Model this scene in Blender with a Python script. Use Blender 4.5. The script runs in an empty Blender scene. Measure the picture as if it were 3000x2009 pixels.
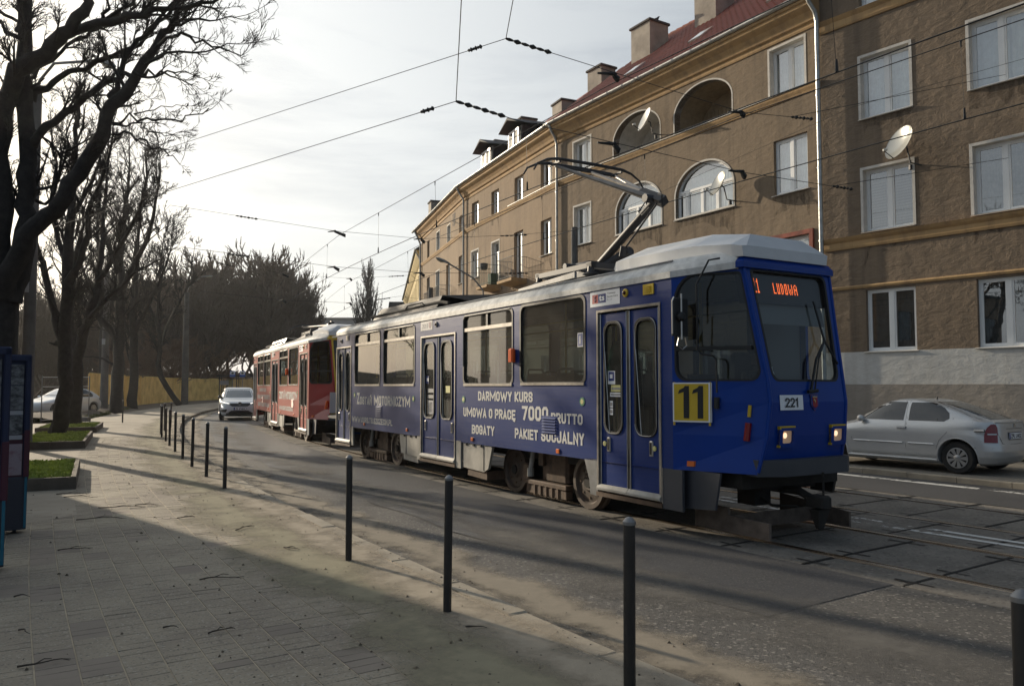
import bpy, bmesh, math, random
import numpy as np
from mathutils import Vector, Matrix, noise as mnoise
R = math.radians
sc = bpy.context.scene
col = sc.collection
random.seed(7)
rng = np.random.RandomState(11)

# ------------------------------------------------------------ camera, world, sun, exposure
EYE = 1.62
cam = bpy.data.cameras.new('camera'); cam_o = bpy.data.objects.new('camera', cam); col.objects.link(cam_o)
cam.sensor_width = 36.0; cam.lens = 36.0 * 2298 / 3000; cam.clip_start = 0.05; cam.clip_end = 2000
cam_o.location = (0, 0, EYE); cam_o.rotation_euler = (R(90 + 3.126), 0, 0)
sc.camera = cam_o
SUN_AZ, SUN_EL = -46.0, 15.5            # degrees: azimuth from +Y towards +X, elevation
sdir = Vector((math.sin(R(SUN_AZ)) * math.cos(R(SUN_EL)), math.cos(R(SUN_AZ)) * math.cos(R(SUN_EL)), math.sin(R(SUN_EL))))
sun = bpy.data.lights.new('sun', 'SUN'); sun.energy = 5.0; sun.angle = R(0.6); sun.color = (1.0, 0.86, 0.66)
sun_o = bpy.data.objects.new('sun', sun); col.objects.link(sun_o)
sun_o.rotation_euler = (-sdir).to_track_quat('-Z', 'Y').to_euler()
sc.view_settings.view_transform = 'Standard'; sc.view_settings.look = 'None'
sc.view_settings.exposure = 0.12; sc.view_settings.gamma = 1.0; sc.view_settings.use_curve_mapping = False

class NT:
    """small node-tree writer"""
    def __init__(s, tree): s.t = tree; s.n = tree.nodes; s.l = tree.links
    def add(s, typ, **kw):
        nd = s.n.new('ShaderNode' + typ)
        for k, v in kw.items():
            if k.startswith('i_'):
                key = k[2:]; key = int(key) if key.isdigit() else key.replace('_', ' ')
                s.put(nd.inputs[key], v)
            else: setattr(nd, k, v)
        return nd
    def put(s, sock, v):
        if isinstance(v, bpy.types.NodeSocket): s.l.new(v, sock)
        elif isinstance(v, (tuple, list)) and sock.type == 'RGBA' and len(v) == 3: sock.default_value = (*v, 1)
        else: sock.default_value = v
    def math(s, op, a, b=0.0, c=0.0, clamp=False):
        nd = s.n.new('ShaderNodeMath'); nd.operation = op; nd.use_clamp = clamp
        s.put(nd.inputs[0], a); s.put(nd.inputs[1], b); s.put(nd.inputs[2], c); return nd.outputs[0]
    def mix(s, f, a, b, blend='MIX'):
        nd = s.n.new('ShaderNodeMix'); nd.data_type = 'RGBA'; nd.blend_type = blend
        s.put(nd.inputs[0], f); s.put(nd.inputs[6], a); s.put(nd.inputs[7], b); return nd.outputs[2]
    def ramp(s, f, stops):
        nd = s.n.new('ShaderNodeValToRGB'); e = nd.color_ramp.elements
        while len(e) < len(stops): e.new(0.5)
        for q, (p, c) in zip(e, stops):
            q.position = p; q.color = (c, c, c, 1) if not isinstance(c, tuple) else (*c, 1)
        s.put(nd.inputs[0], f); return nd.outputs[0]
    def noise(s, vec, scale, detail=4, rough=0.55, dist=0.0):
        nd = s.n.new('ShaderNodeTexNoise'); s.put(nd.inputs['Vector'], vec)
        nd.inputs['Scale'].default_value = scale; nd.inputs['Detail'].default_value = detail
        nd.inputs['Roughness'].default_value = rough; nd.inputs['Distortion'].default_value = dist
        return nd.outputs['Fac']
    def mapping(s, vec, scale=(1, 1, 1), loc=(0, 0, 0), rot=(0, 0, 0)):
        nd = s.n.new('ShaderNodeMapping'); s.put(nd.inputs[0], vec)
        nd.inputs['Scale'].default_value = scale; nd.inputs['Location'].default_value = loc; nd.inputs['Rotation'].default_value = rot
        return nd.outputs[0]

world = bpy.data.worlds.new('World'); sc.world = world; world.use_nodes = True
w = NT(world.node_tree); w.n.clear()
sky = w.add('TexSky', sky_type='NISHITA', sun_disc=False, sun_elevation=R(SUN_EL), sun_rotation=R(SUN_AZ), air_density=1.2, dust_density=2.5, ozone_density=1.0)
tc = w.add('TexCoord').outputs['Generated']
dotn = w.n.new('ShaderNodeVectorMath'); dotn.operation = 'DOT_PRODUCT'; w.l.new(tc, dotn.inputs[0]); dotn.inputs[1].default_value = sdir
dn = w.math('MAXIMUM', dotn.outputs['Value'], 0.0)
glow = w.math('POWER', dn, 1.6)
glow2 = w.math('POWER', dn, 40.0)
cmap = w.mapping(tc, (1.0, 1.0, 5.5), rot=(0.06, 0.03, 0.4))
n1 = w.noise(cmap, 1.7, 7, 0.62, 0.5)
n2 = w.noise(w.mapping(tc, (0.7, 0.7, 7.0), (3, 1, 2), (0.1, 0.0, -0.3)), 4.0, 6, 0.6, 0.3)
cl = w.math('ADD', w.math('MULTIPLY', n1, 0.65), w.math('MULTIPLY', n2, 0.35))
cover = w.ramp(cl, [(0.36, 0.0), (0.56, 1.0)])
# veil of thin cloud: cool grey away from the sun, warm white towards it
veil = w.mix(glow, (2.1, 2.75, 3.6), (13.4, 13.5, 13.1))
dark = w.mix(glow, (1.6, 2.15, 2.95), (10.0, 10.3, 10.5))
cloud = w.mix(cover, dark, veil)
cloud = w.mix(w.math('MULTIPLY', glow2, 0.8, clamp=True), cloud, (20.0, 18.5, 15.0))
skyc = w.mix(0.8, sky.outputs[0], cloud)
bg = w.add('Background'); w.l.new(skyc, bg.inputs[0]); bg.inputs[1].default_value = 0.09
wo = w.add('OutputWorld'); w.l.new(bg.outputs[0], wo.inputs[0])

# ------------------------------------------------------------ materials
MATS = {}
def mat(name, color, rough=0.7, metal=0.0, spec=0.5, var=0.0, vscale=3.0, bump=0.0, bscale=40.0, coat=0.0, emit=None, estr=0.0, build=None, tint=None, coords='Object'):
    if name in MATS: return MATS[name]
    m = bpy.data.materials.new(name); m.use_nodes = True; t = NT(m.node_tree); t.n.clear()
    p = t.add('BsdfPrincipled'); o = t.add('OutputMaterial'); t.l.new(p.outputs[0], o.inputs[0])
    tcn = t.add('TexCoord').outputs[coords] if coords != 'World' else t.add('NewGeometry').outputs['Position']
    c = (*color, 1)
    if var > 0:
        f = t.noise(tcn, vscale, 6, 0.6)
        dk = tuple(x * (1 - var) for x in color); lt = tuple(min(1, x * (1 + var)) for x in (tint or color))
        cs = t.mix(t.ramp(f, [(0.3, 0.0), (0.7, 1.0)]), dk, lt); t.l.new(cs, p.inputs['Base Color'])
    else: p.inputs['Base Color'].default_value = c
    p.inputs['Roughness'].default_value = rough; p.inputs['Metallic'].default_value = metal
    p.inputs['Specular IOR Level'].default_value = spec; p.inputs['Coat Weight'].default_value = coat
    if bump > 0:
        b = t.add('Bump'); b.inputs['Strength'].default_value = 1.0; b.inputs['Distance'].default_value = bump
        t.l.new(t.noise(tcn, bscale, 5, 0.6), b.inputs['Height']); t.l.new(b.outputs[0], p.inputs['Normal'])
    if emit: p.inputs['Emission Color'].default_value = (*emit, 1); p.inputs['Emission Strength'].default_value = estr
    if build: build(t, p, tcn)
    MATS[name] = m; return m

def glassmat(name, tint=(0.9, 0.95, 0.95), dark=0.0, ior=1.5, rough=0.02, dirt=0.0):
    if name in MATS: return MATS[name]
    m = bpy.data.materials.new(name); m.use_nodes = True; t = NT(m.node_tree); t.n.clear()
    o = t.add('OutputMaterial'); tr = t.add('BsdfTransparent'); tr.inputs[0].default_value = (*[x * (1 - dark) for x in tint], 1)
    gl = t.add('BsdfGlossy'); gl.inputs['Roughness'].default_value = rough; gl.inputs[0].default_value = (1, 1, 1, 1)
    ge = t.add('NewGeometry'); dt = t.n.new('ShaderNodeVectorMath'); dt.operation = 'DOT_PRODUCT'; t.l.new(ge.outputs['Incoming'], dt.inputs[0]); t.l.new(ge.outputs['Normal'], dt.inputs[1])
    f0 = ((ior - 1) / (ior + 1)) ** 2 * 1.6       # both faces of the sheet; the same from either side
    f = t.math('ADD', f0, t.math('MULTIPLY', 1 - f0, t.math('POWER', t.math('SUBTRACT', 1.0, t.math('ABSOLUTE', dt.outputs['Value'])), 5.0)), clamp=True)
    mx = t.add('MixShader'); t.l.new(f, mx.inputs[0]); t.l.new(tr.outputs[0], mx.inputs[1]); t.l.new(gl.outputs[0], mx.inputs[2])
    out = mx.outputs[0]
    if dirt > 0:
        df = t.add('BsdfDiffuse'); df.inputs[0].default_value = (0.45, 0.42, 0.36, 1)
        tcn = t.add('TexCoord').outputs['Object']
        k = t.math('MULTIPLY', t.ramp(t.noise(tcn, 2.2, 6, 0.65), [(0.3, 0.35), (0.75, 1.0)]), dirt)
        m2 = t.add('MixShader'); t.l.new(k, m2.inputs[0]); t.l.new(out, m2.inputs[1]); t.l.new(df.outputs[0], m2.inputs[2]); out = m2.outputs[0]
    t.l.new(out, o.inputs[0]); MATS[name] = m; return m

# ------------------------------------------------------------ mesh builder and scene helpers
class MB:
    def __init__(s): s.v = []; s.f = []
    def face(s, pts):
        k = len(s.v); s.v += [tuple(p) for p in pts]; s.f.append(tuple(range(k, k + len(pts)))); return s
    def box(s, x0, x1, y0, y1, z0, z1):
        k = len(s.v)
        s.v += [(x0, y0, z0), (x1, y0, z0), (x1, y1, z0), (x0, y1, z0), (x0, y0, z1), (x1, y0, z1), (x1, y1, z1), (x0, y1, z1)]
        for q in ((0, 3, 2, 1), (4, 5, 6, 7), (0, 1, 5, 4), (1, 2, 6, 5), (2, 3, 7, 6), (3, 0, 4, 7)): s.f.append(tuple(k + i for i in q))
        return s
    def bbox(s, x0, x1, y0, y1, z0, z1, b=0.01):
        """box with bevelled edges in plan and top"""
        pl = [(x0 + b, y0), (x1 - b, y0), (x1, y0 + b), (x1, y1 - b), (x1 - b, y1), (x0 + b, y1), (x0, y1 - b), (x0, y0 + b)]
        cx, cy = (x0 + x1) / 2, (y0 + y1) / 2
        ins = [(x + (b if x < cx else -b) * .7, y + (b if y < cy else -b) * .7) for x, y in pl]
        rings = [[(x, y, z0) for x, y in pl], [(x, y, z1 - b) for x, y in pl], [(x, y, z1) for x, y in ins]]
        s.loft(rings, True, True); return s
    def loft(s, rings, cap0=False, cap1=False, closed=True):
        k = len(s.v); n = len(rings[0])
        for r_ in rings: s.v += [tuple(p) for p in r_]
        for i in range(len(rings) - 1):
            for j in range(n if closed else n - 1):
                a = k + i * n + j; b = k + i * n + (j + 1) % n
                s.f.append((a, b, b + n, a + n))
        if cap0: s.f.append(tuple(k + j for j in reversed(range(n))))
        if cap1: s.f.append(tuple(k + (len(rings) - 1) * n + j for j in range(n)))
        return s
    def tube(s, pts, rad, n=6, caps=True):
        P = [Vector(p) for p in pts]
        if not isinstance(rad, (list, tuple)): rad = [rad] * len(P)
        rings = []; prev = None
        for i, p in enumerate(P):
            d = (P[min(i + 1, len(P) - 1)] - P[max(i - 1, 0)])
            if d.length < 1e-9: d = Vector((0, 0, 1))
            d.normalize()
            if prev is None:
                a = d.cross(Vector((0, 0, 1)));
                if a.length < 0.05: a = d.cross(Vector((1, 0, 0)))
            else: a = prev - d * prev.dot(d)
            a.normalize(); prev = a; b = d.cross(a)
            rings.append([p + (a * math.cos(2 * math.pi * j / n) + b * math.sin(2 * math.pi * j / n)) * rad[i] for j in range(n)])
        return s.loft(rings, caps, caps)
    def cyl(s, c, axis, r, h, n=16, r2=None):
        c = Vector(c); a = Vector(axis).normalized(); return s.tube([c, c + a * h], [r, r if r2 is None else r2], n)
    def lathe(s, prof, c=(0, 0, 0), axis='z', n=20, cap=True):
        rings = []
        for r_, h in prof:
            ring = []
            for j in range(n):
                t = 2 * math.pi * j / n; x, y = r_ * math.cos(t), r_ * math.sin(t)
                q = (x, y, h) if axis == 'z' else ((x, h, y) if axis == 'y' else (h, x, y))
                ring.append((c[0] + q[0], c[1] + q[1], c[2] + q[2]))
            rings.append(ring)
        return s.loft(rings, cap, cap)
    def prism(s, poly, y0, y1, plane='xz'):
        f = {'xz': lambda p, y: (p[0], y, p[1]), 'xy': lambda p, y: (p[0], p[1], y), 'yz': lambda p, y: (y, p[0], p[1])}[plane]
        return s.loft([[f(p, y0) for p in poly], [f(p, y1) for p in poly]], True, True)
    def add(s, other, M=None):
        k = len(s.v); s.v += [tuple(M @ Vector(p)) for p in other.v] if M else other.v
        s.f += [tuple(k + i for i in f) for f in other.f]; return s
    def mesh(s, name, m=None, smooth=None):
        me = bpy.data.meshes.new(name); me.from_pydata(s.v, [], s.f)
        if m: me.materials.append(m)
        bm = bmesh.new(); bm.from_mesh(me); bmesh.ops.remove_doubles(bm, verts=bm.verts, dist=1e-5)
        bmesh.ops.recalc_face_normals(bm, faces=bm.faces)
        if smooth:
            for f in bm.faces: f.smooth = True
            a = R(smooth)
            for e in bm.edges:
                if len(e.link_faces) != 2 or e.calc_face_angle(0) > a: e.smooth = False
        bm.to_mesh(me); bm.free(); return me
    def build(s, name, m, parent=None, smooth=None, loc=None, rz=None):
        o = bpy.data.objects.new(name, s.mesh(name, m, smooth)); col.objects.link(o)
        if parent: o.parent = parent
        if loc: o.location = loc
        if rz is not None: o.rotation_euler = (0, 0, rz)
        return o
    def fast(s, name, m, parent=None):
        """large mesh without the clean-up pass"""
        me = bpy.data.meshes.new(name); me.from_pydata(s.v, [], s.f); me.materials.append(m)
        o = bpy.data.objects.new(name, me); col.objects.link(o)
        if parent: o.parent = parent
        return o

def tag(o, label=None, cat=None, group=None, kind=None):
    for k, v in (('label', label), ('category', cat), ('group', group), ('kind', kind)):
        if v: o[k] = v
    return o
def thing(name, label, cat, loc=(0, 0, 0), rz=0.0, group=None):
    o = bpy.data.objects.new(name, None); col.objects.link(o); o.location = loc; o.rotation_euler = (0, 0, rz); o.empty_display_size = 0.2
    return tag(o, label, cat, group)
def copy_tree(o, parent=None):
    c = o.copy(); col.objects.link(c)
    if parent: c.parent = parent
    for ch in list(o.children): copy_tree(ch, c)
    return c

def outline(h, n=5):
    """closed outline of an opening; h = (x0,x1,z0,z1, corners) ; corners: {'bl':(rx,rz),...}"""
    x0, x1, z0, z1 = h[:4]; c = h[4] if len(h) > 4 else {}
    if not isinstance(c, dict): c = {k: (c, c) for k in ('bl', 'br', 'tr', 'tl')}
    pts = []
    for k, cx, cz, sx, sz, a0 in (('bl', x0, z0, 1, 1, 180), ('br', x1, z0, -1, 1, 270), ('tr', x1, z1, -1, -1, 0), ('tl', x0, z1, 1, -1, 90)):
        if k in c:
            rx, rz = c[k]; m = n if max(rx, rz) < 0.35 else 12
            for i in range(m + 1):
                a = R(a0 + 90 * i / m); pts.append((cx + sx * rx + rx * math.cos(a), cz + sz * rz + rz * math.sin(a)))
        else: pts.append((cx, cz))
    out = []
    for p in pts:
        if not out or abs(p[0] - out[-1][0]) + abs(p[1] - out[-1][1]) > 1e-6: out.append(p)
    if abs(out[0][0] - out[-1][0]) + abs(out[0][1] - out[-1][1]) < 1e-6: out.pop()
    return out
def plate(mb, x0, x1, z0, z1, holes, y=0.0, depth=0.1, f=None, grid=None):
    """plate in x-z with openings and their reveals going to y+depth; f maps (x,y,z) to 3-D"""
    f = f or (lambda a, b, c: (a, b, c))
    holes = [h for h in holes if h[1] > x0 and h[0] < x1 and h[3] > z0 and h[2] < z1]
    xs = sorted({x0, x1} | {v for h in holes for v in h[:2]} | set(g for g in (grid or []) if x0 < g < x1))
    zs = sorted({z0, z1} | {v for h in holes for v in h[2:4]})
    for i in range(len(xs) - 1):
        for j in range(len(zs) - 1):
            cx, cz = (xs[i] + xs[i + 1]) / 2, (zs[j] + zs[j + 1]) / 2
            if any(h[0] < cx < h[1] and h[2] < cz < h[3] for h in holes): continue
            mb.face([f(xs[i], y, zs[j]), f(xs[i + 1], y, zs[j]), f(xs[i + 1], y, zs[j + 1]), f(xs[i], y, zs[j + 1])])
    for h in holes:
        ol = outline(h); c = h[4] if len(h) > 4 else {}
        if not isinstance(c, dict): c = {k: (c, c) for k in ('bl', 'br', 'tr', 'tl')}
        for k, cx, cz in (('bl', h[0], h[2]), ('br', h[1], h[2]), ('tr', h[1], h[3]), ('tl', h[0], h[3])):
            if k in c:
                rx, rz = c[k]
                arc = [p for p in ol if abs(p[0] - cx) <= rx + 1e-5 and abs(p[1] - cz) <= rz + 1e-5]
                for a, b in zip(arc, arc[1:]): mb.face([f(cx, y, cz), f(a[0], y, a[1]), f(b[0], y, b[1])])
        if depth:
            for a, b in zip(ol, ol[1:] + ol[:1]):
                mb.face([f(a[0], y, a[1]), f(b[0], y, b[1]), f(b[0], y + depth, b[1]), f(a[0], y + depth, a[1])])
    return mb
def ring(mb, h, wdt, y0, y1, f=None, inner=None):
    """frame following an opening outline, from the outline inwards by wdt, between y0 and y1"""
    f = f or (lambda a, b, c: (a, b, c))
    cx, cz = (h[0] + h[1]) / 2, (h[2] + h[3]) / 2; hw, hh = (h[1] - h[0]) / 2, (h[3] - h[2]) / 2
    o = outline(h); i_ = [(cx + (x - cx) * (hw - wdt) / hw, cz + (z - cz) * (hh - wdt) / hh) for x, z in o]
    mb.loft([[f(x, y1, z) for x, z in o], [f(x, y0, z) for x, z in o], [f(x, y0, z) for x, z in i_], [f(x, y1, z) for x, z in i_]])
    return mb
def pane_face(mb, h, y, f=None):
    f = f or (lambda a, b, c: (a, b, c)); return mb.face([f(x, y, z) for x, z in outline(h)])

FONT = None
def text_obj(s, x0, x1, z0, capz, y, m, parent=None, bold=0.012, name='lettering', rot=None, f=None, thick=0.002, fit=True):
    """flat lettering between x0..x1, baseline z0, cap height capz, lying in the x-z plane and facing -y"""
    cu = bpy.data.curves.new(name, 'FONT'); cu.body = s; cu.size = 1.0; cu.offset = bold; cu.extrude = 0.0; cu.resolution_u = 3
    cu.space_character = 1.05
    tmp = bpy.data.objects.new('tmp', cu); col.objects.link(tmp)
    me = bpy.data.meshes.new_from_object(tmp); bpy.data.objects.remove(tmp); bpy.data.curves.remove(cu)
    xs = [v.co.x for v in me.vertices]; mn, mx = min(xs), max(xs)
    kx = (x1 - x0) / (mx - mn); kz = capz / 0.73
    if x1 - x0 <= 0: kx = kz; x0_ = x0
    for v in me.vertices:
        X = x0 + (v.co.x - mn) * kx; Z = z0 + v.co.y * kz
        v.co = f(X, y, Z) if f else (X, y, Z)
    me.name = name; me.materials.clear(); me.materials.append(m)
    o = bpy.data.objects.new(name, me); col.objects.link(o)
    if parent: o.parent = parent
    return o

GL = {'A': ['0,0 .5,1 1,0', '.24,.27 .76,.27'], 'B': ['0,.5 0,1 .7,1 1,.9 1,.62 .75,.5', '0,.5 .75,.5 1,.4 1,.1 .7,0 0,0 0,.5'], 'C': ['1,.7 1,.85 .75,1 .25,1 0,.85 0,.15 .25,0 .75,0 1,.15 1,.3'], 'D': ['0,0 0,1 .65,1 1,.82 1,.18 .65,0 0,0'], 'E': ['1,1 0,1 0,0 1,0', '.1,.5 .85,.5'],
  'G': ['1,.72 1,.85 .75,1 .25,1 0,.85 0,.15 .25,0 .75,0 1,.15 1,.46 .6,.46'], 'I': ['0,0 0,1'], 'J': ['1,1 1,.15 .75,0 .25,0 0,.15 0,.3'], 'K': ['0,0 0,1', '1,1 .15,.48 1,0'], 'L': ['0,1 0,0 1,0'], 'M': ['0,0 0,1 .5,.25 1,1 1,0'], 'N': ['0,0 0,1 1,0 1,1'],
  'O': ['0,.5 0,.83 .25,1 .75,1 1,.83 1,.17 .75,0 .25,0 0,.17 0,.5'], 'P': ['0,0 0,1 .72,1 1,.88 1,.55 .72,.43 .05,.43'], 'R': ['0,0 0,1 .72,1 1,.88 1,.57 .72,.45 .05,.45', '.5,.45 1,0'], 'S': ['1,.74 .98,.88 .75,1 .25,1 0,.87 0,.66 .22,.55 .78,.46 1,.35 1,.13 .75,0 .25,0 .02,.12 0,.26'], 'T': ['0,1 1,1', '.5,0 .5,.92'],
  'U': ['0,1 0,.17 .25,0 .75,0 1,.17 1,1'], 'W': ['0,1 .25,0 .5,.8 .75,0 1,1'], 'Y': ['0,1 .5,.45 1,1', '.5,.4 .5,0'], 'Z': ['0,1 1,1 0,0 1,0'], '7': ['0,1 1,1 .35,0'], '.': ['0,0 0,.06'], '2': ['0,.74 .02,.88 .25,1 .75,1 1,.86 1,.64 0,0 1,0'], '1': ['0,.8 .6,1 .6,0'], '4': ['.7,0 .7,1 0,.3 1,.3'], '5': ['1,1 0,1 0,.56 .7,.6 1,.45 1,.14 .72,0 .25,0 0,.13']}
GL['0'] = GL['O']; GL['\u0118'] = GL['E'] + ['.8,-.08 .62,-.2 .9,-.24']; GL['\u0143'] = GL['N'] + ['.4,1.2 .65,1.34']; GL['\u0104'] = GL['A'] + ['.8,-.05 .9,-.2']
GW = {'M': .86, 'W': 1.02, 'I': .0, '.': .0, '1': .34}
def stroke_text(s, x0, x1, z0, capz, y, m, parent=None, th=.205, name='lettering', f=None):
    cur = 0.0; segs = []
    for ch in s:
        if ch == ' ': cur += .38; continue
        w_ = GW.get(ch, .44)
        for k, pl in enumerate(GL[ch]):
            segs.append(([(cur + th / 2 + float(a.split(',')[0]) * w_, th / 2 + float(a.split(',')[1]) * (1 - th)) for a in pl.split()], k))
        cur += w_ + th + .085
    tot = cur - .085; kx = (x1 - x0) / tot; mb = MB()
    for P, k in segs:
        P = [Vector((a, b)) for a, b in P]; n = len(P); closed = (P[0] - P[-1]).length < 1e-4; L_, R_ = [], []
        for i in range(n):
            d0 = (P[i] - P[i - 1]).normalized() if i else None; d1 = (P[i + 1] - P[i]).normalized() if i < n - 1 else None
            if closed and i in (0, n - 1): d0, d1 = (P[-1] - P[-2]).normalized(), (P[1] - P[0]).normalized()
            ext = Vector((0, 0))
            if d0 is None: d0 = d1; ext = -d1 * (th / 2 if len(P) > 1 and abs(d1.x * d1.y) < .01 or True else 0)
            if d1 is None: d1 = d0; ext = d0 * th / 2
            n0, n1 = Vector((-d0.y, d0.x)), Vector((-d1.y, d1.x)); mi = n0 + n1
            if mi.length < .3: mi = n0
            mi.normalize(); l = min(th / 2 / max(.35, mi.dot(n0)), th * 1.25); q = P[i] + ext; L_.append(q + mi * l); R_.append(q - mi * l)
        for i in range(n - 1):
            quad = [L_[i], L_[i + 1], R_[i + 1], R_[i]]
            pts = [(x0 + v.x * kx, y - .0006 * k, z0 + v.y * capz) for v in quad]; mb.face([f(*p_) for p_ in pts] if f else pts)
    return mb.build(name, m, parent)

# ------------------------------------------------------------ street geometry: the track is a long arc
H0, RAD = R(34.5), 145.0
def path(s, off=0.0, z=0.0):
    if s <= 0: x = 4.15 - math.sin(H0) * s; y = 6 + math.cos(H0) * s; th = H0
    else:
        th = H0 - s / RAD; x = 4.15 - RAD * (math.cos(th) - math.cos(H0)); y = 6 + RAD * (math.sin(H0) - math.sin(th))
    return Vector((x + math.cos(th) * off, y + math.sin(th) * off, z))
def heading(s): return H0 if s <= 0 else H0 - s / RAD
KC = (-1.35298e-05, 0.00556567, -0.704072, 3.84079)
def kerb_pt(y):
    if y < 0: return (3.84079 - 0.704072 * y, y)
    if y > 85: y2 = y; y = 85.0; return (((KC[0] * y + KC[1]) * y + KC[2]) * y + KC[3], y2)
    return (((KC[0] * y + KC[1]) * y + KC[2]) * y + KC[3], y)
_ky = []; _ks = [0.0]; _y = -9.0
while _y < 130: _ky.append(_y); _y += 0.25
_kp = [kerb_pt(y) for y in _ky]
for a_, b_ in zip(_kp, _kp[1:]): _ks.append(_ks[-1] + math.hypot(b_[0] - a_[0], b_[1] - a_[1]))
_ks = np.array(_ks); _kx = np.array([p[0] for p in _kp]); _kyy = np.array([p[1] for p in _kp])
def kerb(s, off=0.0, z=0.0):
    """point at arc length s along the near kerb (s=0 at y=-9), off metres towards the pavement (left)"""
    x = np.interp(s, _ks, _kx); y = np.interp(s, _ks, _kyy); dx = np.interp(s + .3, _ks, _kx) - np.interp(s - .3, _ks, _kx); dy = np.interp(s + .3, _ks, _kyy) - np.interp(s - .3, _ks, _kyy)
    l = math.hypot(dx, dy) or 1; return Vector((x - dy / l * off, y + dx / l * off, z))
def kerb_s(y): return float(np.interp(y, _kyy, _ks))
# ------------------------------------------------------------ ground, road, tracks, pavements
def speckle(light, dark, scale, amount):
    def b(t, p, tcn):
        base = p.inputs['Base Color'].links[0].from_socket if p.inputs['Base Color'].links else p.inputs['Base Color'].default_value[:]
        vo = t.add('TexVoronoi'); t.l.new(tcn, vo.inputs['Vector']); vo.inputs['Scale'].default_value = scale
        cell = t.add('SeparateColor'); t.l.new(vo.outputs['Color'], cell.inputs[0])
        c1 = t.mix(t.ramp(cell.outputs[0], [(1 - amount, 0.0), (1.0, 1.0)]), base, light)
        c2 = t.mix(t.ramp(cell.outputs[1], [(1 - amount * 1.5, 0.0), (1.0, 0.7)]), c1, dark)
        t.l.new(c2, p.inputs['Base Color'])
    return b
M_as = mat('asphalt_old', (0.092, 0.086, 0.079), 0.82, var=0.22, vscale=0.7, bump=0.006, bscale=90, coords='World', build=speckle((0.26, 0.24, 0.21), (0.02, 0.02, 0.02), 55, 0.16))
M_as2 = mat('asphalt_patch', (0.060, 0.060, 0.062), 0.62, var=0.18, vscale=0.6, bump=0.003, bscale=120, coords='World', build=speckle((0.13, 0.125, 0.12), (0.02, 0.02, 0.02), 80, 0.12))
M_con = mat('track_concrete', (0.165, 0.148, 0.125), 0.85, var=0.3, vscale=1.6, bump=0.004, bscale=60, coords='World', build=speckle((0.24, 0.22, 0.19), (0.05, 0.045, 0.04), 40, 0.12))
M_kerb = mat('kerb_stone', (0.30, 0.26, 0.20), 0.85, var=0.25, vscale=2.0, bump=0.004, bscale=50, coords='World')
M_pav = mat('paver', (0.265, 0.218, 0.168), 0.85, var=0.24, vscale=0.9, bump=0.0025, bscale=120, coords='World', build=speckle((0.36, 0.33, 0.27), (0.1, 0.09, 0.075), 90, 0.12), tint=(0.28, 0.24, 0.175))
M_pavd = mat('paver_dark', (0.225, 0.187, 0.148), 0.85, var=0.2, vscale=0.9, bump=0.0025, bscale=120, coords='World')
M_sand = mat('joint_sand', (0.40, 0.33, 0.235), 0.95, var=0.25, vscale=2.5, bump=0.002, bscale=150, coords='World')
M_flag = mat('flagstone_far', (0.30, 0.255, 0.195), 0.85, var=0.25, vscale=0.8, bump=0.003, bscale=80, coords='World')
M_earth = mat('earth', (0.11, 0.085, 0.06), 0.95, var=0.4, vscale=0.9, bump=0.03, bscale=12, coords='World')
M_steel = mat('rail_steel', (0.42, 0.36, 0.30), 0.22, metal=1.0, var=0.1, vscale=4, coords='World')
M_rust = mat('rust_dark', (0.06, 0.04, 0.028), 0.8, var=0.3, vscale=6)
M_black = mat('black_tar', (0.014, 0.013, 0.012), 0.9)
M_paint = None

def strip(f0, f1, S, ncross=1, name='strip', m=None, zf=None):
    mb = MB(); n = ncross + 1
    for s in S:
        a, b = f0(s), f1(s)
        for j in range(n): q = a.lerp(b, j / ncross); mb.v.append((q.x, q.y, zf(s, j / ncross) if zf else q.z))
    for i in range(len(S) - 1):
        for j in range(ncross): k = i * n + j; mb.f.append((k, k + 1, k + n + 1, k + n))
    return mb.fast(name, m)
big = MB(); big.face([(-220, -60, -0.26), (160, -60, -0.26), (160, 300, -0.26), (-220, 300, -0.26)])
tag(big.fast('ground', M_earth), kind='structure')
# matched kerb samples for each station of the track
_S = np.concatenate([np.arange(-13, 10, 0.5), np.arange(10, 105, 1.0)])
_kdense = [(s, kerb(s)) for s in np.arange(0, 138, 0.15)]
_kx_, _ky_ = np.array([p.x for _, p in _kdense]), np.array([p.y for _, p in _kdense]); _kss = np.array([s for s, _ in _kdense])
def kerb_near(s):
    p = path(s, -3.7); i = int(np.argmin((_kx_ - p.x) ** 2 + (_ky_ - p.y) ** 2)); return _kss[i]
_KM = {float(s): kerb_near(s) for s in _S}
road = strip(lambda s: kerb(_KM[float(s)], -0.0), lambda s: path(s, -0.56), _S, 4, 'road', M_as, zf=lambda s, t: -0.012 * (1 - t) if t < .3 else -0.001)
tag(road, kind='structure')
patch = strip(lambda s: path(s, -2.3 + .12 * math.sin(s * .8) + .07 * math.sin(s * 2.3)), lambda s: path(s, -0.565), [x for x in _S if x > 0.9], 2, 'asphalt_patch', M_as2, zf=lambda s, t: 0.0035); tag(patch, kind='structure')
far_lane = strip(lambda s: path(s, 4.66), lambda s: path(s, 8.0), _S, 3, 'far_lane', M_as2, zf=lambda s, t: -0.15 * t - .001); tag(far_lane, kind='structure')
bed = strip(lambda s: path(s, -0.6), lambda s: path(s, 4.7), _S, 1, 'track_bed', M_black, zf=lambda s, t: -0.06); tag(bed, kind='structure')
def PZ(y): return 0.05 + 0.045 * min(1, max(0, (y - 13) / 9.0))

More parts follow.
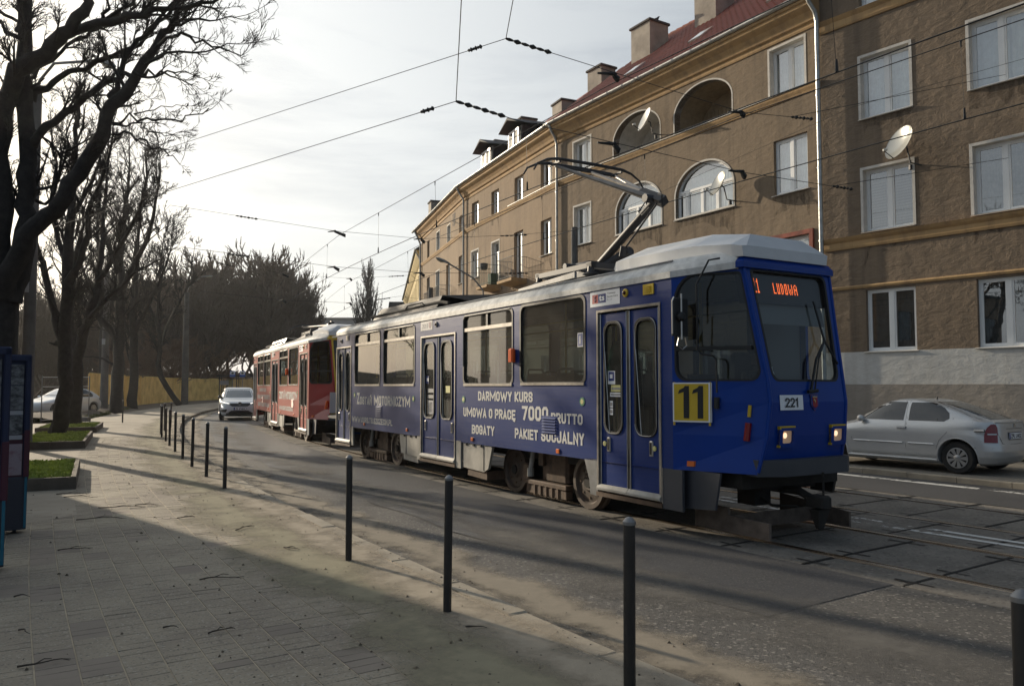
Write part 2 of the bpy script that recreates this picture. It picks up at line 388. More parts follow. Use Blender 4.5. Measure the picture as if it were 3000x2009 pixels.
# rails
for k, off in enumerate((0.0, 1.435, 2.72, 4.155)):
    sg = 1 if k % 2 == 0 else -1          # the groove lies on the inner side
    S = np.concatenate([np.arange(-13, 30, 0.75), np.arange(30, 100, 2.0)])
    head = MB(); prof = [(-0.045, -0.03), (-0.04, 0.006), (0.022, 0.006), (0.026, -0.04), (0.066, -0.04), (0.068, 0.001), (0.08, 0.001), (0.08, -0.05)]
    head.loft([[tuple(path(s, off + sg * a, b)) for a, b in prof] for s in S], closed=False)
    o = head.fast('tram_rail', M_steel); tag(o, kind='structure')
# concrete panels
PL = 0.95
cols = [(-0.55, -0.05), (0.085, 1.35), (1.52, 2.66), (2.81, 4.07), (4.205, 4.65)]
bedroot = thing('track_panels', None, None); bedroot['kind'] = 'structure'
rest = MB(); cnt = 0
for ci, (o0, o1) in enumerate(cols):
    for i in range(-12, 75):
        s0 = i * PL + (0.4 if ci in (2,) else 0); s1 = s0 + PL - 0.035
        dz = rng.uniform(-0.006, 0.002); mb = MB()
        e = [rng.uniform(-.012, .012) if ci in (0, 4) else 0 for _ in range(4)]
        top = [path(s0, o0 + e[0], dz), path(s0, o1, dz), path(s1, o1, dz + rng.uniform(-.003, .003)), path(s1, o0 + e[1], dz)]
        if ci == 0:
            top.append(path((s0 + s1) / 2, o0 + e[2], dz))
        low = [p - Vector((0, 0, 0.05)) for p in top]
        mb.loft([low, top], False, True)
        if -4 <= i <= 13:
            o = mb.build('concrete_panel', M_con, bedroot); cnt += 1
        else: rest.add(mb)
tag(rest.fast('concrete_panel_rest', M_con, bedroot), kind='stuff')
tm_ = MB()
for ci, (o0, o1) in enumerate(cols):
    for i in range(-12, 40):
        s0 = i * PL + (0.4 if ci == 2 else 0) - .018
        for oo in ([o0 + .17] if ci in (0, 4) else [o0 + .16, o1 - .16]):
            w_ = rng.uniform(.010, .022); l_ = rng.uniform(.12, .2); q_ = rng.uniform(-.03, .03)
            tm_.face([path(s0 - l_, oo - w_ + q_, .0042), path(s0 + l_, oo - w_, .0042), path(s0 + l_, oo + w_, .0042), path(s0 - l_, oo + w_ * .6 + q_, .0042)])
        if o1 - o0 > .4: tm_.face([path(s0 - .012, o0 + .02, .0038), path(s0 - .016, o1 - .02, .0038), path(s0 + .02, o1 - .02, .0038), path(s0 + .016, o0 + .02, .0038)])
tag(tm_.fast('tar_seams', M_black), kind='structure')

# painted marks
def paintmat(name, thr, c=(0.62, 0.61, 0.57)):
    m = bpy.data.materials.new(name); m.use_nodes = True; t = NT(m.node_tree); t.n.clear(); o = t.add('OutputMaterial')
    p = t.add('BsdfPrincipled'); p.inputs['Base Color'].default_value = (*c, 1); p.inputs['Roughness'].default_value = 0.7
    tr = t.add('BsdfTransparent'); g = t.add('NewGeometry').outputs['Position']
    f = t.ramp(t.math('ADD', t.math('MULTIPLY', t.noise(g, 9, 8, 0.7), .6), t.math('MULTIPLY', t.noise(g, 0.9, 3, 0.5), .4)), [(thr - .03, 0.0), (thr + .03, 1.0)])
    mx = t.add('MixShader'); t.l.new(f, mx.inputs[0]); t.l.new(tr.outputs[0], mx.inputs[1]); t.l.new(p.outputs[0], mx.inputs[2]); t.l.new(mx.outputs[0], o.inputs[0]); return m
M_line = paintmat('road_paint', 0.40); M_worn = paintmat('road_paint_worn', 0.49)
def line(off0, off1, s0, s1, m, z=0.005, n=20, name='painted_line'):
    S = np.linspace(s0, s1, n); mb = MB(); mb.loft([[tuple(path(s, off0, z)), tuple(path(s, off1, z))] for s in S], closed=False)
    return tag(mb.fast(name, m), kind='structure')
line(1.86, 1.96, -9, 1.9, M_line); line(2.1, 2.2, -9, 2.0, M_line)
line(1.86, 1.96, 1.9, 9, M_worn); line(2.1, 2.2, 2.0, 9, M_worn)
line(7.0, 7.22, -8, 12, M_worn, z=-0.102)

# near kerb stones
def kz(y): return PZ(y) + 0.006
kroot = thing('near_kerb', None, None); kroot['kind'] = 'structure'; krest = MB()
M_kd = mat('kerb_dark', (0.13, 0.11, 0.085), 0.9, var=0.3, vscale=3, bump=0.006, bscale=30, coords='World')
s = 3.0; i = 0
while s < 118:
    L = 0.98; a, b = s + .006, s + L - .006; dz = rng.uniform(-.008, .006); do = rng.uniform(-.01, .01)
    pa = [kerb(a, 0.0 + do), kerb(a, 0.15 + do), kerb(b, 0.15 + do), kerb(b, 0.0 + do)]
    z = kz(pa[0].y) + dz; mb = MB()
    lo = [Vector((p.x, p.y, -0.12)) for p in pa]; mid = [Vector((p.x, p.y, z - .012)) for p in pa]
    c = sum(pa, Vector()) / 4; hi = [Vector((p.x + (c.x - p.x) * .03, p.y + (c.y - p.y) * .03, z)) for p in pa]
    mb.loft([lo, mid, hi], False, True)
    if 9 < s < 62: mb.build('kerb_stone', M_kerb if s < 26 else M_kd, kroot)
    else: krest.add(mb)
    s += L; i += 1
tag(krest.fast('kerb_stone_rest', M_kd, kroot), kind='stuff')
# far kerb and far pavement
fkroot = thing('far_kerb', None, None); fkroot['kind'] = 'structure'; fkr = MB()
for i in range(-12, 95):
    s0, s1 = i * 1.0 + .006, i * 1.0 + .994; z = -0.045 + rng.uniform(-.006, .006); mb = MB()
    lo = [path(s0, 8.0, -.25), path(s0, 8.14, -.25), path(s1, 8.14, -.25), path(s1, 8.0, -.25)]
    mb.loft([lo, [Vector((p.x, p.y, z - .01)) for p in lo], [Vector((p.x, p.y, z)) for p in [path(s0 + .01, 8.012), path(s0 + .01, 8.13), path(s1 - .01, 8.13), path(s1 - .01, 8.012)]]], False, True)
    if -3 <= i < 16: mb.build('kerb_stone', M_kerb, fkroot)
    else: fkr.add(mb)
tag(fkr.fast('kerb_stone_rest', M_kerb, fkroot), kind='stuff')
def brickmat(t, p, tcn):
    br = t.add('TexBrick'); t.l.new(tcn, br.inputs['Vector']); br.inputs['Scale'].default_value = 4.0; br.inputs['Mortar Size'].default_value = 0.03
    br.inputs['Color1'].default_value = (0.20, 0.18, 0.15, 1); br.inputs['Color2'].default_value = (0.27, 0.24, 0.2, 1); br.inputs['Mortar'].default_value = (0.1, 0.09, 0.07, 1)
    t.l.new(br.outputs[0], p.inputs['Base Color'])
M_fp = mat('far_pavement', (0.2, 0.18, 0.15), 0.9, bump=0.003, bscale=60, coords='World', build=brickmat)
fp = strip(lambda s: path(s, 8.14), lambda s: path(s, 22), _S, 2, 'far_pavement', M_fp, zf=lambda s, t: -0.06); tag(fp, kind='structure')

# pavement: sheet of sand and the pavers set in it
pav = strip(lambda s: kerb(s, 0.15), lambda s: kerb(s, 7.5 if s < 40 else 4.2), np.arange(2, 133, 1.0), 3, 'pavement', M_sand, zf=None)
for v in pav.data.vertices: v.co.z = PZ(v.co.y) - 0.004
tag(pav, kind='structure')
def in_view(p, marg=0.02):
    y, z = p.y, p.z - EYE
    f = y * math.cos(R(3.126)) + z * math.sin(R(3.126)); up = -y * math.sin(R(3.126)) + z * math.cos(R(3.126))
    if f < .3: return False
    return abs(p.x / f) < 1500 / 2298 + marg and abs(up / f) < 1004 / 2298 + marg
cand = []
s_end = kerb_s(24.0)
r_ = 0; o_ = 0.165
while o_ < 3.75:
    s = 7.5 + (0.05 if r_ % 2 else 0.0) + rng.uniform(0, .02)
    while s < s_end:
        p = kerb(s + .05, o_ + .1)
        lim = 3.75 if p.y < 10.6 else 2.42
        if o_ < lim:
            p.z = 0.05
            if in_view(p, .06): cand.append((p.length_squared, s, o_, r_))
        s += 0.104
    o_ += 0.212; r_ += 1
cand.sort()
proot = thing('pavers', None, None); proot['kind'] = 'structure'
stuff = MB(); stuffd = MB()
def paver(mb, s, o, rn):
    g = [kerb(s, o), kerb(s, o + .2035), kerb(s + .1015, o + .2035), kerb(s + .1015, o)]
    z = PZ(g[0].y) + rn.uniform(-.0012, .0012); t = (rn.uniform(-.0012, .0012), rn.uniform(-.0012, .0012))
    c = sum(g, Vector()) / 4
    low = [(p.x, p.y, z - .03) for p in g]; mid = [(p.x, p.y, z - .0018) for p in g]
    hi = [(p.x + (c.x - p.x) * .025, p.y + (c.y - p.y) * .025, z + t[0] * (1 if i_ < 2 else -1) + t[1] * (1 if i_ in (1, 2) else -1)) for i_, p in enumerate(g)]
    mb.loft([low, mid, hi], False, True)
def isdark(s, o): return mnoise.noise(Vector((s * 2.1, math.floor(o / .212) * 1.7, 4.2))) > .33 and o > 1.0
for k, (d, s, o, r__) in enumerate(cand):
    dk = isdark(s, o)
    if k < 300:
        mb = MB(); paver(mb, s, o, rng); mb.fast('paver', M_pavd if dk else M_pav, proot)
    else: paver(stuffd if dk else stuff, s, o, rng)
tag(stuff.fast('paver_rest', M_pav, proot), kind='stuff'); tag(stuffd.fast('paver_rest_dark', M_pavd, proot), kind='stuff')
# further pavement with its courses in the material
far_p = strip(lambda s: kerb(s, 0.15), lambda s: kerb(s, 4.2), np.arange(s_end + .2, 131, 1.0), 3, 'pavement_far', M_flag)
for v in far_p.data.vertices: v.co.z = PZ(v.co.y) + 0.001
tag(far_p, kind='structure')
side_p = strip(lambda s: kerb(s, 3.78 if s < kerb_s(10.6) else (2.45 if s < s_end else 4.22)), lambda s: kerb(s, 7.4 if s < kerb_s(34) else 2.5), np.arange(4, kerb_s(35), 1.0), 3, 'plaza', M_flag)
for v in side_p.data.vertices: v.co.z = PZ(v.co.y) + 0.001
tag(side_p, kind='structure')
# earth verge left of the path and the parking ground
ve = MB(); pts = [(-9, 5), (-14.5, 17), (-18, 27), (-17.9, 31), (-19.5, 40), (-24.5, 55), (-28.2, 75), (-29, 120), (-180, 120), (-180, 5)]
ve.face([(x, y, 0.03) for x, y in pts]); tag(ve.fast('earth_verge', M_earth), kind='structure')

# drifts of sand and moss on both sides of the kerb
def driftmat(name, c, thr, scale=3.0):
    m = bpy.data.materials.new(name); m.use_nodes = True; t = NT(m.node_tree); t.n.clear(); o = t.add('OutputMaterial')
    p = t.add('BsdfPrincipled'); p.inputs['Roughness'].default_value = 0.95; tr = t.add('BsdfTransparent'); g = t.add('NewGeometry').outputs['Position']
    uv = t.add('UVMap'); uv.uv_map = 'UVMap'; sx = t.add('SeparateXYZ'); t.l.new(uv.outputs[0], sx.inputs[0])
    edge = t.math('SUBTRACT', 1.0, t.math('ABSOLUTE', t.math('SUBTRACT', t.math('MULTIPLY', sx.outputs[0], 2.0), 1.0)))
    n = t.math('ADD', t.math('MULTIPLY', t.noise(g, scale, 8, 0.72), .55), t.math('MULTIPLY', t.noise(g, scale * .25, 3, 0.5), .45))
    f = t.ramp(t.math('ADD', n, t.math('MULTIPLY', edge, 0.28)), [(thr - .09, 0.0), (thr + .12, .92)])
    cc = t.mix(t.noise(g, 7, 6, .7), tuple(x * .72 for x in c), tuple(min(1, x * 1.25) for x in c)); t.l.new(cc, p.inputs['Base Color'])
    b = t.add('Bump'); b.inputs['Distance'].default_value = .004; t.l.new(t.noise(g, 90, 5, .7), b.inputs['Height']); t.l.new(b.outputs[0], p.inputs['Normal'])
    mx = t.add('MixShader'); t.l.new(f, mx.inputs[0]); t.l.new(tr.outputs[0], mx.inputs[1]); t.l.new(p.outputs[0], mx.inputs[2]); t.l.new(mx.outputs[0], o.inputs[0]); return m
def drift(name, o0, o1, s0, s1, m, zf):
    S = np.arange(s0, s1, 0.5); me = bpy.data.meshes.new(name); v = []; f = []
    for s in S:
        a, b = kerb(s, o0), kerb(s, o1); v += [(a.x, a.y, zf(a)), (b.x, b.y, zf(b))]
    for i in range(len(S) - 1): f.append((2 * i, 2 * i + 1, 2 * i + 3, 2 * i + 2))
    me.from_pydata(v, [], f); uv = me.uv_layers.new(name='UVMap')
    for li, lp in enumerate(me.loops): uv.data[li].uv = (lp.vertex_index % 2, 0)
    me.materials.append(m); o = bpy.data.objects.new(name, me); col.objects.link(o); return tag(o, kind='stuff')
drift('moss_on_pavers', 0.02, 1.5, 5, 60, driftmat('moss_drift', (0.28, 0.25, 0.165), 0.66, 1.6), lambda p: PZ(p.y) + .006)
drift('sand_on_pavers', -0.05, 0.75, 5, 60, driftmat('sand_drift', (0.38, 0.32, 0.24), 0.66, 2.6), lambda p: PZ(p.y) + .0095)
drift('sand_in_gutter', -.75, 0.0, 5, 90, driftmat('sand_gutter', (0.27, 0.23, 0.175), 0.61, 2.4), lambda p: 0.006)
drift('dust_on_road', -2.6, -0.5, 5, 50, driftmat('dust_road', (0.14, 0.13, 0.115), 0.74, 0.9), lambda p: 0.0075)

# crumbs of soil and gravel
cr = MB()
def crumb(x, y, z, r):
    k = len(cr.v); h = r * rng.uniform(.5, 1.1); a = rng.uniform(0, 6.28)
    for j in range(4): cr.v.append((x + r * math.cos(a + j * 1.57) * rng.uniform(.6, 1.2), y + r * math.sin(a + j * 1.57) * rng.uniform(.6, 1.2), z))
    cr.v.append((x, y, z + h))
    for j in range(4): cr.f.append((k + j, k + (j + 1) % 4, k + 4))
for _ in range(5200):
    s = rng.uniform(8, 40); o = abs(rng.normal(0, .75)) if rng.rand() < .7 else -abs(rng.normal(.25, .22))
    if rng.rand() < .12: o = rng.uniform(.3, 3.6)
    p = kerb(s, o); z = PZ(p.y) + .002 if o > 0 else 0.002
    crumb(p.x, p.y, z, abs(rng.normal(0, .006)) + .0035)
tag(cr.fast('soil_crumbs', M_earth), kind='stuff')
# fallen twigs
M_twig = mat('twig_bark', (0.045, 0.035, 0.027), 0.9)
gpx = lambda u, v, z=.055: (lambda r: Vector((0, 0, EYE)) + r * ((z - EYE) / r.z))(Vector(((u - 1500) / 2298, math.cos(R(3.126)) + (v - 1004.5) / 2298 * math.sin(R(3.126)), math.sin(R(3.126)) - (v - 1004.5) / 2298 * math.cos(R(3.126)))))
tw = [(650, 1695, .34, 15, 'forked dark twig lying alone in the middle of the shaded pavers'), (648, 1850, .16, 40, 'short forked twig in the shade near the bottom of the pavement'), (130, 1945, .26, 30, 'long thin twig in the shaded lower left corner'),
      (358, 1487, .6, 3, 'longest straight twig lying just below the grass bed'), (300, 1520, .55, 10, 'branching twig at the edge of the big shadow'), (240, 1456, .5, -6, 'curved twig next to the front kerb of the nearest bed'), (210, 1447, .4, 12, 'twig against the foot of the nearest bed'),
      (220, 1610, .3, 20, 'bent twig in the shade beside the display boards'), (852, 1608, .22, -30, 'small twig on the sunlit pavers between the second and third bollard'), (545, 1517, .2, 25, 'small hooked twig on the sunlit pavers'), (715, 1548, .25, 60, 'thin angled twig on the mossy sunlit pavers'),
      (66, 1748, .12, 0, 'stubby dark twig in the shade close to the left edge'), (72, 1852, .14, -35, 'dark twig at the left edge of the shaded pavement'), (430, 1480, .3, 8, 'thin twig across the light joints in the sun'), (1395, 1840, .14, -8, 'small twig beside the foot of the near bollard'), (500, 1840, .1, 0, 'tiny straight twig in the shade')]
for i, (u, v, L, ang, lab) in enumerate(tw):
    p = gpx(u, v); mb = MB(); a = R(ang); d = Vector((math.cos(a), math.sin(a), 0)); q = Vector((-d.y, d.x, 0))
    pts = [Vector((0, 0, .006)) + d * (L * (t - .5)) + q * (L * .07 * math.sin(t * 7 + i)) + Vector((0, 0, .012 * math.sin(t * 3.1))) for t in np.linspace(0, 1, 7)]
    mb.tube(pts, [.0065 - .0008 * k for k in range(7)], 5)
    for t, sg in ((2, 1), (4, -1)):
        if L > .15: mb.tube([pts[t], pts[t] + d * L * .16 + q * sg * L * .14 + Vector((0, 0, .01)), pts[t] + d * L * .3 + q * sg * L * .2], [.004, .003, .002], 4)
    o = mb.build('twig', M_twig); o.location = p; tag(o, lab, 'twig', 'fallen twigs on the pavement')
# ------------------------------------------------------------ the terrace of houses on the right
def plaster(base, stain, streak=0.5, bumpd=0.05):
    def b(t, p, tcn):
        o = tcn
        big = t.noise(t.mapping(o, (1, 1, 1)), 0.45, 5, 0.6)
        st = t.noise(t.mapping(o, (2.6, 2.6, 0.22)), 1.3, 6, 0.65)
        fine = t.noise(o, 9, 6, 0.7)
        c = t.mix(t.ramp(big, [(0.3, 0.0), (0.7, 1.0)]), tuple(x * 0.80 for x in base), tuple(min(1, x * 1.14) for x in base))
        c = t.mix(t.math('MULTIPLY', t.ramp(st, [(0.46, 0.0), (0.66, 1.0)]), streak), c, stain)
        c = t.mix(t.math('MULTIPLY', t.ramp(fine, [(0.4, 0.0), (0.8, 1.0)]), 0.25), c, tuple(x * 1.5 for x in base))
        t.l.new(c, p.inputs['Base Color'])
        # hand-thrown render: broad trowel strokes and grain
        n1 = t.noise(t.mapping(o, (1.0, 1.0, 1.9), rot=(0, .5, 0)), 2.6, 5, 0.58, 0.35); n2 = t.noise(o, 30, 4, 0.65)
        h = t.math('ADD', t.math('MULTIPLY', n1, 0.75), t.math('MULTIPLY', n2, 0.16))
        bp = t.add('Bump'); bp.inputs['Distance'].default_value = bumpd; bp.inputs['Strength'].default_value = 1.0; t.l.new(h, bp.inputs['Height']); t.l.new(bp.outputs[0], p.inputs['Normal'])
    return b
M_wall = mat('render_brown', (0.2, 0.14, 0.09), 0.92, build=plaster((0.205, 0.152, 0.100), (0.105, 0.08, 0.056), .6, bumpd=0.035))
M_wallA = mat('render_dark_brown', (0.2, 0.14, 0.09), 0.92, build=plaster((0.185, 0.138, 0.095), (0.095, 0.074, 0.054), .6, bumpd=0.06))
M_wallB = mat('render_tan', (0.2, 0.14, 0.09), 0.92, build=plaster((0.275, 0.20, 0.13), (0.17, 0.125, 0.085), .6, bumpd=0.03))
M_pl1 = mat('plinth_pale_grey', (0.2, 0.2, 0.2), 0.9, build=plaster((0.50, 0.50, 0.48), (0.38, 0.36, 0.33), 0.4, 0.03))
M_pl2 = mat('plinth_grey', (0.2, 0.2, 0.2), 0.9, build=plaster((0.27, 0.245, 0.215), (0.2, 0.18, 0.155), 0.4, 0.03))
M_och = mat('cornice_ochre', (0.40, 0.27, 0.13), 0.85, build=plaster((0.42, 0.27, 0.125), (0.20, 0.125, 0.07), 0.6, 0.01))
M_rev = mat('reveal_pale', (0.56, 0.53, 0.48), 0.85, var=0.15, vscale=5, bump=0.004, bscale=40)
M_pvc = mat('window_white', (0.80, 0.80, 0.78), 0.35, var=0.04, vscale=3)
M_blu = mat('window_bluegrey', (0.33, 0.38, 0.42), 0.5)
M_zinc = mat('zinc_gutter', (0.42, 0.43, 0.42), 0.38, metal=0.7, var=0.25, vscale=5, bump=0.002, bscale=30)
M_cap = mat('sill_metal_white', (0.75, 0.72, 0.66), 0.45)
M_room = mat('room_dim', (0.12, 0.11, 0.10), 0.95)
M_curt = mat('net_curtain', (0.80, 0.83, 0.84), 0.95, var=0.15, vscale=6)
M_curtd = mat('curtain_grey', (0.28, 0.28, 0.27), 0.95, var=0.3, vscale=9)
def slats(t, p, tcn):
    wv = t.add('TexWave', wave_type='BANDS', bands_direction='Z'); t.l.new(tcn, wv.inputs[0]); wv.inputs['Scale'].default_value = 4.2; wv.inputs['Distortion'].default_value = .6
    t.l.new(t.mix(wv.outputs['Fac'], (.07, .065, .06), (.15, .14, .13)), p.inputs['Base Color'])
M_blind = mat('window_blind', (.12, .11, .1), .8, build=slats)
M_wood = mat('loggia_boards', (0.34, 0.26, 0.16), 0.8, var=0.2, vscale=6)
M_tile = mat('roof_tile', (0.24, 0.068, 0.04), 0.6, var=0.35, vscale=2.2, bump=0.003, bscale=60)
M_slate = mat('roof_felt_dark', (0.035, 0.037, 0.042), 0.8, var=0.3, vscale=2)
M_chim = mat('chimney_render', (0.33, 0.29, 0.24), 0.9, var=0.28, vscale=1.6, bump=0.01, bscale=25)
M_chimt = mat('chimney_cap', (0.07, 0.065, 0.06), 0.9)
M_redf = mat('red_oxide', (0.22, 0.055, 0.035), 0.8, var=0.4, vscale=6)
M_iron = mat('dark_iron', (0.035, 0.035, 0.037), 0.6)
M_dish = mat('dish_pale_metal', (0.42, 0.42, 0.39), 0.28, metal=0.35)
M_dishw = mat('dish_white', (0.74, 0.73, 0.69), 0.5)
G_win = glassmat('window_glass', (0.75, 0.80, 0.80), 0.1, ior=2.5, rough=0.01)
def dampmat():
    m = bpy.data.materials.new('damp_mark'); m.use_nodes = True; t = NT(m.node_tree); t.n.clear(); o = t.add('OutputMaterial'); p = t.add('BsdfPrincipled'); p.inputs['Base Color'].default_value = (.075, .055, .038, 1); p.inputs['Roughness'].default_value = .95
    tr = t.add('BsdfTransparent'); c = t.add('TexCoord').outputs['Object']; f = t.ramp(t.noise(t.mapping(c, (5, 1, .8)), 1.6, 6, .7), [(.42, 0.0), (.72, .75)])
    mx = t.add('MixShader'); t.l.new(f, mx.inputs[0]); t.l.new(tr.outputs[0], mx.inputs[1]); t.l.new(p.outputs[0], mx.inputs[2]); t.l.new(mx.outputs[0], o.inputs[0]); return m
M_damp = dampmat()
SEC = {'A': ((8.46, 21.10), 39.0), 'B': ((8.46, 21.10), 31.67), 'C': ((1.91, 31.71), 23.84), 'D': ((-2.54, 41.79), 17.48)}
def sec_root(k, label):
    p, h = SEC[k]; return thing('apartment_building', label, 'apartment building', (p[0], p[1], 0), R(h + 90), 'terraced apartment houses along the tram line')
def window(par, h, y=-0.14, bars=(0.5,), m=None, fw=0.065, sill=True, curtain=None, surround=False, transom=None, sillm=None, cz=0.0, g=None):
    m = m or M_pvc
    wn = ring(MB(), h, fw, y, y - .07)
    for b in bars:
        xb = h[0] + (h[1] - h[0]) * b; wn.box(xb - .05, xb + .05, y - .068, y + .004, h[2] + fw * .5, (h[3] if transom is None else transom) - fw * .5)
    if transom: wn.box(h[0] + fw * .5, h[1] - fw * .5, y - .066, y + .008, transom - .04, transom + .04)
    w_ = wn.build('window', m, par)
    # sash frames and panes between the bars
    xs = [h[0]] + [h[0] + (h[1] - h[0]) * b for b in bars] + [h[1]]
    z1 = transom or h[3]
    for a, b in zip(xs, xs[1:]):
        hh = (a + fw * .6, b - fw * .6, h[2] + fw * .6, z1 - fw * .6)
        if transom is None and isinstance(h[4] if len(h) > 4 else None, dict): continue
        sf = MB(); ring(sf, hh, 0.05, y - .015, y - .06); sf.build('sash', m, w_)
        pf = MB(); pane_face(pf, (hh[0] + .045, hh[1] - .045, hh[2] + .045, hh[3] - .045), y - .04); pf.build('pane', g or G_win, w_)
    if transom or (len(h) > 4 and isinstance(h[4], dict)):
        hp = list(h); hp[2] = transom or h[2]; pf = MB(); pane_face(pf, tuple(hp), y - .042); pf.build('pane', g or G_win, w_)
    if sill:
        sb = MB(); sb.prism([(0.07, h[2] - .035), (0.075, h[2] - .02), (y + .0, h[2] + .012), (y - .02, h[2] - .03)], h[0] - .06, h[1] + .06, 'yz'); sb.build('sill', sillm or M_cap, w_)
    if sill and random.random() < .8:
        dm2 = MB(); xa, xb_ = h[0] - .04, h[1] + .04; n_d = 7; zs_ = [h[2] - .04 - random.uniform(.25, .9) * (1.2 if i in (0, n_d) else .6) for i in range(n_d + 1)]
        for i in range(n_d):
            x_a, x_b = xa + (xb_ - xa) * i / n_d, xa + (xb_ - xa) * (i + 1) / n_d; dm2.face([(x_a, .0035, h[2] - .04), (x_b, .0035, h[2] - .04), (x_b, .0035, zs_[i + 1]), (x_a, .0035, zs_[i])])
        dm2.build('damp_mark', M_damp, w_)
    if curtain:
        cb = MB(); k = int((h[1] - h[0]) / .06); P = [(h[0] + (h[1] - h[0]) * i / k, y - .16 - .018 * (i % 2)) for i in range(k + 1)]
        ztop = h[3] if transom is None or len(h) < 5 else h[3] - .25
        cb.loft([[(x, yy, h[2] + cz) for x, yy in P], [(x, yy, ztop) for x, yy in P]], closed=False); cb.build('curtain', curtain, w_)
    if surround:
        s2 = MB(); o = outline(h); s2.loft([[(x, .012, z) for x, z in outline((h[0] - .07, h[1] + .07, h[2] - .0, h[3] + .07, *h[4:]))], [(x, .012, z) for x, z in o], [(x - (.004 if x > (h[0] + h[1]) / 2 else -.004), y, z - (.004 if z > (h[2] + h[3]) / 2 else 0)) for x, z in o]]); s2.build('surround', M_rev, w_)
    return w_
def gutter(par, x0, x1, z, y=0.5, tilt=0.0):
    g = MB(); P = [(y + .085 * math.cos(a), z + .085 * math.sin(a)) for a in np.linspace(math.pi, 2 * math.pi, 9)]
    P2 = [(y + .078 * math.cos(a), z + .078 * math.sin(a)) for a in np.linspace(2 * math.pi, math.pi, 9)]
    g.prism(P + P2, x0, x1, 'yz')
    x = x0 + .4
    while x < x1: g.tube([(x, y - .09, z + .01), (x, y - .07, z - .06), (x, y, z - .095), (x, y + .07, z - .06), (x, y + .095, z + .015)], .009, 4); x += .85
    return g.build('gutter', M_zinc, par)
def profile(par, name, m, prof, x0, x1): return MB().prism(prof, x0, x1, 'yz').build(name, m, par)
CORN = [(-.02, 11.55), (.03, 11.55), (.05, 11.60), (.05, 11.68), (.12, 11.72), (.16, 11.82), (.24, 11.93), (.36, 12.02), (.40, 12.06), (.40, 12.13), (.46, 12.16), (.46, 12.24), (-.02, 12.24)]
STRG = [(-.02, 9.76), (.035, 9.77), (.05, 9.82), (.09, 9.9), (.10, 9.955), (-.02, 9.965)]
def pipe(par, pts, r=.055, name='downpipe'):
    d = MB().tube(pts, r, 10)
    for z in np.arange(1.5, pts[0][2] - 1.2, 2.0): d.tube([(pts[-1][0], pts[-1][1], z), (pts[-1][0], pts[-1][1], z + .05)], r * 1.18, 10)
    return d.build(name, M_zinc, par, smooth=50)
def shell(par, m, x0, x1, z1, holes, depth=9.0, inner=True, z0=0.0, pl=None, grid=None):
    mb = MB(); plate(mb, x0, x1, z0, z1, holes, 0.0, -0.26, grid=grid)
    mb.face([(x0, 0, z0), (x0, -depth, z0), (x0, -depth, z1), (x0, 0, z1)]); mb.face([(x1, 0, z0), (x1, -depth, z0), (x1, -depth, z1), (x1, 0, z1)])
    mb.face([(x0, -depth, z0), (x1, -depth, z0), (x1, -depth, z1), (x0, -depth, z1)]); mb.face([(x0, -.3, z1), (x1, -.3, z1), (x1, -depth, z1), (x0, -depth, z1)])
    w_ = mb.build('wall', m, par)
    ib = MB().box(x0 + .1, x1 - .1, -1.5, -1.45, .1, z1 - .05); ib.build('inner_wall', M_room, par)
    return w_

# --- section A: the nearest house, dark brown with pale plinth
A = sec_root('A', 'nearest brown house with pale grey plinth and satellite dish, right of the white downpipe')
colsA = [(-2.38, -1.12), (-5.05, -3.76), (-8.0, -6.8), (-10.6, -9.4)]
rowsA = [(2.50, 4.10), (5.60, 7.24), (8.58, 10.22), (11.58, 13.2)]
hA = [(a, b, z0, z1) for a, b in colsA for z0, z1 in rowsA]
wA = MB(); plate(wA, -12.5, 0.0, 2.5, 15.0, hA, 0.0, -0.24)
wA.face([(0, 0, 0), (0, -9, 0), (0, -9, 15), (0, 0, 15)]); wA.face([(-12.5, 0, 0), (-12.5, -9, 0), (-12.5, -9, 15), (-12.5, 0, 15)]); wA.face([(-12.5, -9, 0), (0, -9, 0), (0, -9, 15), (-12.5, -9, 15)]); wA.face([(-12.5, 0, 15), (0, 0, 15), (0, -9, 15), (-12.5, -9, 15)])
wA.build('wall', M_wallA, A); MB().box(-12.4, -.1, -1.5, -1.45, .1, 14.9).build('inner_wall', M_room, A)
MB().box(-12.5, 0.0, -.3, .02, 1.66, 2.498).build('plinth', M_pl1, A); MB().box(-12.5, 0.0, -.3, .05, 0, 1.66).build('lower_plinth', M_pl2, A)
profile(A, 'string_course', M_och, [(-.02, 5.22), (.04, 5.22), (.06, 5.28), (.06, 5.40), (.12, 5.46), (.16, 5.53), (-.02, 5.56)], -12.5, -.02)
profile(A, 'string_course', M_och, [(-.02, 4.15), (.035, 4.15), (.055, 4.2), (.035, 4.24), (-.02, 4.25)], -12.5, -.02)
profile(A, 'string_course', M_och, [(-.02, 11.22), (.04, 11.22), (.06, 11.28), (.06, 11.42), (.1, 11.47), (.14, 11.53), (-.02, 11.56)], -12.5, -.02)
profile(A, 'cornice', M_och, [(-.02, 14.4), (.1, 14.45), (.3, 14.8), (.45, 14.9), (.45, 15.05), (-.02, 15.05)], -12.5, 0)
for ci, (a, b) in enumerate(colsA):
    for ri, (z0, z1) in enumerate(rowsA):
        window(A, (a + .005, b - .005, z0 + .01, z1 - .005), y=-.17 if ri != 0 else -.1, surround=ri in (1, 2), curtain=[mat('curtain_dark', (.11, .115, .12), .95, var=.3, vscale=9), M_blind if ci == 0 else M_curtd, M_curt, M_curt][ri], cz=.0)
ter = MB(); ter.prism([(.05, 15.05), (.05, 15.3), (-4.5, 18.5), (-9, 15.3), (-9, 15.05)], -12.5, 0, 'yz'); ter.build('roof', M_tile, A)

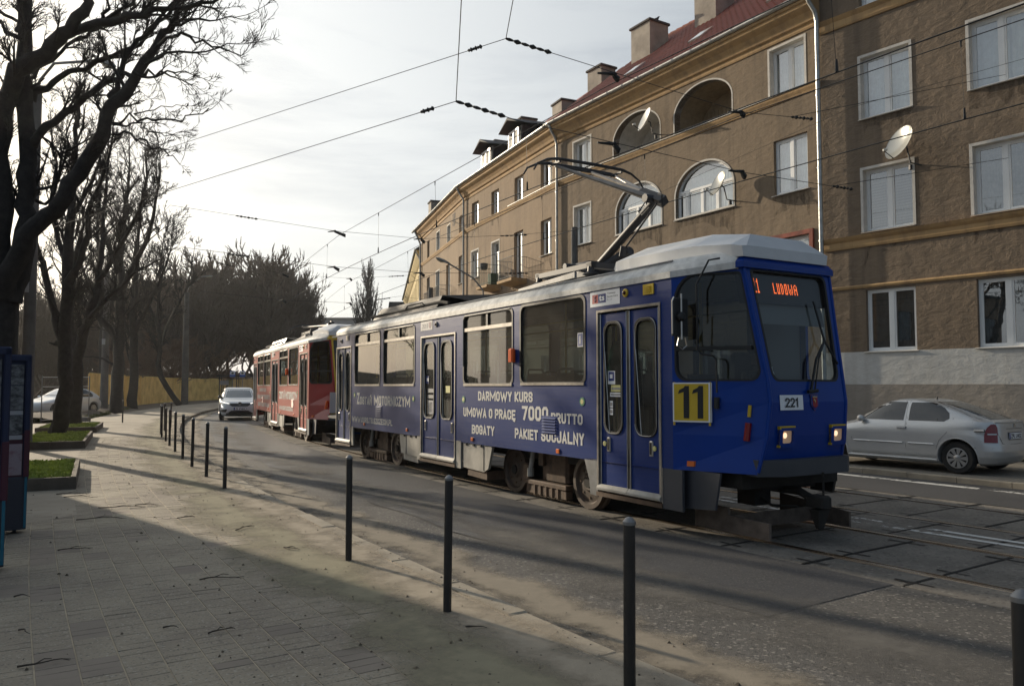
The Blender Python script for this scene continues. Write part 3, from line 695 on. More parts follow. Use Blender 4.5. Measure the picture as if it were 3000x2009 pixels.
# --- section B: middle house with arches and red tiled roof
B = sec_root('B', 'brown house with arched loggias and a red tiled roof directly behind the pantograph')
AR = lambda w_, r_: {'tl': (w_ / 2 - .01, r_), 'tr': (w_ / 2 - .01, r_)}
logR = (3.18, 5.70, 9.99, 11.40, AR(2.52, .80)); logL = (6.42, 8.93, 9.99, 11.38, AR(2.51, .80))
aR = (3.17, 5.68, 7.13, 8.80, AR(2.51, .95)); aL = (6.39, 8.80, 7.13, 8.80, AR(2.41, .95))
recB = [(0.5, 1.71, 10.0, 11.42), (10.32, 11.44, 10.0, 11.28), (0.46, 1.62, 7.1, 8.7), (10.35, 11.42, 7.14, 8.68), (10.35, 11.42, 4.2, 5.8), (3.4, 4.6, 4.2, 5.8), (6.9, 8.1, 4.2, 5.8), (.42, 1.70, 4.3, 5.82)]
g0B = [(3.4, 4.6, 1.4, 2.9), (6.9, 8.1, 1.4, 2.9), (10.3, 11.4, 1.4, 2.9), (0.6, 1.6, 0.1, 2.4)]
shell(B, M_wall, 0.0, 12.5, 12.24, [logR, logL, aR, aL] + recB + g0B)
profile(B, 'cornice', M_och, CORN, -.02, 12.62); profile(B, 'string_course', M_och, STRG, 0.02, 12.5)
MB().prism([(.0, 9.968), (.125, 9.972), (.125, 9.985), (.0, 9.992)], 0.02, 12.5, 'yz').build('string_cap', M_cap, B)
gutter(B, -.3, 12.75, 12.32)
for i, h in enumerate(recB):
    window(B, (h[0] + .005, h[1] - .005, h[2] + .01, h[3] - .005), y=-.17 if i in (0, 1, 3) else -.1, surround=i in (0, 1, 3), curtain=M_curt if i in (0, 2, 1, 3) else M_curtd, sill=i not in (0, 1))
for h in g0B[:3]: window(B, h, curtain=M_curtd)
MB().box(.62, 1.58, -.2, -.14, .1, 2.39).build('door', M_redf, B)
ring(MB(), (.30, 1.82, 4.18, 5.94), .12, .07, -.02).build('red_window_frame', M_redf, B)
for h, nm in ((aR, 0), (aL, 1)):     # arched windows
    o = window(B, h, y=-.12, bars=(.30, .56, .83), transom=8.02, curtain=M_curt)
    rg = MB(); ring(rg, (h[0] - .06, h[1] + .06, h[2] - .02, h[3] + .06, AR(h[1] - h[0] + .12, .99)), .06, .015, -.12); rg.build('surround', M_rev, o)
for h in (logR, logL):               # open loggias: a vaulted recess with its own floor, back and parapet rail
    lo = MB(); o = outline(h); lo.loft([[(x, -.26, z) for x, z in o], [(x, -1.35, z) for x, z in o]]); lo.face([(x, -1.35, z) for x, z in o])
    lgo = lo.build('loggia', M_rev if h is logL else M_wood, B)
    rv = MB(); rv.loft([[(x, .006, z) for x, z in outline((h[0] - .05, h[1] + .05, h[2], h[3] + .05, AR(h[1] - h[0] + .1, .84)))], [(x, .006, z) for x, z in o], [(x, -.27, z) for x, z in o]]); rv.build('arch_reveal', M_rev, lgo)
    if h is logR:
        MB().box(3.45, 4.2, -1.34, -1.28, 10.0, 11.0).build('balcony_door', mat('door_brown', (.05, .035, .03), .6), lgo)
        for x in np.arange(4.3, 5.6, .17): MB().box(x, x + .15, -1.34, -1.315, 10.0, 10.95).build('board', M_wood, lgo)
        MB().tube([(h[0], -.1, 10.09), (h[1], -.1, 10.09)], .018, 6).build('rail', M_iron, lgo)
pipe(B, [(12.45, .5, 12.24), (12.42, .42, 12.02), (12.44, .2, 11.75), (12.46, .1, 11.5), (12.47, .1, 0.2)])
pipe(B, [(.02, .5, 12.28), (.0, .42, 12.08), (-.03, .22, 11.85), (-.03, .14, 11.6), (-.03, .14, 0.2)], r=.06)
# roof of B: deck, then tiles laid on it
RW, RZ = 5.0, 16.7
def roofdeck(par, x0, x1, m, y0=.44, z0=12.33, w_=RW, zr=RZ, name='roof', sl=0.0):
    mb = MB(); mb.prism([(y0, z0 - .05), (y0, z0), (-w_, zr), (-2 * w_ - y0, z0), (-2 * w_ - y0, z0 - .05)], x0, x1, 'yz'); return mb.build(name, m, par)
dkB = roofdeck(B, -.05, 12.6, M_rust)
def tile_mesh():
    # pantile: 0.23 wide, 0.36 long (0.30 showing), S-shaped
    mb = MB(); prof = [(-.115, .012), (-.085, .040), (-.045, .052), (-.005, .036), (.03, .010), (.075, .002), (.118, .014)]
    up = [[(x, 0, z + .014) for x, z in prof], [(x, -.35, z) for x, z in prof]]; dn = [(x, 0, z - .004) for x, z in prof]
    mb.loft([dn, up[0], up[1]], closed=False); return mb
TM = tile_mesh(); tme = TM.mesh('roof_tile', M_tile)
ang = math.atan2(RZ - 12.33, RW + .44); Ls = math.hypot(RZ - 12.33, RW + .44)
tl = []; nrow = int(Ls / .30)
for r_i in range(nrow + 1):
    yy = .47 - r_i * .30 * math.cos(ang); zz = 12.335 + r_i * .30 * math.sin(ang); fr = r_i / nrow
    xx = 0.05 + .115; xe = 12.55 - fr * .34
    while xx < xe: tl.append((xx, yy, zz)); xx += .225
SB = Matrix.Translation((SEC['B'][0][0], SEC['B'][0][1], 0)) @ Matrix.Rotation(R(SEC['B'][1] + 90), 4, 'Z')
sky_l = [(8.75, 9.5), (12.95, 13.7), (2.0, 2.6), (5.2, 5.8)]
def px_size(p): q = SB @ Vector(p); return q.y
vis = sorted(tl, key=lambda t: (0 if in_view(SB @ Vector(t), 0) else 1, px_size(t)))
restt = MB()
for i, (x, y, z) in enumerate(vis):
    M = Matrix.Translation((x, y, z + rng.uniform(-.004, .004))) @ Matrix.Rotation(-ang + rng.uniform(-.01, .01), 4, 'X')
    if i < 300:
        o = bpy.data.objects.new('roof_tile', tme); col.objects.link(o); o.parent = dkB; o.matrix_local = M
    else: restt.add(TM, M)
tag(restt.fast('roof_tile_rest', M_tile, dkB), kind='stuff')
rd = MB()
for i in range(34): rd.tube([(i * .37 - .05, -RW, RZ + .06), (i * .37 + .33, -RW, RZ + .075)], [.1, .115], 8)
tag(rd.build('ridge_tile', M_tile, dkB), kind='stuff')
for xs0 in (2.05, 8.85, 5.4):
    y0_, z0_ = -.9, 12.33 + (.44 + .9) * math.tan(ang); sk = MB().box(-.30, .30, -.55, .25, .04, .11)
    o = sk.build('skylight', M_zinc, dkB); o.matrix_local = Matrix.Translation((xs0, y0_, z0_ + .03)) @ Matrix.Rotation(-ang, 4, 'X')
    g_ = MB().face([(-.26, -.5, .115), (.26, -.5, .115), (.26, .2, .115), (-.26, .2, .115)]).build('pane', mat('skylight_pane', (.5, .52, .53), .12), o)
def chimney(par, x0, x1, y0, y1, z0, z1, m=None):
    c_ = MB().box(x0, x1, y0, y1, z0, z1).build('chimney', m or M_chim, par); MB().bbox(x0 - .07, x1 + .07, y0 - .07, y1 + .07, z1 + .002, z1 + .09, .02).build('chimney_cap', M_chimt, c_)
    MB().box(x0 - .02, x1 + .02, y1 - .02, y1 + .02, z0, z0 + .25).build('flashing', M_zinc, c_); return c_
chimney(B, 9.95, 11.1, -3.75, -2.75, 14.0, 16.4); chimney(B, 6.9, 8.0, -4.3, -3.3, 14.5, 17.1); chimney(B, 13.3, 14.3, -3.7, -2.9, 14.0, 15.75)

# --- section C
C = sec_root('C', 'tan rendered house with two small balconies and two dark dormers')
recC = [(8.98, 9.95, 9.98, 11.17), (6.29, 7.25, 9.98, 11.17), (3.44, 4.45, 9.98, 11.17), (.60, 1.68, 9.98, 11.15), (8.98, 10.0, 7.2, 8.62), (6.24, 7.2, 6.45, 8.62), (3.48, 4.5, 6.42, 8.64), (.66, 1.69, 7.13, 8.64)]
lowC = [(x, x + 1.1, z0, z0 + 1.5) for x in (.6, 3.4, 6.2, 9.0) for z0 in (4.2, 1.4)]
shell(C, M_wallB, 0.02, 11.0, 12.24, recC + lowC, depth=10)
profile(C, 'cornice', M_och, CORN, -.05, 11.1); profile(C, 'string_course', M_och, STRG, 0.02, 11.0); gutter(C, -.1, 11.2, 12.30)
MB().prism([(.0, 9.968), (.125, 9.972), (.125, 9.985), (.0, 9.992)], 0.02, 5.0, 'yz').build('string_cap', M_cap, C)
for i, h in enumerate(recC + lowC):
    window(C, (h[0] + .005, h[1] - .005, h[2] + .01, h[3] - .005), y=-.15, curtain=M_curt if i % 3 else M_curtd, surround=i in (5, 4), sill=i not in (5, 6), transom=8.1 if i == 5 else None)
pipe(C, [(10.95, .5, 12.25), (10.93, .4, 12.0), (10.9, .12, 11.6), (10.9, .1, .2)])
def balcony(par, x0, x1, z, out=.75, m=None, junk=False):
    b = MB().prism([(0, z - .22), (out, z - .12), (out, z), (0, z)], x0, x1, 'yz').build('balcony', m or M_och, par)
    r_ = MB(); H_ = .95
    for a, c in (((x0 + .03, 0), (x0 + .03, out - .03)), ((x0 + .03, out - .03), (x1 - .03, out - .03)), ((x1 - .03, out - .03), (x1 - .03, 0))):
        n = max(2, int(math.hypot(c[0] - a[0], c[1] - a[1]) / .11))
        for zz in (.08, H_): r_.tube([(a[0], a[1], z + zz), (c[0], c[1], z + zz)], .014, 4)
        for k in range(n + 1): x = a[0] + (c[0] - a[0]) * k / n; y = a[1] + (c[1] - a[1]) * k / n; r_.tube([(x, y, z), (x, y, z + H_)], .007, 4)
    r_.build('railing', mat('railing_grey', (.3, .3, .28), .6) if not junk else mat('railing_green', (.16, .2, .17), .6), b)
    if junk:
        MB().lathe([(.14, 0), (.2, .12), (.2, .3), (.1, .32)], (x0 + .3, out + .03, z + .72), 'z', 10).build('hanging_box', mat('flower_box', (.12, .12, .11), .8), b)
        MB().bbox(x0 + .1, x0 + .5, .1, .5, z + .01, z + .55).build('crate', mat('balcony_clutter', (.06, .1, .06), .8), b)
    return b
balcony(C, 6.0, 7.35, 6.42, junk=True); balcony(C, 3.1, 4.75, 6.38)
dkC = roofdeck(C, 0.02, 11.1, M_tile)
for x0 in (4.35, 7.85):
    dm = MB().prism([(-.35, 12.4), (-.35, 13.75), (-3.2, 13.95), (-3.2, 12.4)], x0, x0 + 1.55, 'yz').build('dormer', mat('dormer_slate', (.03, .032, .037), .7, var=.3, vscale=8), C)
    hood = MB(); hood.loft([[(x0 - .35, .1, 13.72), (x0 + .75, .1, 14.22), (x0 + 1.8, .1, 13.72), (x0 + .75, .1, 14.1)], [(x0 - .35, -3.3, 13.85), (x0 + .75, -3.3, 14.35), (x0 + 1.8, -3.3, 13.85), (x0 + .75, -3.3, 14.2)]], True, True); hood.build('dormer_roof', M_slate, dm)
    window(dm, (x0 + .2, x0 + 1.35, 12.55, 13.68), y=-.24, sill=False, curtain=M_curt)
chimney(C, 6.9, 8.0, -2.3, -1.5, 12.8, 15.0); chimney(C, 9.4, 10.7, -1.9, -1.1, 12.6, 14.5); chimney(C, 4.7, 5.7, -3.6, -2.6, 13.5, 15.35)

# --- section D
D = sec_root('D', 'far tan house at the bend of the terrace with an aerial on its front')
recD = [(9.5, 10.25, 9.98, 11.16), (6.35, 7.3, 9.98, 11.17), (3.45, 4.25, 9.98, 11.0), (.5, 1.3, 9.98, 10.95), (9.35, 10.3, 7.2, 8.72), (6.35, 7.4, 6.45, 8.72), (3.46, 4.5, 6.45, 8.72), (.5, 1.4, 7.2, 8.73)]
lowD = [(x, x + 1.1, z0, z0 + 1.5) for x in (.6, 3.4, 6.2, 9.0) for z0 in (4.2, 1.4)]
shell(D, M_wallB, 0.02, 12.3, 12.24, recD + lowD, depth=10)
profile(D, 'cornice', M_och, CORN, -.05, 12.5); profile(D, 'string_course', M_och, STRG, 0.02, 12.3); gutter(D, -.1, 13.0, 12.28)
for i, h in enumerate(recD + lowD): window(D, (h[0] + .005, h[1] - .005, h[2] + .01, h[3] - .005), y=-.13, m=M_blu if i in (0, 1, 2, 4, 5) else M_pvc, curtain=M_curt if i % 2 else None, surround=i in (1, 2, 5))
balcony(D, 3.1, 4.9, 6.42, m=M_wallB); balcony(D, 6.0, 7.7, 6.42, m=M_wallB)
pipe(D, [(12.2, .5, 12.2), (12.15, .3, 11.8), (12.15, .1, 11.3), (12.15, .1, .2)], r=.07)
roofdeck(D, 0.02, 12.4, M_slate); chimney(D, 12.0, 12.9, -1.4, -.6, 12.4, 14.3)
ae = MB(); ae.tube([(.35, .1, 10.3), (.35, .5, 10.5)], .02, 4); ae.tube([(.35, .5, 10.2), (.35, .5, 10.95)], .015, 4)
for k in range(4):
    z = 10.35 + k * .17; ae.tube([(.1, .5, z), (.75, .5, z)], .012, 4)
    for x in (.1, .3, .5, .7): ae.tube([(x, .5, z - .07), (x, .5, z + .07)], .01, 4)
ae.build('aerial', mat('aerial_grey', (.5, .5, .48), .5), D)

# --- yellow building further on, and far roofs
Eb = thing('apartment_building', 'long yellow rendered building whose eaves run down beyond the tan house', 'apartment building', (-6.3, 54.5, 0), R(9.5 + 90), 'terraced apartment houses along the tram line')
M_yel = mat('render_yellow', (.5, .4, .2), .9, build=plaster((0.55, 0.44, 0.22), (0.38, 0.29, 0.15), 0.4, 0.02))
hE = [(x, x + .9, z0, z0 + 1.7) for x in np.arange(2, 31, 2.6) for z0 in (8.3, 5.2, 2.0)]
we = MB(); plate(we, 0, 33, 0, 11.0, hE, 0, -.2); we.face([(33, 0, 0), (33, -9, 0), (33, -9, 11), (33, 0, 11)]); we.face([(0, 0, 0), (0, -9, 0), (0, -9, 11), (0, 0, 11)]); we.build('wall', M_yel, Eb)
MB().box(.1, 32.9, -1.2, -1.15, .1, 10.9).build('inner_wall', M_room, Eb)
for h in hE: ring(MB(), h, .07, -.1, -.16).box((h[0] + h[1]) / 2 - .04, (h[0] + h[1]) / 2 + .04, -.16, -.1, h[2], h[3]).build('window', M_blu, Eb)
for h in hE: pane_face(MB(), h, -.15).build('pane', G_win, Eb)
MB().prism([(-.02, 10.5), (.1, 10.6), (.35, 10.95), (.4, 11.1), (-.02, 11.1)], 0, 33, 'yz').build('cornice', M_yel, Eb); gutter(Eb, -.2, 33.2, 11.2, .45)
MB().prism([(-.02, 7.3), (.08, 7.35), (.1, 7.55), (-.02, 7.6)], 0, 33, 'yz').build('string_course', M_yel, Eb)
MB().prism([(.45, 11.1), (.45, 11.2), (-4.5, 14.6), (-9, 11.2), (-9, 11.1)], 0, 33, 'yz').build('roof', M_slate, Eb)
pipe(Eb, [(.3, .42, 11.1), (.3, .1, 10.4), (.3, .1, .2)], r=.07)

def far_block(u0, u1, v0, Y, m, label, floors, depth=12, roof=0, extra=None):
    x0, x1 = (u0 - 1500) / 2298 * Y, (u1 - 1500) / 2298 * Y; z1 = 1.62 + (1130 - v0) / 2298 * Y
    t = thing('distant_building', label, 'building', (x0, Y, 0)); Wd = x1 - x0; mb = MB(); hs = []
    fh = 3.0; n = int(z1 / fh)
    for k in range(n):
        zc = z1 - 1.0 - k * fh - 1.4
        for x in np.arange(1.2, Wd - 1.5, 2.9): hs.append((x, x + 1.5, zc, zc + 1.3))
    plate(mb, 0, Wd, 0, z1 - roof, hs if not roof else [], 0, .3); mb.face([(0, 0, 0), (0, depth, 0), (0, depth, z1 - roof), (0, 0, z1 - roof)]); mb.face([(Wd, 0, 0), (Wd, depth, 0), (Wd, depth, z1 - roof), (Wd, 0, z1 - roof)]); mb.face([(0, 0, z1 - roof), (Wd, 0, z1 - roof), (Wd, depth, z1 - roof), (0, depth, z1 - roof)])
    mb.build('wall', m, t)
    if not roof:
        for h in hs[: 40]: pane_face(MB(), h, .25).build('pane', mat('far_pane', (.05, .06, .07), .1), t)
        MB().box(-.2, Wd + .2, -.2, depth, z1 + .002, z1 + .5).build('parapet', M_pl2, t)
    return t, Wd, z1
far_block(905, 1062, 936, 190, mat('far_concrete', (.33, .33, .32), .9), 'pale flat-roofed block far away showing above the red tram', 5)
far_block(1070, 1160, 945, 210, mat('far_concrete2', (.28, .29, .29), .9), 'lower flat-roofed block far away beside the poplar', 5)
t, Wd, z1 = far_block(1128, 1196, 905, 120, M_chim, 'old building with dark mansard roof far beyond the trams', 4, roof=4.0)
MB().prism([(0, z1 - 4), (.6, z1 + 1.1), (Wd + 2, z1 + 1.1), (Wd + 2, z1 - 4)], -.4, 11, 'xz').build('roof', M_slate, t)
for x in (.9, 1.9): MB().box(x, x + .4, -.75, -.38, z1 - 1.1, z1 - .6).build('skylight', mat('far_glint', (.55, .55, .52), .2), t)
MB().prism([(.2, z1 - 4.0), (.2, z1 - 2.6), (1.2, z1 - 1.9), (2.2, z1 - 2.6), (2.2, z1 - 4.0)], -1.2, 1, 'xz').build('gable', M_chim, t)

# --- satellite dishes on the fronts
def dish(k, s, z, out, rad, m, label, facem=None, arm=.5):
    p, h = SEC[k]; a = R(h); d = Vector((-math.sin(a), math.cos(a), 0)); n = Vector((-math.cos(a), -math.sin(a), 0)); P = Vector((p[0], p[1], 0)) + d * s + Vector((0, 0, z))
    t = thing('satellite_dish', label, 'satellite dish', P, 0, 'satellite dishes on the house fronts')
    az = R(-102); nn = Vector((math.sin(az) * math.cos(R(22)), math.cos(az) * math.cos(R(22)), math.sin(R(22)))); q = nn.to_track_quat('Z', 'Y').to_matrix().to_4x4()
    c = n * out + Vector((0, 0, .0)); Mx = Matrix.Translation(c) @ q
    prof = [(rad * x, .28 * rad * x * x) for x in (0.001, .2, .4, .6, .8, .95, 1.0)]; b = MB(); b.lathe(prof + [(rad * 1.01, .29 * rad)] + [(r_ * .99, z_ - .012) for r_, z_ in reversed(prof)], n=28, cap=False)
    bb = MB().add(b, Mx); bb.build('reflector', m, t, smooth=40)
    f = Mx @ Vector((0, -rad * .85, rad * 1.0)); e = Mx @ Vector((0, -rad, .25 * rad))
    MB().tube([e, f], .012, 5).build('feed_arm', M_iron, t); MB().tube([f, f + (Mx.to_3x3() @ Vector((0, .35, -.5))).normalized() * .1], [.028, .04], 8).build('feed_horn', mat('lnb_grey', (.55, .55, .52), .5), t)
    br = MB(); bk = Mx @ Vector((0, 0, -.02)); br.tube([bk, bk - nn * .1, n * (out * .6) - Vector((0, 0, .45)) - d * .1, -Vector((0, 0, .5)) - d * .25], .02, 6); br.box(-.04, .04, -.04, .04, -.56, -.44); br.build('bracket', M_iron, t)
    return t
dish('B', 6.62, 10.72, .40, .42, M_dishw, 'white satellite dish in front of the left open loggia'); dish('B', 3.3, 7.75, .42, .40, M_dish, 'dark satellite dish at the corner of the arched window')
dish('A', -2.35, 7.55, .42, .44, M_dish, 'large shiny satellite dish beside the window of the nearest brown house')
# pigeon on the chimney
pg = thing('pigeon', 'small dark pigeon perched on the tall rendered chimney', 'bird', SB @ Vector((10.2, -3.3, 16.5)))
pb = MB(); pb.tube([(-.2, 0, .05), (-.1, 0, .1), (0, 0, .15), (.08, 0, .2), (.12, 0, .26), (.15, 0, .29)], [.015, .05, .07, .055, .035, .012], 8); pb.tube([(.15, 0, .285), (.19, 0, .275)], [.01, .003], 5)
pb.tube([(0, .02, .1), (0, .02, 0)], .006, 4); pb.tube([(0, -.02, .1), (0, -.02, 0)], .006, 4); pb.build('body', M_iron, pg, smooth=60)
# ------------------------------------------------------------ the two tram cars
def foil(base, film, amt):
    def b(t, p, tcn):
        n = t.noise(t.mapping(tcn, (.45, 1, 16)), 3.0, 7, 0.7); big = t.noise(t.mapping(tcn, (.5, 1, 1.5)), 1.2, 4, 0.6)
        k = t.math('MULTIPLY', t.math('ADD', t.ramp(n, [(0.42, 0.0), (0.75, 1.0)]), t.math('MULTIPLY', big, .5)), amt)
        t.l.new(t.mix(k, base, film), p.inputs['Base Color'])
        t.l.new(t.math('ADD', 0.24, t.math('MULTIPLY', n, 0.25)), p.inputs['Roughness']); p.inputs['Specular IOR Level'].default_value = 0.3
        bp = t.add('Bump'); bp.inputs['Distance'].default_value = 0.0009; t.l.new(t.noise(t.mapping(tcn, (.6, 1, 14)), 5, 5, .6), bp.inputs['Height']); t.l.new(bp.outputs[0], p.inputs['Normal'])
    return b
M_blueF = mat('blue_foil', (0, 0, .1), 0.35, build=foil((0.002, 0.027, 0.165), (0.07, 0.085, 0.15), .20))
M_blueP = mat('blue_paint', (0.0, 0.036, 0.25), 0.3, spec=0.28, coat=0.0, var=0.10, vscale=1.5)
M_redF = mat('red_foil', (.3, 0, 0), 0.35, build=foil((0.40, 0.055, 0.045), (0.45, 0.22, 0.18), .5))
M_redP = mat('red_paint', (0.33, 0.012, 0.018), 0.3, coat=0.3, var=.1, vscale=1.5)
M_yelP = mat('tram_yellow', (0.62, 0.42, 0.02), 0.35, var=.08)
M_roofw = mat('tram_roof_white', (0.62, 0.61, 0.58), 0.5, var=0.3, vscale=6, bump=.002, bscale=40)
M_podw = mat('pod_white', (0.60, 0.61, 0.62), 0.4, var=.08, vscale=3)
M_podb = mat('trough_brown', (0.11, 0.088, 0.07), 0.6, var=.35, vscale=4)
M_rub = mat('rubber_black', (0.012, 0.012, 0.012), 0.55)
M_alu = mat('aluminium_trim', (0.50, 0.48, 0.45), 0.3, metal=.85, var=.2, vscale=8)
M_skirt = mat('skirt_grey', (0.20, 0.20, 0.20), 0.5, metal=.2, var=.35, vscale=4)
M_skirtl = mat('skirt_light', (0.36, 0.34, 0.30), 0.55, var=.3, vscale=3)
M_skirtd = mat('skirt_dark', (0.050, 0.053, 0.062), 0.55, var=.15)
M_under = mat('underframe', (0.022, 0.019, 0.016), 0.85, var=.4, vscale=6)
M_bog = mat('bogie_rust', (0.10, 0.060, 0.036), 0.75, var=.5, vscale=9, bump=.004, bscale=40)
M_whl = mat('wheel_brown', (0.075, 0.05, 0.034), 0.6, var=.4, vscale=6)
M_int = mat('tram_interior', (0.16, 0.16, 0.15), 0.85); M_seat = mat('tram_seat', (0.03, 0.035, 0.045), 0.7)
M_intl = mat('tram_lining', (0.30, 0.29, 0.26), 0.8)
M_ypole = mat('pole_yellow', (0.62, 0.42, 0.03), 0.4)
M_text = mat('lettering_silver', (0.55, 0.55, 0.54), 0.55, var=.12, vscale=9); M_tblk = mat('lettering_black', (0.012, 0.012, 0.014), 0.6)
M_white = mat('plate_white', (0.85, 0.86, 0.88), 0.5); M_whitew = mat('plate_white_worn', (0.42, 0.42, 0.44), 0.5, var=.2, vscale=20)
M_amb = mat('reflector_orange', (0.75, 0.16, 0.02), 0.3); M_indic = mat('indicator_orange', (0.85, 0.13, 0.02), 0.25)
M_redl = mat('lamp_red', (0.22, 0.01, 0.01), 0.25)
M_head = mat('headlamp_glass', (0.7, 0.5, 0.34), 0.15, emit=(1.0, 0.6, 0.33), estr=0.10)
M_led = mat('led_orange', (0.1, 0.02, 0.0), 0.5, emit=(1.0, 0.16, 0.03), estr=2.0)
M_pant = mat('pantograph_dark', (0.028, 0.027, 0.03), 0.5); M_panta = mat('pantograph_alu', (0.22, 0.20, 0.18), 0.35, metal=.7, var=.3, vscale=5)
G_tram = glassmat('tram_window_glass', (0.34, 0.40, 0.395), 0.0, ior=1.75, rough=.02, dirt=.16)
G_cabd = glassmat('tram_cab_glass_dark', (0.22, 0.24, 0.25), 0.0, ior=1.45, rough=.01, dirt=.02)
G_cab = glassmat('tram_cab_glass', (0.74, 0.78, 0.78), 0.0, ior=1.45, rough=.01, dirt=.03)
M_sblue = mat('sticker_blue', (0.01, 0.035, 0.20), .5); M_syel = mat('sticker_yellow', (0.66, 0.62, 0.25), .5); M_sgrn = mat('sticker_green', (0.03, 0.20, 0.10), .5); M_stp = mat('sticker_print', (.3, .3, .3), .6, var=.7, vscale=150)

WIN = [(-.36, 1.24, 1.65, 2.775, .10), (-2.17, -.57, 1.64, 2.765, .09), (-5.75, -4.17, 1.64, 2.76, .09), (-7.50, -5.95, 1.64, 2.765, .09)]
DOOR = [(1.50, 2.66, .37, 2.53, [(1.62, 1.95), (2.21, 2.56)]), (-3.87, -2.47, .36, 2.50, [(-3.785, -3.343), (-3.06, -2.634)]), (-8.78, -7.76, .35, 2.50, [(-8.68, -8.42), (-8.18, -7.89)])]
NZ = [.72, 1.10, 1.45, 1.68, 2.30, 2.87, 3.0]; NX = [3.70, 3.75, 3.76, 3.73, 3.60, 3.485, 3.47]; NYN = [.36, .45, .50, .50, .47, .44, .43]; NYF = [1.62, 1.66, 1.68, 1.68, 1.74, 1.80, 1.80]
nx = lambda z: float(np.interp(z, NZ, NX)); yn = lambda z: float(np.interp(z, NZ, NYN)); yf = lambda z: float(np.interp(z, NZ, NYF))
cabf = lambda u, y, z: (2.85 + (nx(z) - 2.85) * u + y * -.45 * 0, 0 + yn(z) * u + y, z)      # near tapering side of the cab
cabfar = lambda u, y, z: (2.85 + (nx(z) - 2.85) * u, 2.2 + (yf(z) - 2.2) * u - y, z)
frf = lambda u, y, z: (nx(z) - y, yn(z) + (yf(z) - yn(z)) * u, z)
fr2 = lambda lat, y, z: (nx(z) - y, lat, z)                                             # front by true lateral position
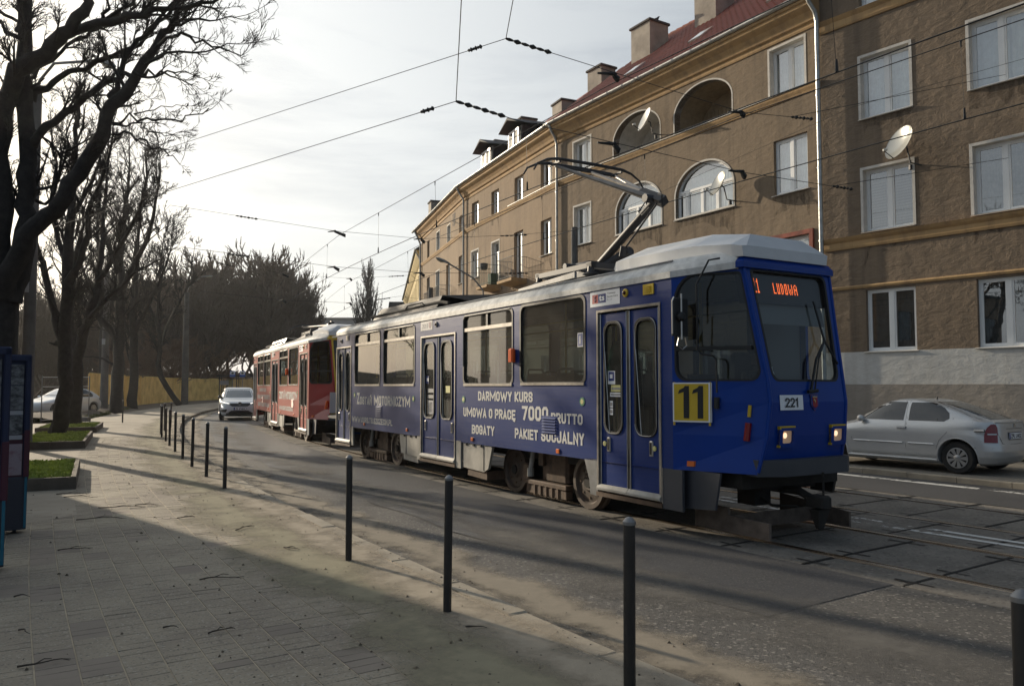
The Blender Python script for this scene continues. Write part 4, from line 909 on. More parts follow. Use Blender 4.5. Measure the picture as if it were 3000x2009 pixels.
def tram(label, cat, P0, hd, kind):
    t = thing('tram', label, cat, P0, R(hd - 90), 'two coupled tram cars')
    bodyM, cabM, frontM = (M_blueF, M_blueP, M_blueP) if kind == 'blue' else (M_redF, M_redP, M_yelP)
    # near side
    sd = MB(); plate(sd, -8.8, 2.85, .72, 2.86, [w_ for w_ in WIN] + [(d[0], d[1], .70, d[3]) for d in DOOR], 0.0, .05); body = sd.build('body', bodyM, t)
    # far side
    fs = MB(); plate(fs, -8.8, 2.85, .40, 2.86, [(a, a + 1.6, 1.64, 2.76, .09) for a in (-8.3, -6.4, -4.5, -2.6, -.7, 1.05)], 2.2, -.05); fs.build('far_side', bodyM, body)
    for a in (-8.3, -6.4, -4.5, -2.6, -.7, 1.05): pane_face(MB(), (a, a + 1.6, 1.64, 2.76, .09), 2.17).build('pane', G_tram, body)
    # rear end
    rb = MB(); rb.loft([[(-8.8, 0, z0), (-9.75, .42, z0), (-9.9, .9, z0), (-9.9, 1.3, z0), (-9.75, 1.78, z0), (-8.8, 2.2, z0)] for z0 in (.40, 1.7)], closed=False)
    rb.loft([[(-8.8, 0, z0), (-9.75 + q, .42, z0), (-9.9 + q, .9, z0), (-9.9 + q, 1.3, z0), (-9.75 + q, 1.78, z0), (-8.8, 2.2, z0)] for z0, q in ((2.7, .15), (2.86, .18))], closed=False)
    for y in (.42, 1.78): rb.box(-9.75, -9.62, y - .06, y + .06, 1.7, 2.7)
    rb.build('rear_end', bodyM, body)
    for P in ([(-8.8, .02, 1.7), (-9.74, .43, 1.7), (-9.6, .43, 2.7), (-8.8, .02, 2.7)], [(-9.74, .43, 1.7), (-9.88, 1.1, 1.7), (-9.73, 1.1, 2.7), (-9.6, .43, 2.7)], [(-9.88, 1.1, 1.7), (-9.74, 1.77, 1.7), (-9.6, 1.77, 2.7), (-9.73, 1.1, 2.7)]): MB().face(P).build('rear_pane', G_tram, body)
    # windows: rim, divider bar, panes
    for i, w_ in enumerate(WIN):
        rm = MB(); ring(rm, (w_[0] - .012, w_[1] + .012, w_[2] - .012, w_[3] + .012, .1), .035, -.008, .04)
        wo_ = rm.build('window', M_rub, t)
        MB().box(w_[0] + .02, w_[1] - .02, -.016, .0, w_[2] - .022, w_[2] + .012).build('sill', M_alu, wo_)
        if i: MB().tube([(w_[0] + .01, -.012, w_[2] + .3), (w_[0] + .01, -.012, w_[3] - .08), (w_[0] + .07, -.012, w_[3] - .012), (w_[1] - .07, -.012, w_[3] - .005)], .008, 6).build('rim', M_alu, wo_)
        pane_face(MB(), w_, .025).build('pane', G_tram, wo_)
        if i:
            MB().box(w_[0] + .01, w_[1] - .01, -.006, .04, 2.50, 2.555).build('transom', M_alu, wo_)
            MB().box((w_[0] + w_[1]) / 2 - .03, (w_[0] + w_[1]) / 2 + .03, -.002, .04, 2.555, w_[3] - .02).build('vent_bar', M_rub, wo_)
    # doors
    for k, (x0, x1, z0, z1, ws) in enumerate(DOOR):
        dr = MB(); ring(dr, (x0 - .012, x1 + .012, z0 - .02, z1 + .02), .03, -.012, .05); do = dr.build('door', M_alu, t)
        mid = (x0 + x1) / 2
        for j, (a, b) in enumerate(((x0 + .03, mid - .02), (mid + .02, x1 - .03))):
            lf = MB(); plate(lf, a, b, z0 + .05, z1 - .03, [(ws[j][0], ws[j][1], 1.06, 2.385, .11 if k else .12)], .022, .03); lo_ = lf.build('leaf', bodyM, do)
            rr = MB(); ring(rr, (ws[j][0] - .02, ws[j][1] + .02, 1.04, 2.405, .13), .034, .008, .05); rr.build('window_seal', M_rub, lo_)
            MB().tube([((p[0]), .010, p[1]) for p in outline((ws[j][0] - .012, ws[j][1] + .012, 1.05, 2.397, .13))] + [(ws[j][0] + .1, .010, 1.05)], .006, 4).build('seal_trim', M_alu, lo_)
            pane_face(MB(), (ws[j][0], ws[j][1], 1.06, 2.385, .12), .04).build('pane', G_tram, lo_)
            hx = b - .19 if j else a + .13
            if k: hx = b - .16 if j else a + .1
            hb = MB().bbox(hx, hx + .065, .006, .03, .83, 1.0, .01); hb.build('handle', M_alu, lo_); MB().box(hx + .018, hx + .047, .003, .02, .85, .98).build('handle_slot', M_rub, lo_)
            if k == 0: MB().lathe([(.03, .016), (.03, .004), (.018, .002)], (hx + (.095 if j else -.04), 0, .92), 'y', 12).build('button', M_syel, lo_)
        MB().box(mid - .022, mid + .022, .01, .045, z0 + .02, z1 - .02).build('door_seal', M_rub, do)
        MB().tube([(mid - .028, .012, z0 + .06), (mid - .028, .012, z1 - .03)], .008, 4).build('trim', M_alu, do); MB().tube([(mid + .028, .012, z0 + .06), (mid + .028, .012, z1 - .03)], .008, 4).build('trim', M_alu, do)
        for xx in (x0 + .045, x1 - .045): MB().tube([(xx, .012, z0 + .06), (xx, .012, z1 - .03)], .009, 4).build('trim', M_alu if xx > 0 else M_alu, do)
        stp = MB(); stp.prism([(-.035, z0 - .01), (-.035, z0 + .015), (.0, z0 + .055), (.06, z0 + .055), (.06, z0 - .04)], x0, mid - .005, 'yz'); stp.prism([(-.035, z0 - .01), (-.035, z0 + .015), (.0, z0 + .055), (.06, z0 + .055), (.06, z0 - .04)], mid + .005, x1, 'yz'); stp.build('sill', M_skirtl, do)
        MB().box(x0 - .02, x1 + .02, -.02, .08, z0 - .09, z0 - .04).build('step', M_bog, do)
    # roof
    prof = [(-.02, 2.80), (-.022, 2.87), (.02, 2.93), (.12, 3.02), (.40, 3.085), (1.1, 3.11)]
    def rr_(x, ya, yb, dz=0.0):
        hw = (yb - ya) / 2; L_ = [(x, ya + (p[0] if p[0] < .5 else hw) * (1 if p[0] < .5 else 1), p[1] + dz) for p in prof]; return L_ + [(x, yb - (y - ya), z) for (_, y, z) in reversed(L_[:-1])]
    rf = MB(); rf.loft([rr_(-9.75, .40, 1.80), rr_(-8.8, 0, 2.2), rr_(-3.0, 0, 2.2), rr_(2.85, 0, 2.2, 0.0), rr_(3.44, .38, 1.84, .055)], True, True, closed=False)
    rf.face([(-9.75, .4, 2.8), (-8.8, 0, 2.8), (2.85, 0, 2.8), (3.44, .38, 2.85), (3.44, 1.84, 2.85), (2.85, 2.2, 2.8), (-8.8, 2.2, 2.8), (-9.75, 1.8, 2.8)])
    roof = rf.build('roof', M_roofw, t, smooth=30)
    MB().tube([(-8.8, .07, 3.0), (2.8, .07, 3.0)], .012, 4).build('drip_rail', M_skirt, roof)
    # cab: tapering sides and front
    HN = (.03, .95, 1.67, 2.83, {'bl': (.12, .14), 'br': (.12, .14), 'tl': (.30, .30), 'tr': (.04, .04)}); HW = (.055, .945, 1.665, 2.86, {'bl': (.07, .11), 'br': (.07, .11), 'tl': (.03, .05), 'tr': (.06, .09)})
    def zz(mb, f, holes):       # sub-divide in z so that the profile is followed
        for a, b in zip(NZ[:-1], NZ[1:]): pass
        plate(mb, 0, 1, .72, 2.87, holes, 0, .045, f)
    ca = MB(); h1 = [(0, 1, .72, 1.10), (0, 1, 1.10, 1.45)]
    for a, b in ((.72, 1.10), (1.10, 1.45)): ca.face([cabf(0, 0, a), cabf(1, 0, a), cabf(1, 0, b), cabf(0, 0, b)]); ca.face([cabfar(0, 0, a), cabfar(1, 0, a), cabfar(1, 0, b), cabfar(0, 0, b)])
    plate(ca, 0, 1, 1.45, 2.87, [HN], 0, .045, cabf); plate(ca, 0, 1, 1.45, 2.87, [HN], 0, .045, cabfar)
    cab = ca.build('cab', cabM, t)
    fr = MB()
    for a, b in ((.72, 1.10), (1.10, 1.45)): fr.face([frf(0, 0, a), frf(1, 0, a), frf(1, 0, b), frf(0, 0, b)])
    plate(fr, 0, 1, 1.45, 2.87, [HW], 0, .05, frf)
    front = fr.build('front', frontM, cab)
    MB().tube([frf(0, .004, z) for z in (.74, 1.1, 1.45, 1.68, 2.3, 2.86)], .022, 8).build('corner_pillar', cabM, cab)
    MB().tube([frf(1, .004, z) for z in (.74, 1.1, 1.45, 1.68, 2.3, 2.86)], .022, 8).build('corner_pillar', cabM, cab)
    pane_face(MB(), HN, .03, cabf).build('side_pane', G_cabd, cab); pane_face(MB(), HN, .03, cabfar).build('side_pane', G_cab, cab)
    sl = MB(); ring(sl, HN, .022, -.004, .035, cabf); sl.build('side_seal', M_rub, cab)
    MB().box(0, 1, 0, 1, 0, 1)
    bar = MB(); bar.loft([[cabf(u, -.006, 2.0), cabf(u, -.006, 2.04), cabf(u, .03, 2.04), cabf(u, .03, 2.0)] for u in (.05, .9)], True, True); bar.build('side_bar', M_rub, cab)
    pane_face(MB(), HW, .035, frf).build('windscreen', G_cab, cab); ws_ = MB(); ring(ws_, HW, .022, -.003, .035, frf); ws_.build('windscreen_seal', M_rub, cab)
    vz = MB(); vz.loft([[(nx(2.87) + .035, .40, z), (nx(2.87) + .035, 1.83, z), (3.32, 1.93, z), (3.32, .31, z)] for z in (2.868, 2.93)] + [[(nx(2.87) + .0, .44, 2.985), (nx(2.87), 1.79, 2.985), (3.32, 1.88, 3.0), (3.32, .36, 3.0)]], True, True)
    vz.build('front_visor', frontM, cab)
    bm_ = MB(); pl_ = [(3.55, .36), (3.70, .36), (3.84, .61), (3.84, 1.58), (3.74, 1.74), (3.55, 1.74)]; bm_.loft([[(x, y, z) for x, y in pl_] for z in (.70, .725, .85, .868)], True, True); bm_.build('bumper', M_skirtd, cab)
    for a, c_ in ((.60, .0), (1.40, .0)):
        hl = MB(); P = [(a, .985), (a, 1.20), (a + .26, 1.20), (a + .26, .985)]
        hf = MB(); ring(hf, (a, a + .25, .985, 1.205, .03), .045, -.035, .0, fr2); ho = hf.build('headlight', frontM, cab)
        MB().loft([[fr2(a, -.036, .99), fr2(a + .018, -.036, .99), fr2(a + .018, 0, .99), fr2(a, 0, .99)], [fr2(a, -.036, 1.195), fr2(a + .018, -.036, 1.195), fr2(a + .018, 0, 1.195), fr2(a, 0, 1.195)]], True, True).build('yellow_edge', M_yelP, ho)
        MB().loft([[fr2(a, -.036, 1.19), fr2(a, -.036, 1.207), fr2(a, 0, 1.207), fr2(a, 0, 1.19)], [fr2(a + .23, -.036, 1.19), fr2(a + .23, -.036, 1.207), fr2(a + .23, 0, 1.207), fr2(a + .23, 0, 1.19)]], True, True).build('yellow_edge', M_yelP, ho)
        MB().box(0, 0.01, 0, .01, 0, .01)
        pb_ = MB(); pane_face(pb_, (a + .04, a + .21, 1.03, 1.165, .035), -.006, fr2); pb_.build('lamp_glass', M_head, ho); bq = MB(); bq.face([fr2(a + .10 + .03 * math.cos(q), -.012, 1.11 + .03 * math.sin(q)) for q in np.linspace(0, 6.283, 13)[:-1]]); bq.build('bulb', mat('bulb_warm', (.8, .7, .5), .3, emit=(1, .72, .45), estr=1.1), ho)
    # front writing and marks
    pane_face(MB(), (.63, .98, 1.37, 1.525), -.012, fr2).build('number_plate', M_white, cab)
    num = '221' if kind == 'blue' else '222'
    stroke_text(num, .70, .91, 1.40, .095, -.018, M_tblk, cab, th=.15, f=fr2)
    # lettering along the side
    if kind == 'blue':
        W_ = lambda s, a, b, z, h, **k: stroke_text(s, a, b, z, h, -.004, M_text, body, **k)
        W_('DARMOWY KURS', -1.65, -.02, 1.39, .145); W_('UMOWA O PRACĘ', -2.16, -.49, 1.125, .145); W_('7000', -.31, .38, 1.135, .20); W_('BRUTTO', .45, 1.18, 1.125, .135)
        W_('BOGATY', -1.86, -1.12, .86, .145); W_('PAKIET', -.51, .12, .865, .145); W_('SOCJALNY', .20, 1.21, .865, .155)
        W_('Z', -7.34, -7.18, 1.22, .25); W_('OSTAŃ', -7.15, -6.42, 1.22, .17); W_('MOTORNICZYM', -6.28, -4.37, 1.22, .195); W_('WWW.KURS.TS.SZCZECIN.PL', -7.66, -5.25, .83, .12)
    else:
        W_ = lambda s, a, b, z, h: stroke_text(s, a, b, z, h, -.004, M_text, body)
        W_('ZOSTAŃ MOTORNICZYM', -2.1, 1.15, 1.20, .24); W_('WWW.KURS.TS.SZCZECIN.PL', -2.1, .5, .85, .13)
        W_('DARMOWY KURS', -6.9, -5.2, 1.40, .14); W_('UMOWA O PRACĘ 7000 BRUTTO', -7.5, -4.3, 1.13, .16); W_('BOGATY PAKIET SOCJALNY', -7.3, -4.3, .86, .14)
    # service plates above the doors
    pane_face(MB(), (1.356, 1.951, 2.60, 2.79), -.004).build('operator_plate', M_white, body)
    pane_face(MB(), (1.40, 1.52, 2.64, 2.75), -.006).build('emblem_field', mat('emblem_red', (.42, .02, .03), .5), body); pane_face(MB(), (1.52, 1.68, 2.64, 2.75), -.006).build('emblem_field', M_sblue, body)
    text_obj('ts', 1.545, 1.655, 2.67, .075, -.008, M_white, body, bold=.03); text_obj('ß', 1.435, 1.485, 2.655, .085, -.008, M_white, body, bold=.0) if False else MB().tube([(1.45, -.008, 2.66), (1.475, -.008, 2.69), (1.445, -.008, 2.705), (1.475, -.008, 2.73)], .006, 4).build('emblem', M_white, body)
    text_obj('Tramwaje', 1.71, 1.87, 2.735, .022, -.007, M_tblk, body, bold=.0); text_obj('Szczecińskie', 1.71, 1.92, 2.695, .022, -.007, M_tblk, body, bold=.0); text_obj('Sp. z o.o.', 1.71, 1.81, 2.662, .015, -.007, M_tblk, body, bold=.0)
    for xx, zz_ in ((2.06, 2.715), (-3.22, 2.70), (-8.45, 2.66)):
        MB().lathe([(.05, .0), (.05, -.012), (.036, -.02)], (xx, 0, zz_), 'y', 16).build('door_lamp', M_yelP if xx > 0 else M_skirtl, body); MB().lathe([(.026, -.018), (.02, -.035), (.004, -.038)], (xx, 0, zz_), 'y', 12).build('lamp_lens', mat('lens_dark_red', (.05, .008, .008), .15), body)
    for xx in (2.38, -8.12):
        MB().bbox(xx, xx + .19, -.014, .002, 2.655, 2.775, .006).build('vent_plate', M_yelP if kind == 'blue' and xx > 0 else M_skirtl, body)
        for q in range(4): MB().box(xx + .05, xx + .14, -.024, -.013, 2.68 + q * .02, 2.69 + q * .02).build('louvre', M_yelP if kind == 'blue' and xx > 0 else M_alu, body)
    pane_face(MB(), (-3.90, -3.39, 2.62, 2.79), -.004).build('number_panel', M_whitew, body); text_obj(num, -3.84, -3.60, 2.66, .085, -.007, mat('lettering_faded', (.25, .25, .28), .6), body, bold=0.0)
    sh = MB(); sh.face([(-3.55, -.007, 2.76), (-3.44, -.007, 2.76), (-3.44, -.007, 2.68), (-3.495, -.007, 2.645), (-3.55, -.007, 2.68)]); sh.build('crest', mat('crest_faded', (.24, .15, .17), .6), body)
    for x0, x1 in ((.195, .61), (-6.2, -5.82)):
        MB().bbox(x0, x1, -.006, .002, .965, 1.215, .004).build('vent', bodyM, body)
        for q in range(6): MB().prism([(-.024, .985 + q * .038), (-.006, 1.006 + q * .038), (-.004, .985 + q * .038)], x0 + .04, x1 - .04, 'yz').build('louvre', bodyM, body)
    for xx, zz_ in ((1.17, 1.42), (-2.16, 1.40), (-4.22, 1.38), (-7.5, 1.42)):
        MB().lathe([(.055, .0), (.055, -.006), (.03, -.0061)], (xx, 0, zz_), 'y', 18).build('sticker', M_sgrn, body); MB().lathe([(.032, -.0075), (.01, -.0078)], (xx, 0, zz_), 'y', 12).build('sticker_centre', M_syel, body)
    for xx, zz_ in ((-1.88, .77), (.58, .755), (-4.55, .79), (-6.9, .80)): MB().bbox(xx, xx + .075, -.018, .002, zz_ - .025, zz_ + .03, .006).build('reflector', M_amb, body)
    ib_ = MB().bbox(-.60, -.48, -.075, .0, 1.965, 2.165, .02); ib_.build('indicator', M_indic, body)
    # yellow line-number board, side lamps, mirror
    if kind == 'blue':
        nb = MB(); nb.loft([[cabf(.045, -.055, z), cabf(.445, -.055, z), cabf(.445, -.025, z), cabf(.045, -.025, z)] for z in (1.235, 1.655)], True, True); nbo = nb.build('line_board', M_white, cab)
        pane_face(MB(), (.06, .43, 1.25, 1.642), -.0565, cabf).build('board_face', M_yelP, nbo)
        for a in (.105, .255):
            g_ = MB(); g_.face([cabf(a + .06, -.059, 1.275), cabf(a + .12, -.059, 1.275), cabf(a + .12, -.059, 1.62), cabf(a + .075, -.059, 1.62), cabf(a + .06, -.059, 1.60)]); g_.face([cabf(a, -.059, 1.535), cabf(a + .06, -.059, 1.555), cabf(a + .06, -.059, 1.60), cabf(a + .012, -.059, 1.575)]); g_.build('digit_one', M_tblk, nbo)
        MB().box(0, .01, 0, .01, 0, .01)
        for u in (.05, .435): MB().tube([cabf(u, -.04, 1.20), cabf(u, -.04, 1.66)], .012, 5).build('bracket', M_yelP, nbo)
        MB().tube([cabf(.49, -.03, 1.50), cabf(.49, -.03, 1.38)], .03, 10).build('side_lamp', M_rub, cab)
        MB().tube([cabf(.81, -.012, 1.30), cabf(.81, -.012, 1.42)], .018, 6).build('yellow_marker', M_yelP, cab); MB().tube([cabf(.81, -.015, 1.055), cabf(.81, -.015, 1.24)], .034, 8).build('side_lamp', M_redl, cab)
    else:
        for z0 in (.95, 1.15): MB().tube([fr2(.75, -.02, z0), fr2(1.4, -.16, z0)], .015, 5).build('hose', M_rub, cab)
        MB().box(3.78, 3.80, .38, .62, .9, 1.45).build('striped_board', mat('stripes', (.6, .55, .5), .6), cab); MB().tube([cabf(.81, -.02, 1.0), cabf(.81, -.02, 1.22)], .04, 8).build('side_lamp', M_indic, cab)
    MB().bbox(2.87 + .14, 2.87 + .22, -.01 + .02, .04, 0, .01) if False else None
    fb = MB(); fb.loft([[cabf(.18, -.014, z), cabf(.265, -.014, z), cabf(.265, .01, z), cabf(.18, .01, z)] for z in (.765, .82)], True, True); fb.build('reflector', M_amb, cab)
    if kind == 'blue':
        mr = MB(); mr.bbox(3.13, 3.17, -.27, -.05, 2.14, 2.54, .015); mo = mr.build('mirror', M_rub, cab); MB().tube([(3.165, -.275, 2.16), (3.165, -.275, 2.5), (3.165, -.25, 2.545)], .008, 5).build('mirror_edge', M_alu, mo)
        MB().lathe([(.05, 0), (.05, .04), (.03, .06)], (3.17, -.18, 2.34), 'x', 14).build('mirror_mount', M_rub, mo); MB().tube([(3.2, -.18, 2.1), (3.2, -.18, 2.58)], .009, 6).build('mirror_rod', M_alu, mo)
        MB().tube([(3.2, -.13, 2.12), (3.2, -.11, 2.04), (3.2, -.17, 2.0), (3.2, -.24, 2.04), (3.2, -.22, 2.12)], .007, 5).build('mirror_loop', M_alu, mo)
        MB().tube([(3.42, .16, 2.95), (3.36, .06, 2.93), (3.27, -.03, 2.68), (3.27, -.03, 2.0), (3.30, .0, 1.95), (3.40, .07, 1.93), (3.42, .09, 1.88), (3.42, .09, 1.55)], .011, 6).build('mirror_arm', M_rub, mo)
        # wiper
        wp = MB(); wp.tube([fr2(1.10, -.03, 1.57), fr2(1.24, -.05, 1.9), fr2(1.44, -.04, 2.1)], .014, 5); wp.tube([fr2(1.16, -.03, 1.57), fr2(1.28, -.05, 1.9), fr2(1.46, -.04, 2.12)], .008, 5); wp.tube([fr2(1.62, -.02, 1.86), fr2(1.46, -.03, 2.12), fr2(1.42, -.02, 2.55)], .012, 5); wp.tube([fr2(1.05, -.03, 1.56), fr2(1.2, -.03, 1.57)], .02, 6); wp.build('wiper', M_rub, cab)
        cr_ = MB(); cr_.face([fr2(1.10, -.012, 1.53), fr2(1.22, -.012, 1.53), fr2(1.22, -.012, 1.42), fr2(1.16, -.012, 1.355), fr2(1.10, -.012, 1.42)]); cr_.build('crest_border', mat('crest_line', (.2, .08, .1), .5), cab)
        cr_ = MB(); cr_.face([fr2(1.105, -.0135, 1.525), fr2(1.215, -.0135, 1.525), fr2(1.215, -.0135, 1.42), fr2(1.16, -.0135, 1.362), fr2(1.105, -.0135, 1.42)]); cr_.build('crest_field', M_blueP, cab)
        cr_ = MB(); cr_.face([fr2(1.125, -.016, 1.50), fr2(1.20, -.016, 1.50), fr2(1.20, -.016, 1.41), fr2(1.16, -.016, 1.385), fr2(1.125, -.016, 1.41)]); cr_.build('crest', mat('crest_red', (.30, .012, .02), .5), cab)
        cr_ = MB(); cr_.face([fr2(1.13, -.018, 1.495), fr2(1.195, -.018, 1.495), fr2(1.20, -.018, 1.515), fr2(1.175, -.018, 1.505), fr2(1.162, -.018, 1.518), fr2(1.15, -.018, 1.505), fr2(1.125, -.018, 1.515)]); cr_.face([fr2(1.13, -.019, 1.47), fr2(1.15, -.019, 1.485), fr2(1.17, -.019, 1.46), fr2(1.155, -.019, 1.44), fr2(1.15, -.019, 1.462)]); cr_.build('crest_charge', mat('crest_gold', (.5, .36, .16), .5), cab)
    # destination display behind the windscreen
    ds = MB(); ds.loft([[fr2(a, .06, z), fr2(b, .06, z), fr2(b, .2, z), fr2(a, .2, z)] for a, b, z in ((.50, 1.75, 2.50), (.50, 1.75, 2.84))], True, True); ds.build('display_case', M_rub, cab)
    ds = MB(); ds.loft([[fr2(a, .10, z), fr2(b, .10, z), fr2(b, .12, z), fr2(a, .12, z)] for a, b, z in ((.52, 1.68, 2.28), (.52, 1.68, 2.50))], True, True); ds.build('sun_blind', mat('blind_grey', (.16, .165, .16), .8), cab)
    if kind == 'blue':
        FNT = {'1': '010 110 010 010 010 010 111', 'L': '100 100 100 100 100 100 111', 'U': '101 101 101 101 101 101 111', 'D': '110 101 101 101 101 101 110', 'O': '111 101 101 101 101 101 111', 'W': '10001 10001 10001 10101 10101 10101 01010', 'A': '0110 1001 1001 1111 1001 1001 1001'}
        def led(s, a, b, z0, z1, nm):
            rows = [FNT[c].split() for c in s]; wd = sum(len(r_[0]) + 1.7 for r_ in rows) - 1.7; m_ = MB(); x = 0; dx = (b - a) / wd; dz = (z1 - z0) / 7
            for r_ in rows:
                for j, ln in enumerate(r_):
                    for i, ch in enumerate(ln):
                        if ch == '1': A_ = a + (x + i) * dx; Z_ = z1 - (j + 1) * dz; m_.face([fr2(A_ + dx * .08, .055, Z_ + dz * .1), fr2(A_ + dx * .92, .055, Z_ + dz * .1), fr2(A_ + dx * .92, .055, Z_ + dz * .9), fr2(A_ + dx * .08, .055, Z_ + dz * .9)])
                x += len(r_[0]) + 1.7
            m_.build(nm, M_led, cab)
        led('11', .60, .68, 2.61, 2.77, 'display_digits'); led('LUDOWA', .90, 1.28, 2.615, 2.735, 'display_letters')
        # dome camera behind the glass
        MB().lathe([(.07, 0), (.07, .03), (.055, .06), (.05, .1), (.02, .13)], (nx(1.8) - .16, .70, 1.72), 'z', 14).build('dome_camera', M_white, cab)
    # stickers on the door panes
    def stick(a, b, z0, z1, m, y=.034): pane_face(MB(), (a, b, z0, z1), y).build('sticker', m, body)
    if kind == 'blue':
        stick(1.66, 1.80, 1.64, 1.80, M_white); stick(1.675, 1.785, 1.68, 1.79, M_sblue, .032); stick(1.70, 1.755, 1.71, 1.76, M_white, .030); stick(1.72, 1.93, 1.55, 1.63, M_syel); stick(1.70, 1.935, 1.49, 1.54, M_white); stick(1.69, 1.755, 1.36, 1.44, M_white); stick(1.69, 1.755, 1.27, 1.35, M_white)
        for a, b, c_, d_ in ((1.735, 1.9, 1.575, 1.6), (1.715, 1.92, 1.505, 1.525), (1.70, 1.745, 1.38, 1.42), (1.70, 1.745, 1.29, 1.33)): stick(a, b, c_, d_, M_stp, .031)
        stick(1.04, 1.16, 2.12, 2.30, M_white, .021); stick(1.05, 1.15, 2.13, 2.29, M_sblue, .019); stick(1.09, 1.11, 2.16, 2.26, M_white, .017)
        for a, b, z0, z1, m_ in ((-3.74, -3.62, 1.66, 1.80, M_sblue), (-3.70, -3.62, 1.70, 1.76, M_white), (-3.66, -3.40, 1.50, 1.57, M_stp), (-3.66, -3.40, 1.40, 1.46, M_stp), (-3.64, -3.42, 1.12, 1.36, M_whitew), (-3.61, -3.45, 1.15, 1.33, M_stp), (-2.92, -2.74, 1.50, 1.62, M_syel)): stick(a, b, z0, z1, m_, .034 if m_ is not M_white else .032)
    # interior
    it = MB().box(-9.6, 2.84, .06, 2.14, .84, .90).box(2.84, 3.5, .5, 1.7, .84, .90); flo = it.build('floor', M_int, t)
    MB().box(-9.5, 2.85, .10, 2.10, 2.80, 2.83).build('ceiling', M_intl, t)
    MB().box(-9.6, 2.8, 2.10, 2.14, .9, 1.62).build('lining', M_int, flo); MB().box(-7.7, -3.9, .07, .11, .9, 1.60).build('lining', M_int, flo); MB().box(-2.4, 1.4, .07, .11, .9, 1.60).build('lining', M_int, flo)
    seat = MB()
    def se(mb, x, y):
        mb.bbox(x, x + .42, y - .21, y + .21, 1.28, 1.34, .02); mb.box(x + .15, x + .25, y - .05, y + .05, .9, 1.28)
        mb.loft([[(x - .02 - .1 * k, y - .2 + e, z), (x + .03 - .1 * k, y - .2 + e, z), (x + .03 - .1 * k, y + .2 - e, z), (x - .02 - .1 * k, y + .2 - e, z)] for k, z, e in ((0, 1.32, 0), (.7, 1.7, 0), (1, 1.80, .03))], True, True)
        mb.tube([(x - .1, y - .15, 1.78), (x - .12, y - .12, 1.86), (x - .12, y + .12, 1.86), (x - .1, y + .15, 1.78)], .015, 5)
    first = None
    for x in (-7.3, -6.5, -5.7, -4.9, -2.1, -1.3, -.5, .3):
        for y in (.42, 1.75):
            if first is None: m_ = MB(); se(m_, 0, 0); first = m_.mesh('seat', M_seat)
            o = bpy.data.objects.new('seat', first); col.objects.link(o); o.parent = flo; o.location = (x, y, 0)
    for x in (1.35, .0, -2.4, -4.0, -7.6, 2.72):
        MB().tube([(x, .55, .9), (x, .55, 2.8)], .018, 6).build('grab_pole', M_ypole, flo)
    for y in (.6, 1.6): MB().tube([(-9, y, 2.55), (2.5, y, 2.55)], .014, 5).build('hand_rail', M_ypole, flo)
    # cab partition, desk, seat
    MB().box(2.76, 2.80, 1.25, 2.12, .9, 2.78).build('partition', M_int, flo); MB().box(2.76, 2.80, .3, .75, .9, 1.75).build('partition', M_int, flo)
    MB().loft([[(3.25, yn(z) + .08, z), (nx(z) - .08, yn(z) + .08, z), (nx(z) - .08, yf(z) - .08, z), (3.25, yf(z) - .08, z)] for z in (1.2, 1.62)], True, True).build('driver_desk', M_rub, flo)
    MB().bbox(2.85, 2.97, .85, 1.3, 1.2, 2.0, .03).build('driver_seat', M_seat, flo)
    # underframe, bogies
    MB().box(-9.5, 3.5, .35, 1.85, .55, .82).build('underframe', M_under, t)
    for xc in (-.1, -6.73):
        bo = MB().box(xc - 1.25, xc + 1.25, .55, 1.65, .22, .5).build('bogie', M_under, t)
        for dx in (-.95, .95):
            for y, sg in ((.315, 1), (1.885, -1)):
                wl = MB(); wl.lathe([(.06, -.03), (.10, -.035), (.13, -.01), (.26, .0), (.285, -.035), (.345, -.035), (.35, .03), (.375, .05), (.375, .09), (.05, .09)], (xc + dx, y + .035, .35), 'y', 28)
                wo_ = wl.build('wheel', M_whl, bo, smooth=35)
                if sg > 0:
                    for q in range(8): a = q * math.pi / 4; MB().cyl((xc + dx + .2 * math.cos(a), y + .02, .35 + .2 * math.sin(a)), (0, 1, 0), .018, .03, 6).build('bolt', M_bog, wo_)
            MB().cyl((xc + dx, .3, .35), (0, 1, 0), .07, 1.6, 10).build('axle', M_under, bo)
        for y in (.30, 1.88):
            br = MB().bbox(xc - .52, xc + .52, y - .04, y + .07, .07, .19, .01); br.bbox(xc - .6, xc + .55, y - .06, y + .05, .20, .26, .015)
            for q in range(5): br.box(xc - .3 + q * .15, xc - .26 + q * .15, y - .055, y - .04, .06, .2)
            br.build('track_brake', M_bog, bo)
            dp = MB(); dp.tube([(xc - .42, y - .03, .38), (xc - .30, y - .03, .82)], .035, 8); dp.tube([(xc - .42, y - .03, .3), (xc - .42, y - .03, .42)], .05, 8); dp.build('damper', M_skirtl, bo)
            ax = MB(); ax.bbox(xc - .62, xc - .44, y - .05, y + .06, .2, .48, .02); ax.bbox(xc - .2, xc + .45, y + .02, y + .3, .28, .72, .04); ax.box(xc - .2, xc - .08, y - .03, y + .05, .48, .78); ax.build('axle_box', M_bog, bo)
    # skirts
    def sk(poly, m, y0=.0, y1=.03, nm='skirt_panel'): return MB().prism(poly, y0, y1).build(nm, m, t)
    sk([(1.33, .28), (1.49, .27), (1.49, .72), (1.20, .72), (1.31, .45)], M_skirt); sk([(2.68, .28), (2.99, .28), (2.99, .72), (2.68, .72)], M_skirtd, -.003, .03)
    sk([(2.67, .72), (2.67, .28), (2.685, .28), (2.685, .72)], M_alu, -.006, .02)
    sk([(2.84, .30), (3.36, .34), (3.44, .72), (2.84, .72)], M_skirtd, .1, .13)
